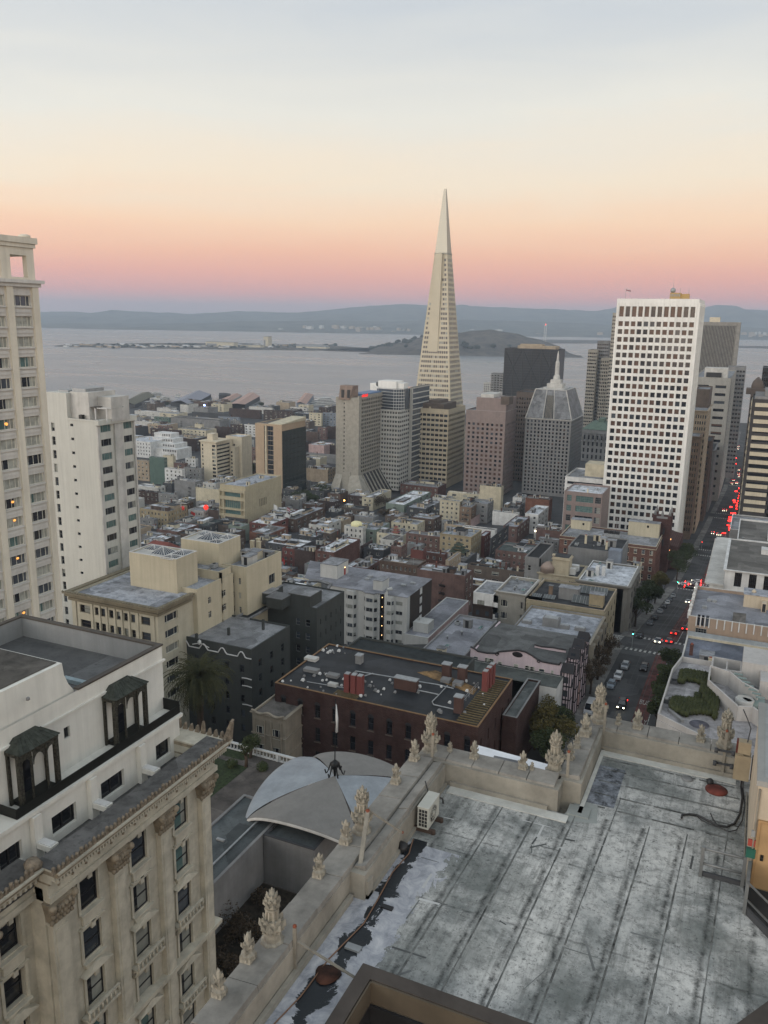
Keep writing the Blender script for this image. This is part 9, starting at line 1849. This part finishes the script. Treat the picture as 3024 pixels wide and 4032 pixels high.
b=MB(); b.tube([(ax0,ay1-.1,az1-.15),(ax0-.1,ay1+.15,az1-.05),(ax0-.25,ay1+.3,az1+.15)],.02,5); b.tube([(ax1-.05,ay1,az1-.1),(ax1+.08,ay1+.08,az1-.18),(ax1+.1,ay1+.1,az1-.35)],.03,6); th.part('hose',b,[FR_D])
# things lying on the roof
def lying(name,lab,cat,b,mats): solo(name,b,mats,lab,cat)
b=MB(); b.tube([(-8.15,20.9,ZR+.03),(-8.0,20.2,ZR+.03),(-8.1,19.2,ZR+.03),(-8.0,18,ZR+.04),(-7.95,17,ZR+.03),(-8.2,15.5,ZR+.03),(-8.25,14.2,ZR+.03),(-8.6,12,ZR+.03)],.018,5); lying('cable','thin rusty cable running along the black pond by the left parapet','cable',b,[plain('cable_rust',(120,92,74),.9)])
b=MB(); b.blob((-8.25,20.3,ZR+.12),.17,0,2,.4,2); lying('drain_box','small black drain cover lump beside the left parapet','drain',b,[FR_D])
b=MB(); b.lathe(-8.0,15.05,[(.3,ZR+.003),(.32,ZR+.03),(.18,ZR+.06),(.05,ZR+.07)],16,0,lambda a,z:1+.1*math.sin(a*3)); lying('roof_drain','rusty round roof drain beside the closest left pinnacle','drain',b,[plain('rust_dark',(70,44,34),.95,var=.4)])
b=MB(); q=onZ(('M',815,1220),ZR); b.box(q[0]-.2,q[0]+.2,q[1]-.1,q[1]+.1,ZR+.003,ZR+.06); lying('metal_plate','small grey metal plate lying on the flaking white coating','plate',b,[M_.galv])
b=MB(); q=onZ(('M',1035,955),ZR); b.box(q[0]-.17,q[0]+.17,q[1]-.07,q[1]+.07,ZR+.003,ZR+.05); lying('metal_plate','dark metal plate lying at the edge of the black pond','plate',b,[FR_D])
b=MB(); q=onZ(('N',1383,560),ZR); b.lathe(q[0],q[1],[(.36,ZR+.003),(.36,ZR+.05),(.22,ZR+.09)],20,0,None,True); lying('round_lid','rusty red round lid on the roof by the far parapet','lid',b,[plain('rust_red',(104,52,44),.9,var=.3)])
b=MB(); q=onZ(('N',1347,525),ZR); b.blob((q[0],q[1],ZR+.09),.13,0,3,.3,2); lying('drain_box','small dark drain lump just left of the rusty red lid','drain',b,[FR_D])
b=MB(); q=onZ(('N',1228,498),ZR); b.lathe(q[0],q[1],[(.2,ZR+.003),(.2,ZR+.03),(.1,ZR+.04)],14); lying('round_lid','small grey round cover near the white flashing','lid',b,[M_.stucco_grey])
for i,(lab,pts,r) in enumerate([('thick bundle of black cables looping from the electrical box across the roof',[(1515,540),(1522,600),(1510,680),(1480,735),(1440,752),(1390,745),(1330,715),(1280,690),(1240,685),(1200,690),(1198,705)],.035),('thin black cable looping below the thick bundle',[(1525,545),(1535,640),(1520,720),(1490,770),(1450,778),(1400,755),(1350,740),(1300,715),(1275,690)],.018),('short stray black cable end crossing the bundle',[(1352,680),(1365,712),(1390,745)],.018)]):
    b=MB(); P=[(*onZ(('N',x,y),ZR+.05),ZR+.05) for x,y in pts]; 
    if i<2: P=[(P[0][0],28.6,ZR+.5)]+P
    b.tube(P,r,6); lying('cable',lab,'cable',b,[FR_D])
# far right of the parapet: boxes and conduit
b=MB(); b.box(.62,1.12,28.35,28.75,ZR+.35,ZR+1.25); b.box(.66,.86,28.3,28.34,ZR+1.3,ZR+1.32); lying('electrical_box','tan electrical cabinet mounted at the far right end of the parapet','electrical box',b,[plaster('box_tan',(160,142,108),.1,.6,2.)])
b=MB(); b.box(.68,1.08,28.4,28.72,ZR+1.3,ZR+1.72); b.box(.62,.679,28.42,28.7,ZR+1.3,ZR+1.72,1); lying('electrical_box','smaller tan box with a rusty side above the electrical cabinet','electrical box',b,[M_.box_tan,M_.rust_red])
b=MB(); b.box(1.15,1.3,28.2,28.5,ZR+.5,ZR+1.3); lying('junction_box','narrow black box right of the tan electrical cabinet','electrical box',b,[FR_D])
b=MB(); b.tube([(1.25,28.8,ZR),(1.28,28.9,ZR+2.6)],.05,8); b.tube([(1.36,28.9,ZR),(1.4,29,ZR+2.9)],.04,8)
for i in range(7): b.blob((1.3,28.85,ZR+1.6+i*.2),.07,0,i,.4,1)
b.tube([(.95,28.5,ZR+1.72),(1.0,28.6,ZR+2.2),(.85,28.7,ZR+2.5),(.7,28.8,ZR+2.75)],.02,5); lying('conduit_riser','dark bundle of conduits and brackets rising beside the electrical cabinet','conduit',b,[M_.stucco_dark])
# rooftop penthouse with the tan door
PHX=1.17; PHY=22.95; zt=onY(('N',1556,500),PHY)[1]; PHW=plaster('penthouse_wall',(182,166,140),.08,.8,1.)
th=Thing('roof_penthouse','cream rooftop penthouse with a tan door at the right edge','penthouse',(4,25,ZR)); dx0,dx1=onY(('N',1590,850),PHY)[0],3.05; dz0=onY(('N',1590,1075),PHY)[1]; dz1=dz0+2.12
b=MB(); b.box(PHX,9,PHY,28.1,ZR,zt-.1); th.part('wall',b,[PHW]); b=MB(); b.box(PHX-.05,9.1,PHY-.06,28.2,zt-.1,zt+.06); b.box(PHX+.15,8.8,PHY+.2,28.0,zt+.061,zt+.07,1); b.box(PHX+.62,PHX+.7,PHY+.2,27.8,zt+.07,zt+.14,0); th.part('roof',b,[plaster('ph_cap',(150,150,146),.15),plaster('ph_roof',(158,162,162),.25)])
b=MB(); b.box(dx0+.07,dx1,PHY-.04,PHY-.002,dz0,dz1-.07); do=th.part('door',b,[plain('door_tan',(158,130,94),.6,var=.08)]); b=MB(); b.blob((dx0+.2,PHY-.09,dz0+1.0),.04,0,1,0,1); b.box(dx0+.16,dx0+.24,PHY-.07,PHY-.041,dz0+.9,dz0+1.08); th.part('handle',b,[M_.iron_black],parent=do)
b=MB(); b.box(dx0,dx0+.07,PHY-.07,PHY-.001,dz0,dz1); b.box(dx0+.07,dx1+.1,PHY-.07,PHY-.001,dz1-.07,dz1); th.part('door_frame',b,[plain('door_frame',(150,120,84),.7)])
def ysm(x,y): return onY(('N',x,y),PHY)
b=MB(); x,z=ysm(1572,835); b.box(x-.1,x+.1,PHY-.05,PHY-.002,z-.1,z+.1); th.part('sign',b,[plain('sign_red',(150,66,56),.6)],'small red square sign by the door'); b=MB(); x,z=ysm(1566,885); b.box(x-.12,x+.12,PHY-.1,PHY-.002,z-.14,z+.14); th.part('alarm_box',b,[plain('box_green',(34,84,72),.5)],'small green box by the door'); b=MB(); x,z=ysm(1580,785); b.box(x-.05,x+.05,PHY-.06,PHY-.002,z-.09,z+.09); th.part('door_bell',b,[M_.galv])
b=MB(); b.tube([(PHX-.06,PHY+.1,ZR+.05),(PHX-.06,28.2,ZR+.05)],.025,5); b.tube([(PHX+.05,PHY-.03,ZR+.1),(PHX+.05,PHY-.03,zt-.2)],.03,6); th.part('pipe',b,[PS])
# steel landing and rails
GS=plain('grey_steel',(124,126,126),.5,.5); th=Thing('steel_railing','grey steel railing projecting onto the roof beside the penthouse','railing',(.5,23,ZR)); 
for x in (-.03,1.08): b=MB(); b.box(x-.045,x+.045,22.88,22.98,ZR,ZR+.95); th.part('post',b,[GS])
for z in (.9,.42): b=MB(); b.tube([(-.03,22.93,ZR+z),(1.12,22.93,ZR+z)],.04,8); th.part('rail',b,[GS])
b=MB(); b.box(-.03,1.1,22.92,23.0,ZR+.01,ZR+.14); th.part('kick_plate',b,[M_.stucco_dark])
th=Thing('steel_landing','dark steel landing with sloping handrails under the tan door','landing',(2,21,ZR)); b=MB(); b.prism([(1.12,22.85),(4.5,22.85),(4.5,19.0),(3.2,19.2),(1.2,21.9)],ZR+.02,ZR+.1); th.part('deck',b,[plain('deck_dark',(52,54,56),.7,.3)])
b=MB(); b.prism([(1.16,22.8),(1.12,21.75),(1.2,21.7),(1.25,22.8)],ZR,ZR+.95); th.part('end_plate',b,[GS])
for z in (.95,.45): b=MB(); b.tube([(1.15,21.8,ZR+z),(3.3,19.0,ZR+z)],.03,8); th.part('handrail',b,[GS])
b=MB(); d0,d1=Vector((1.15,21.8)),Vector((3.3,19.0)); b.hexa([(1.15,21.8,ZR),(3.3,19.0,ZR),(3.36,19.05,ZR),(1.21,21.85,ZR)],[(1.15,21.8,ZR+.2),(3.3,19.0,ZR+.2),(3.36,19.05,ZR+.2),(1.21,21.85,ZR+.2)]); th.part('kick_plate',b,[M_.stucco_dark])
# light well at the bottom of the picture
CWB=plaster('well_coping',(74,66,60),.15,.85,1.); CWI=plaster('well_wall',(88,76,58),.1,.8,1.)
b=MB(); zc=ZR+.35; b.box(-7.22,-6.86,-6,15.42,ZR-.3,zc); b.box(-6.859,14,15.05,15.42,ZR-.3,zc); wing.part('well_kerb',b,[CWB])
b=MB(); b.box(-6.84,-6.8,-6,15.0,ZR-.25,zc-.02); b.box(-6.8,14,14.98,15.03,ZR-.25,zc-.02); b.box(-6.84,14,14.9,14.97,ZR-.32,ZR-.26,1); b.box(-6.84,14,14.98,15.03,120,ZR-.33,1); b.box(-6.845,-6.805,-6,14.97,120,ZR-.26,1); wing.part('well_wall',b,[CWI,FR_D])  # lower faces coloured dark to stand for the unlit inside of the well
b=MB(); b.box(-6.8,14,-6,14.9,118,119.9); b.box(-6.6,13,2,14.2,119.95,131.5); wing.part('well_floor',b,[plain('well_shade',(14,14,16),.9)])  # near-black floor and fill block: the well's darkness put into the colour
b=MB(); b.prism([(.95,17.3),(1.75,18.55),(14,17.6),(14,15.5),(.95,15.5)],ZR+.003,ZR+.22); wing.part('roof_upstand',b,[CWB])
# ------------------------------------------------------------------ ornate stone building at the left
XF=-34.; TC=plaster('terracotta_cream',(194,186,164),.14,.8,.9); TD=plaster('terracotta_weathered',(150,134,108),.25,.85,1.6); WL=plaster('lime_white',(222,219,208),.05,.85,.5,True); YE=45.1; YN=8.; zg=62
th=Thing('ornate_stone_building','ornate cream stone building with pilasters, deep cornice and a white roof storey at left','building',(XF-10,27,GZ)); th.maxwin=99; th.sills=MB()
b=MB(); y0=29.6; ctr=[32.98,37.45,41.85]; fh=3.45; zc1=115.75; zs=[(zc1-1.0-fh*i-zg,zc1+1.0-fh*i-zg) for i in range(12)]
facade(th,b,'R',(XF,y0,zg),YE-y0,118.2-zg,xs=[(c-.72-y0,c+.72-y0) for c in ctr],zs=zs,rec=.14,kind='sash',frame=FR_D,gset='hotel')
facade(th,b,'R',(XF-1.1,YN,zg),y0-YN,118.2-zg,xs=[(c-.72-YN,c+.72-YN) for c in (15.2,19.4,23.8,28.05)],zs=zs,rec=.35,kind='sash',frame=FR_D,gset='office')
b.quad((XF-1.1,y0,zg),(XF,y0,zg),(XF,y0,118.2),(XF-1.1,y0,118.2)); b.quad((XF,YE,zg),(XF-22,YE,zg),(XF-22,YE,118.2),(XF,YE,118.2)); b.quad((XF-22,YE,zg),(XF-22,YN,zg),(XF-22,YN,118.2),(XF-22,YE,118.2)); b.quad((XF-22,YN,zg),(XF-1.1,YN,zg),(XF-1.1,YN,118.2),(XF-22,YN,118.2))
th.part('wall',b,[TC])
def arch_trim(xf,c):
    for i in range(6):
        z0,z1=zc1-1.0-fh*i,zc1+1.0-fh*i; bb=MB()
        for s in (-1,1): bb.box(xf+.003,xf+.09,c+s*.76,c+s*.96,z0-.1,z1+.1)
        bb.box(xf+.003,xf+.1,c-.96,c+.96,z1+.1,z1+.28); bb.box(xf+.004,xf+.2,c-1.05,c+1.05,z1+.28,z1+.36)
        bb.box(xf+.003,xf+.3,c-.95,c+.95,z0-.24,z0-.1); bb.box(xf+.004,xf+.18,c-.75,c+.75,z0-.95,z0-.35); bb.box(xf+.003,xf+.24,c-.9,c+.9,z0-1.06,z0-.96)
        bb.box(xf+.101,xf+.24,c-.16,c+.16,z1-.02,z1+.5)
        if i>=2 and i%2==0:
            bb.box(xf+.02,xf+.75,c-1.35,c+1.35,z0-.42,z0-.25); n=7
            for k in range(n+1): yy=c-1.3+2.6*k/n; bb.lathe(xf+.68,yy,[(.05,z0-.25),(.08,z0+.02),(.04,z0+.3)],6)
            bb.box(xf+.6,xf+.76,c-1.35,c+1.35,z0+.3,z0+.42)
            for s in (-1,1): bb.tube([(xf+.1,c+s*1.2,z0-1.0),(xf+.4,c+s*1.2,z0-.75),(xf+.6,c+s*1.2,z0-.42)],.13,6)
            bb.hexa([(xf+.01,c-1.2,z1+.6),(xf+.5,c-1.2,z1+.6),(xf+.5,c+1.2,z1+.6),(xf+.01,c+1.2,z1+.6)],[(xf+.01,c-.2,z1+1.1),(xf+.4,c-.2,z1+1.1),(xf+.4,c+.2,z1+1.1),(xf+.01,c+.2,z1+1.1)])
        th.part('window_surround',bb,[TC])
for c in ctr: arch_trim(XF,c)
for c in (23.8,28.05): arch_trim(XF-1.1,c)
def pilaster(xf,c,w=.62,ret=False):
    bb=MB(); bb.box(xf+.002,xf+.42,c-w,c+w,zg,116.0); bb.box(xf+.421,xf+.46,c-w+.18,c+w-.18,zg,115.4); bb.box(xf+.0,xf+.55,c-w-.1,c+w+.1,115.75,115.95)
    p=th.part('pilaster',bb,[TC]); bb=MB(); rr=random.Random(int(c*10))
    bb.hexa([(xf+.0,c-w-.05,115.95),(xf+.5,c-w-.05,115.95),(xf+.5,c+w+.05,115.95),(xf+.0,c+w+.05,115.95)],[(xf+.0,c-w-.3,117.35),(xf+.8,c-w-.3,117.35),(xf+.8,c+w+.3,117.35),(xf+.0,c+w+.3,117.35)])
    for j in range(3):
        for i in range(6): yy=c-w-.1+(2*w+.2)*i/5; bb.blob((xf+.5+.13*j,yy,116.1+.42*j),.17,0,i+j*7+c,.45,1,(1,1,1.4))
    for s in (-1,1): bb.blob((xf+.78,c+s*(w+.22),117.2),.24,0,s+c,.2,2)
    th.part('capital',bb,[TD],parent=p)
for c in (30.35,35.25,39.75,44.35): pilaster(XF,c,.5 if c!=30.35 else .62)
for c in (21.6,26.0): pilaster(XF-1.1,c,.5)
def ent(name,z0,z1,o,mat=TC,pieces=None):
    bb=MB(); i_=XF-22 if z1<118.1 else XF-.6; bb.box(i_,XF+o,y0-o*.0,YE+o,z0,z1); bb.box(min(i_,XF-1.7),XF-1.1+o,YN,y0-.001,z0,z1); (bb.box(XF-22,i_-.001,YE-.5,YE+o,z0,z1) if z1>118.1 else 0); th.part(name,bb,[mat])
ent('architrave',117.36,117.75,.55); ent('frieze',117.751,118.55,.4); ent('string_course',118.551,118.68,.55,TD); ent('string_course',118.681,118.95,.75)
ent('cornice',118.951,119.25,1.0); ent('cornice',119.251,119.5,1.25,TD); ent('cornice',119.501,119.62,1.4); ent('base_moulding',104.3,104.62,.55); ent('base_moulding',104.0,104.29,.35)
bb=MB(); rr=random.Random(3)
for i in range(70):
    yy=y0+.2+i*.24; 
    if yy<YE+1.2: bb.box(XF+.76,XF+.98,yy,yy+.12,118.7,118.94)
for i in range(60): yy=YN+i*.36; bb.box(XF-.34,XF-.12,yy,yy+.16,118.7,118.94) if yy<y0-.1 else 0
th.part('dentil',bb,[TC],kind='stuff'); bb=MB()
for i in range(15): yy=y0+.8+i*1.07; bb.blob((XF+.42,yy,118.1),.1,0,i,.3,1); bb.blob((XF+.42,yy+.5,118.25),.06,0,i,.3,1)
th.part('frieze_rosette',bb,[TD],kind='stuff')
bb=MB()
for xf,ya,yb in ((XF+1.2,y0-.2,YE+1.3),(XF+.1,YN,y0-.4)):
    n=int((yb-ya)/.34)
    for i in range(n):
        yy=ya+(yb-ya)*i/n; h=.34+.16*(i%3==0)+rr.uniform(-.04,.05); bb.hexa([(xf-.12,yy-.15,119.62),(xf+.06,yy-.15,119.62),(xf+.06,yy+.15,119.62),(xf-.12,yy+.15,119.62)],[(xf-.06,yy-.09,119.62+h*.6),(xf+.08,yy-.09,119.62+h*.6),(xf+.08,yy+.09,119.62+h*.6),(xf-.06,yy+.09,119.62+h*.6)]); bb.blob((xf+.02,yy,119.62+h*.75),.12,0,i,.45,1,(1,1,1.5))
for i in range(18):
    xx=XF+1.1-i*.55; h=.5 if i%4 else .95; bb.hexa([(xx-.2,YE+1.1,119.62),(xx+.2,YE+1.1,119.62),(xx+.2,YE+1.3,119.62),(xx-.2,YE+1.3,119.62)],[(xx-.05,YE+1.15,119.62+h),(xx+.05,YE+1.15,119.62+h),(xx+.05,YE+1.35,119.62+h),(xx-.05,YE+1.35,119.62+h)]) 
bb.hexa([(XF+.8,YE+.9,119.62),(XF+1.35,YE+.9,119.62),(XF+1.35,YE+1.4,119.62),(XF+.8,YE+1.4,119.62)],[(XF+1.3,YE+1.2,121.1),(XF+1.5,YE+1.2,121.1),(XF+1.5,YE+1.5,121.2),(XF+1.3,YE+1.5,121.2)]); bb.blob((XF-.2,y0-.3,119.9),.5,0,4,.5,2,(1,1,.8))
th.part('antefix_cresting',bb,[plaster('cresting',(138,122,100),.3,.9,3.)],kind='stuff')
bb=MB(); bb.box(XF-.6,XF+1.0,y0,YE+.9,119.63,119.66); bb.box(XF-1.7,XF-.2,YN,y0-.01,119.63,119.66); bb.box(XF-22,XF-.61,YN,YE-.51,118.15,118.22); bb.box(XF-1.4,XF-1.1,y0,YE-.6,118.221,118.4,1); th.part('ledge_roof',bb,[roofing('ledge_grey',(96,94,92),(78,76,74),1.),M_.stucco_grey])
# white recessed storey and balcony
XB=XF-2.5; bb=MB(); wy=[(31.0,0),(33.0,34.9),(37.1,39.2),(43.0,44.6)]
facade(th,bb,'R',(XB,18,118.2),45.3-18,121.15-118.2,xs=[(29.0-18,30.6-18),(32.9-18,34.9-18),(37.1-18,39.3-18),(42.6-18,44.2-18)],zs=[(.55,1.85)],rec=.3,kind='duo',frame=FR_D,gset='dark')
bb.quad((XB,45.3,118.2),(XB-6,45.3,118.2),(XB-6,45.3,121.15),(XB,45.3,121.15)); bb.box(XB-1.6,XB+.25,18,45.45,121.151,121.4)
th.part('lower_wall',bb,[WL])
for yc in (31.6,36.2,40.9):
    bb=MB(); bb.box(XB+.01,XB+.4,yc-.35,yc+.25,118.25,121.1); bb.box(XB+.41,XB+1.5,yc-.32,yc+.32,119.1,119.45); bb.box(XB+.41,XB+1.4,yc-.25,yc+.25,119.451,119.5,1); th.part('roof_beam',bb,[WL,M_.stucco_white])
XW=XF-4.; YW2=45.55; zt=126.35; bb=MB()
facade(th,bb,'R',(XW,18,121.2),YW2-18,zt-121.2,xs=[(30.2-18,30.55-18),(35.8-18,36.3-18)],zs=[(2.3,3.1)],rec=.2,kind='bare',frame=FR_G,gset='dark'); bb.quad((XW,YW2,118.2),(XW-14,YW2,118.2),(XW-14,YW2,zt),(XW,YW2,zt)); th.part('upper_wall',bb,[WL])
bb=MB(); bb.box(XW-.05,XW+.16,18,YW2+.16,zt-1.2,zt-1.06); bb.box(XW-.04,XW+.08,18,YW2+.08,zt-1.28,zt-1.2); th.part('moulding',bb,[WL])
bb=MB(); bb.box(XW-.35,XW+.06,37.2,YW2+.1,zt,zt+.12); bb.box(XW-14,XW-.351,YW2-.35,YW2+.1,zt,zt+.12); bb.box(XW-14,XW-13.6,37.2,YW2-.351,zt,zt+.12); th.part('parapet_cap',bb,[plain('cap_brown',(74,68,62),.7)])
bb=MB(); bb.box(XW-.3,XW-.01,37.2,YW2-.01,zt-1.6,zt-.002); bb.box(XW-13.9,XW-.301,YW2-.3,YW2-.02,zt-1.6,zt-.002); bb.box(XW-13.9,XW-13.61,37.2,YW2-.31,zt-1.6,zt-.003); th.part('parapet',bb,[plaster('parapet_grey',(140,142,142),.1)])
bb=MB(); bb.box(XW-13.6,XW-.31,20,YW2-.31,zt-1.8,zt-1.55); r_=th.part('roof',bb,[roofing('deck_grey',(92,92,92),(76,78,80),.35,.8)]); bb=MB(); bb.box(XW-4.5,XW-1.0,40.2,40.6,zt-1.54,zt-1.25); bb.box(XW-1.4,XW-.9,40.6,43.4,zt-1.54,zt-1.2); bb.box(XW-.9,XW-.5,39.5,41.5,zt-1.54,zt-1.35); th.part('roof_duct',bb,[plain('duct_blue',(150,166,172),.5,.3)],parent=r_)
bb=MB(); zz=128.5   # raised block with a scooped end
prof=[(18,zt-.02),(37.15,zt-.02),(36.75,zt+.55),(36.45,zt+1.3),(36.35,zz)]; prof2=[(18,zz)]
poly=[(18,zt-1)]+[(37.2,zt-1)]+prof[1:]+[(18,zz)]
k=len(poly); bb.add([(XW-.3,y,z) for y,z in poly]+[(XW-11,y,z) for y,z in poly],[tuple(range(k)),tuple(range(2*k-1,k-1,-1))]+[(i,k+i,k+(i+1)%k,(i+1)%k) for i in range(k)]); th.part('raised_block',bb,[WL]); bb=MB(); bb.box(XW-10.8,XW-.6,18,36.2,zz+.01,zz+.06); th.part('block_roof',bb,[roofing('block_brown',(92,86,78),(70,66,60),.6,.9,4.)])
bb=MB(); bb.box(XW-12,XW-5,26,33.5,zz,zz+2.4); bb.hexa([(XW-12.3,25.7,zz+2.4),(XW-4.7,25.7,zz+2.4),(XW-4.7,33.8,zz+2.4),(XW-12.3,33.8,zz+2.4)],[(XW-9,29,zz+4),(XW-8,29,zz+4),(XW-8,31,zz+4),(XW-9,31,zz+4)],1); th.part('roof_turret',bb,[WL,M_.verdigris])
bb=MB(); bb.blob((XW+.08,33.2,zz-1.0),.13,0,3,.5,1); th.part('wall_boss',bb,[M_.stucco_grey])
IR=plain('balcony_iron',(30,32,30),.6,.3); bb=MB(); XR=XB+.05
bb.box(XR-.06,XR,30.4,45.4,121.95,122.05); bb.box(XR-.06,XR,30.4,45.4,121.42,121.5); 
for i in range(125): yy=30.45+i*.12; bb.box(XR-.045,XR-.015,yy-.02,yy+.02,121.5,121.95)
for i in range(60): yy=30.5+i*.25; bb.tube([(XR-.03,yy+.1*math.cos(a*1.26),121.72+.14*math.sin(a*1.26)) for a in range(6)],.015,3)
bb.box(XR-.03,XR-.02,30.4,45.4,121.5,121.95); bb.box(XR-1.5,XR-.06,30.4,30.46,121.42,122.05); bb.box(XR-1.5,XR-.06,45.34,45.4,121.42,122.3)
th.part('balcony_railing',bb,[IR])
VG=plaster('copper_green',(62,68,60),.35,.8,3.); LT=plain('lattice_iron',(66,64,56),.8,.2,var=.4,sc=8)
def aedicule(yc,w,lab):
    bb=MB(); xa,xb_=XW+.02,XW+1.1; z0,z1=121.42,124.75
    for yy in (yc-w,yc+w):
        bb.box(xb_-.26,xb_,yy-.13,yy+.13,z0,z1); bb.box(xa,xa+.14,yy-.1,yy+.1,z0,z1)
    for yy in (yc-w*.42,yc+w*.42): bb.box(xb_-.1,xb_,yy-.05,yy+.05,z0,z1)
    o=None
    bb.box(xa,xb_+.02,yc-w-.14,yc+w+.14,z1,z1+.22)
    for yy in (yc-w*.7,yc,yc+w*.7):
        ww=w*.27; bb.add([(xb_-.03,yy-ww-.08,z1+.0),(xb_-.03,yy-ww-.08,z1-.9)]+[(xb_-.03,yy-ww*math.cos(a*math.pi/8),z1-.9+ww*1.6*math.sin(a*math.pi/8)) for a in range(9)]+[(xb_-.03,yy+ww+.08,z1-.9),(xb_-.03,yy+ww+.08,z1)],[tuple(range(13))])
    fr=th.part('canopy_frame',bb,[LT],lab); bb=MB(); bb.box(xa,xb_-.01,yc-w+.13,yc+w-.13,z0-.35,z0+.25); th.part('canopy_base',bb,[IR],parent=fr)
    bb=MB(); e=.16; bb.hexa([(xa,yc-w-e,z1+.22),(xb_+e,yc-w-e,z1+.22),(xb_+e,yc+w+e,z1+.22),(xa,yc+w+e,z1+.22)],[(xa,yc-w*.6,z1+.8),(xb_-.7,yc-w*.6,z1+.8),(xb_-.7,yc+w*.6,z1+.8),(xa,yc+w*.6,z1+.8)])
    for i in range(9): yy=yc-w-e+(2*w+2*e)*i/8; y2=yc-w*.6+(w*1.2)*i/8; bb.tube([(xb_+e,yy,z1+.25),(xb_-.7,y2,z1+.82)],.03,4)
    th.part('copper_roof',bb,[VG],parent=fr)
    bb=MB(); bb.box(XW+.005,XW+.04,yc-w*.25,yc+w*.3,z0,z0+2.3); th.part('balcony_door',bb,[G_D])
aedicule(32.75,1.4,'iron canopy frame nearer the viewer'); aedicule(40.85,1.5,'iron canopy frame near the far corner')
th.finish(); wing.finish()
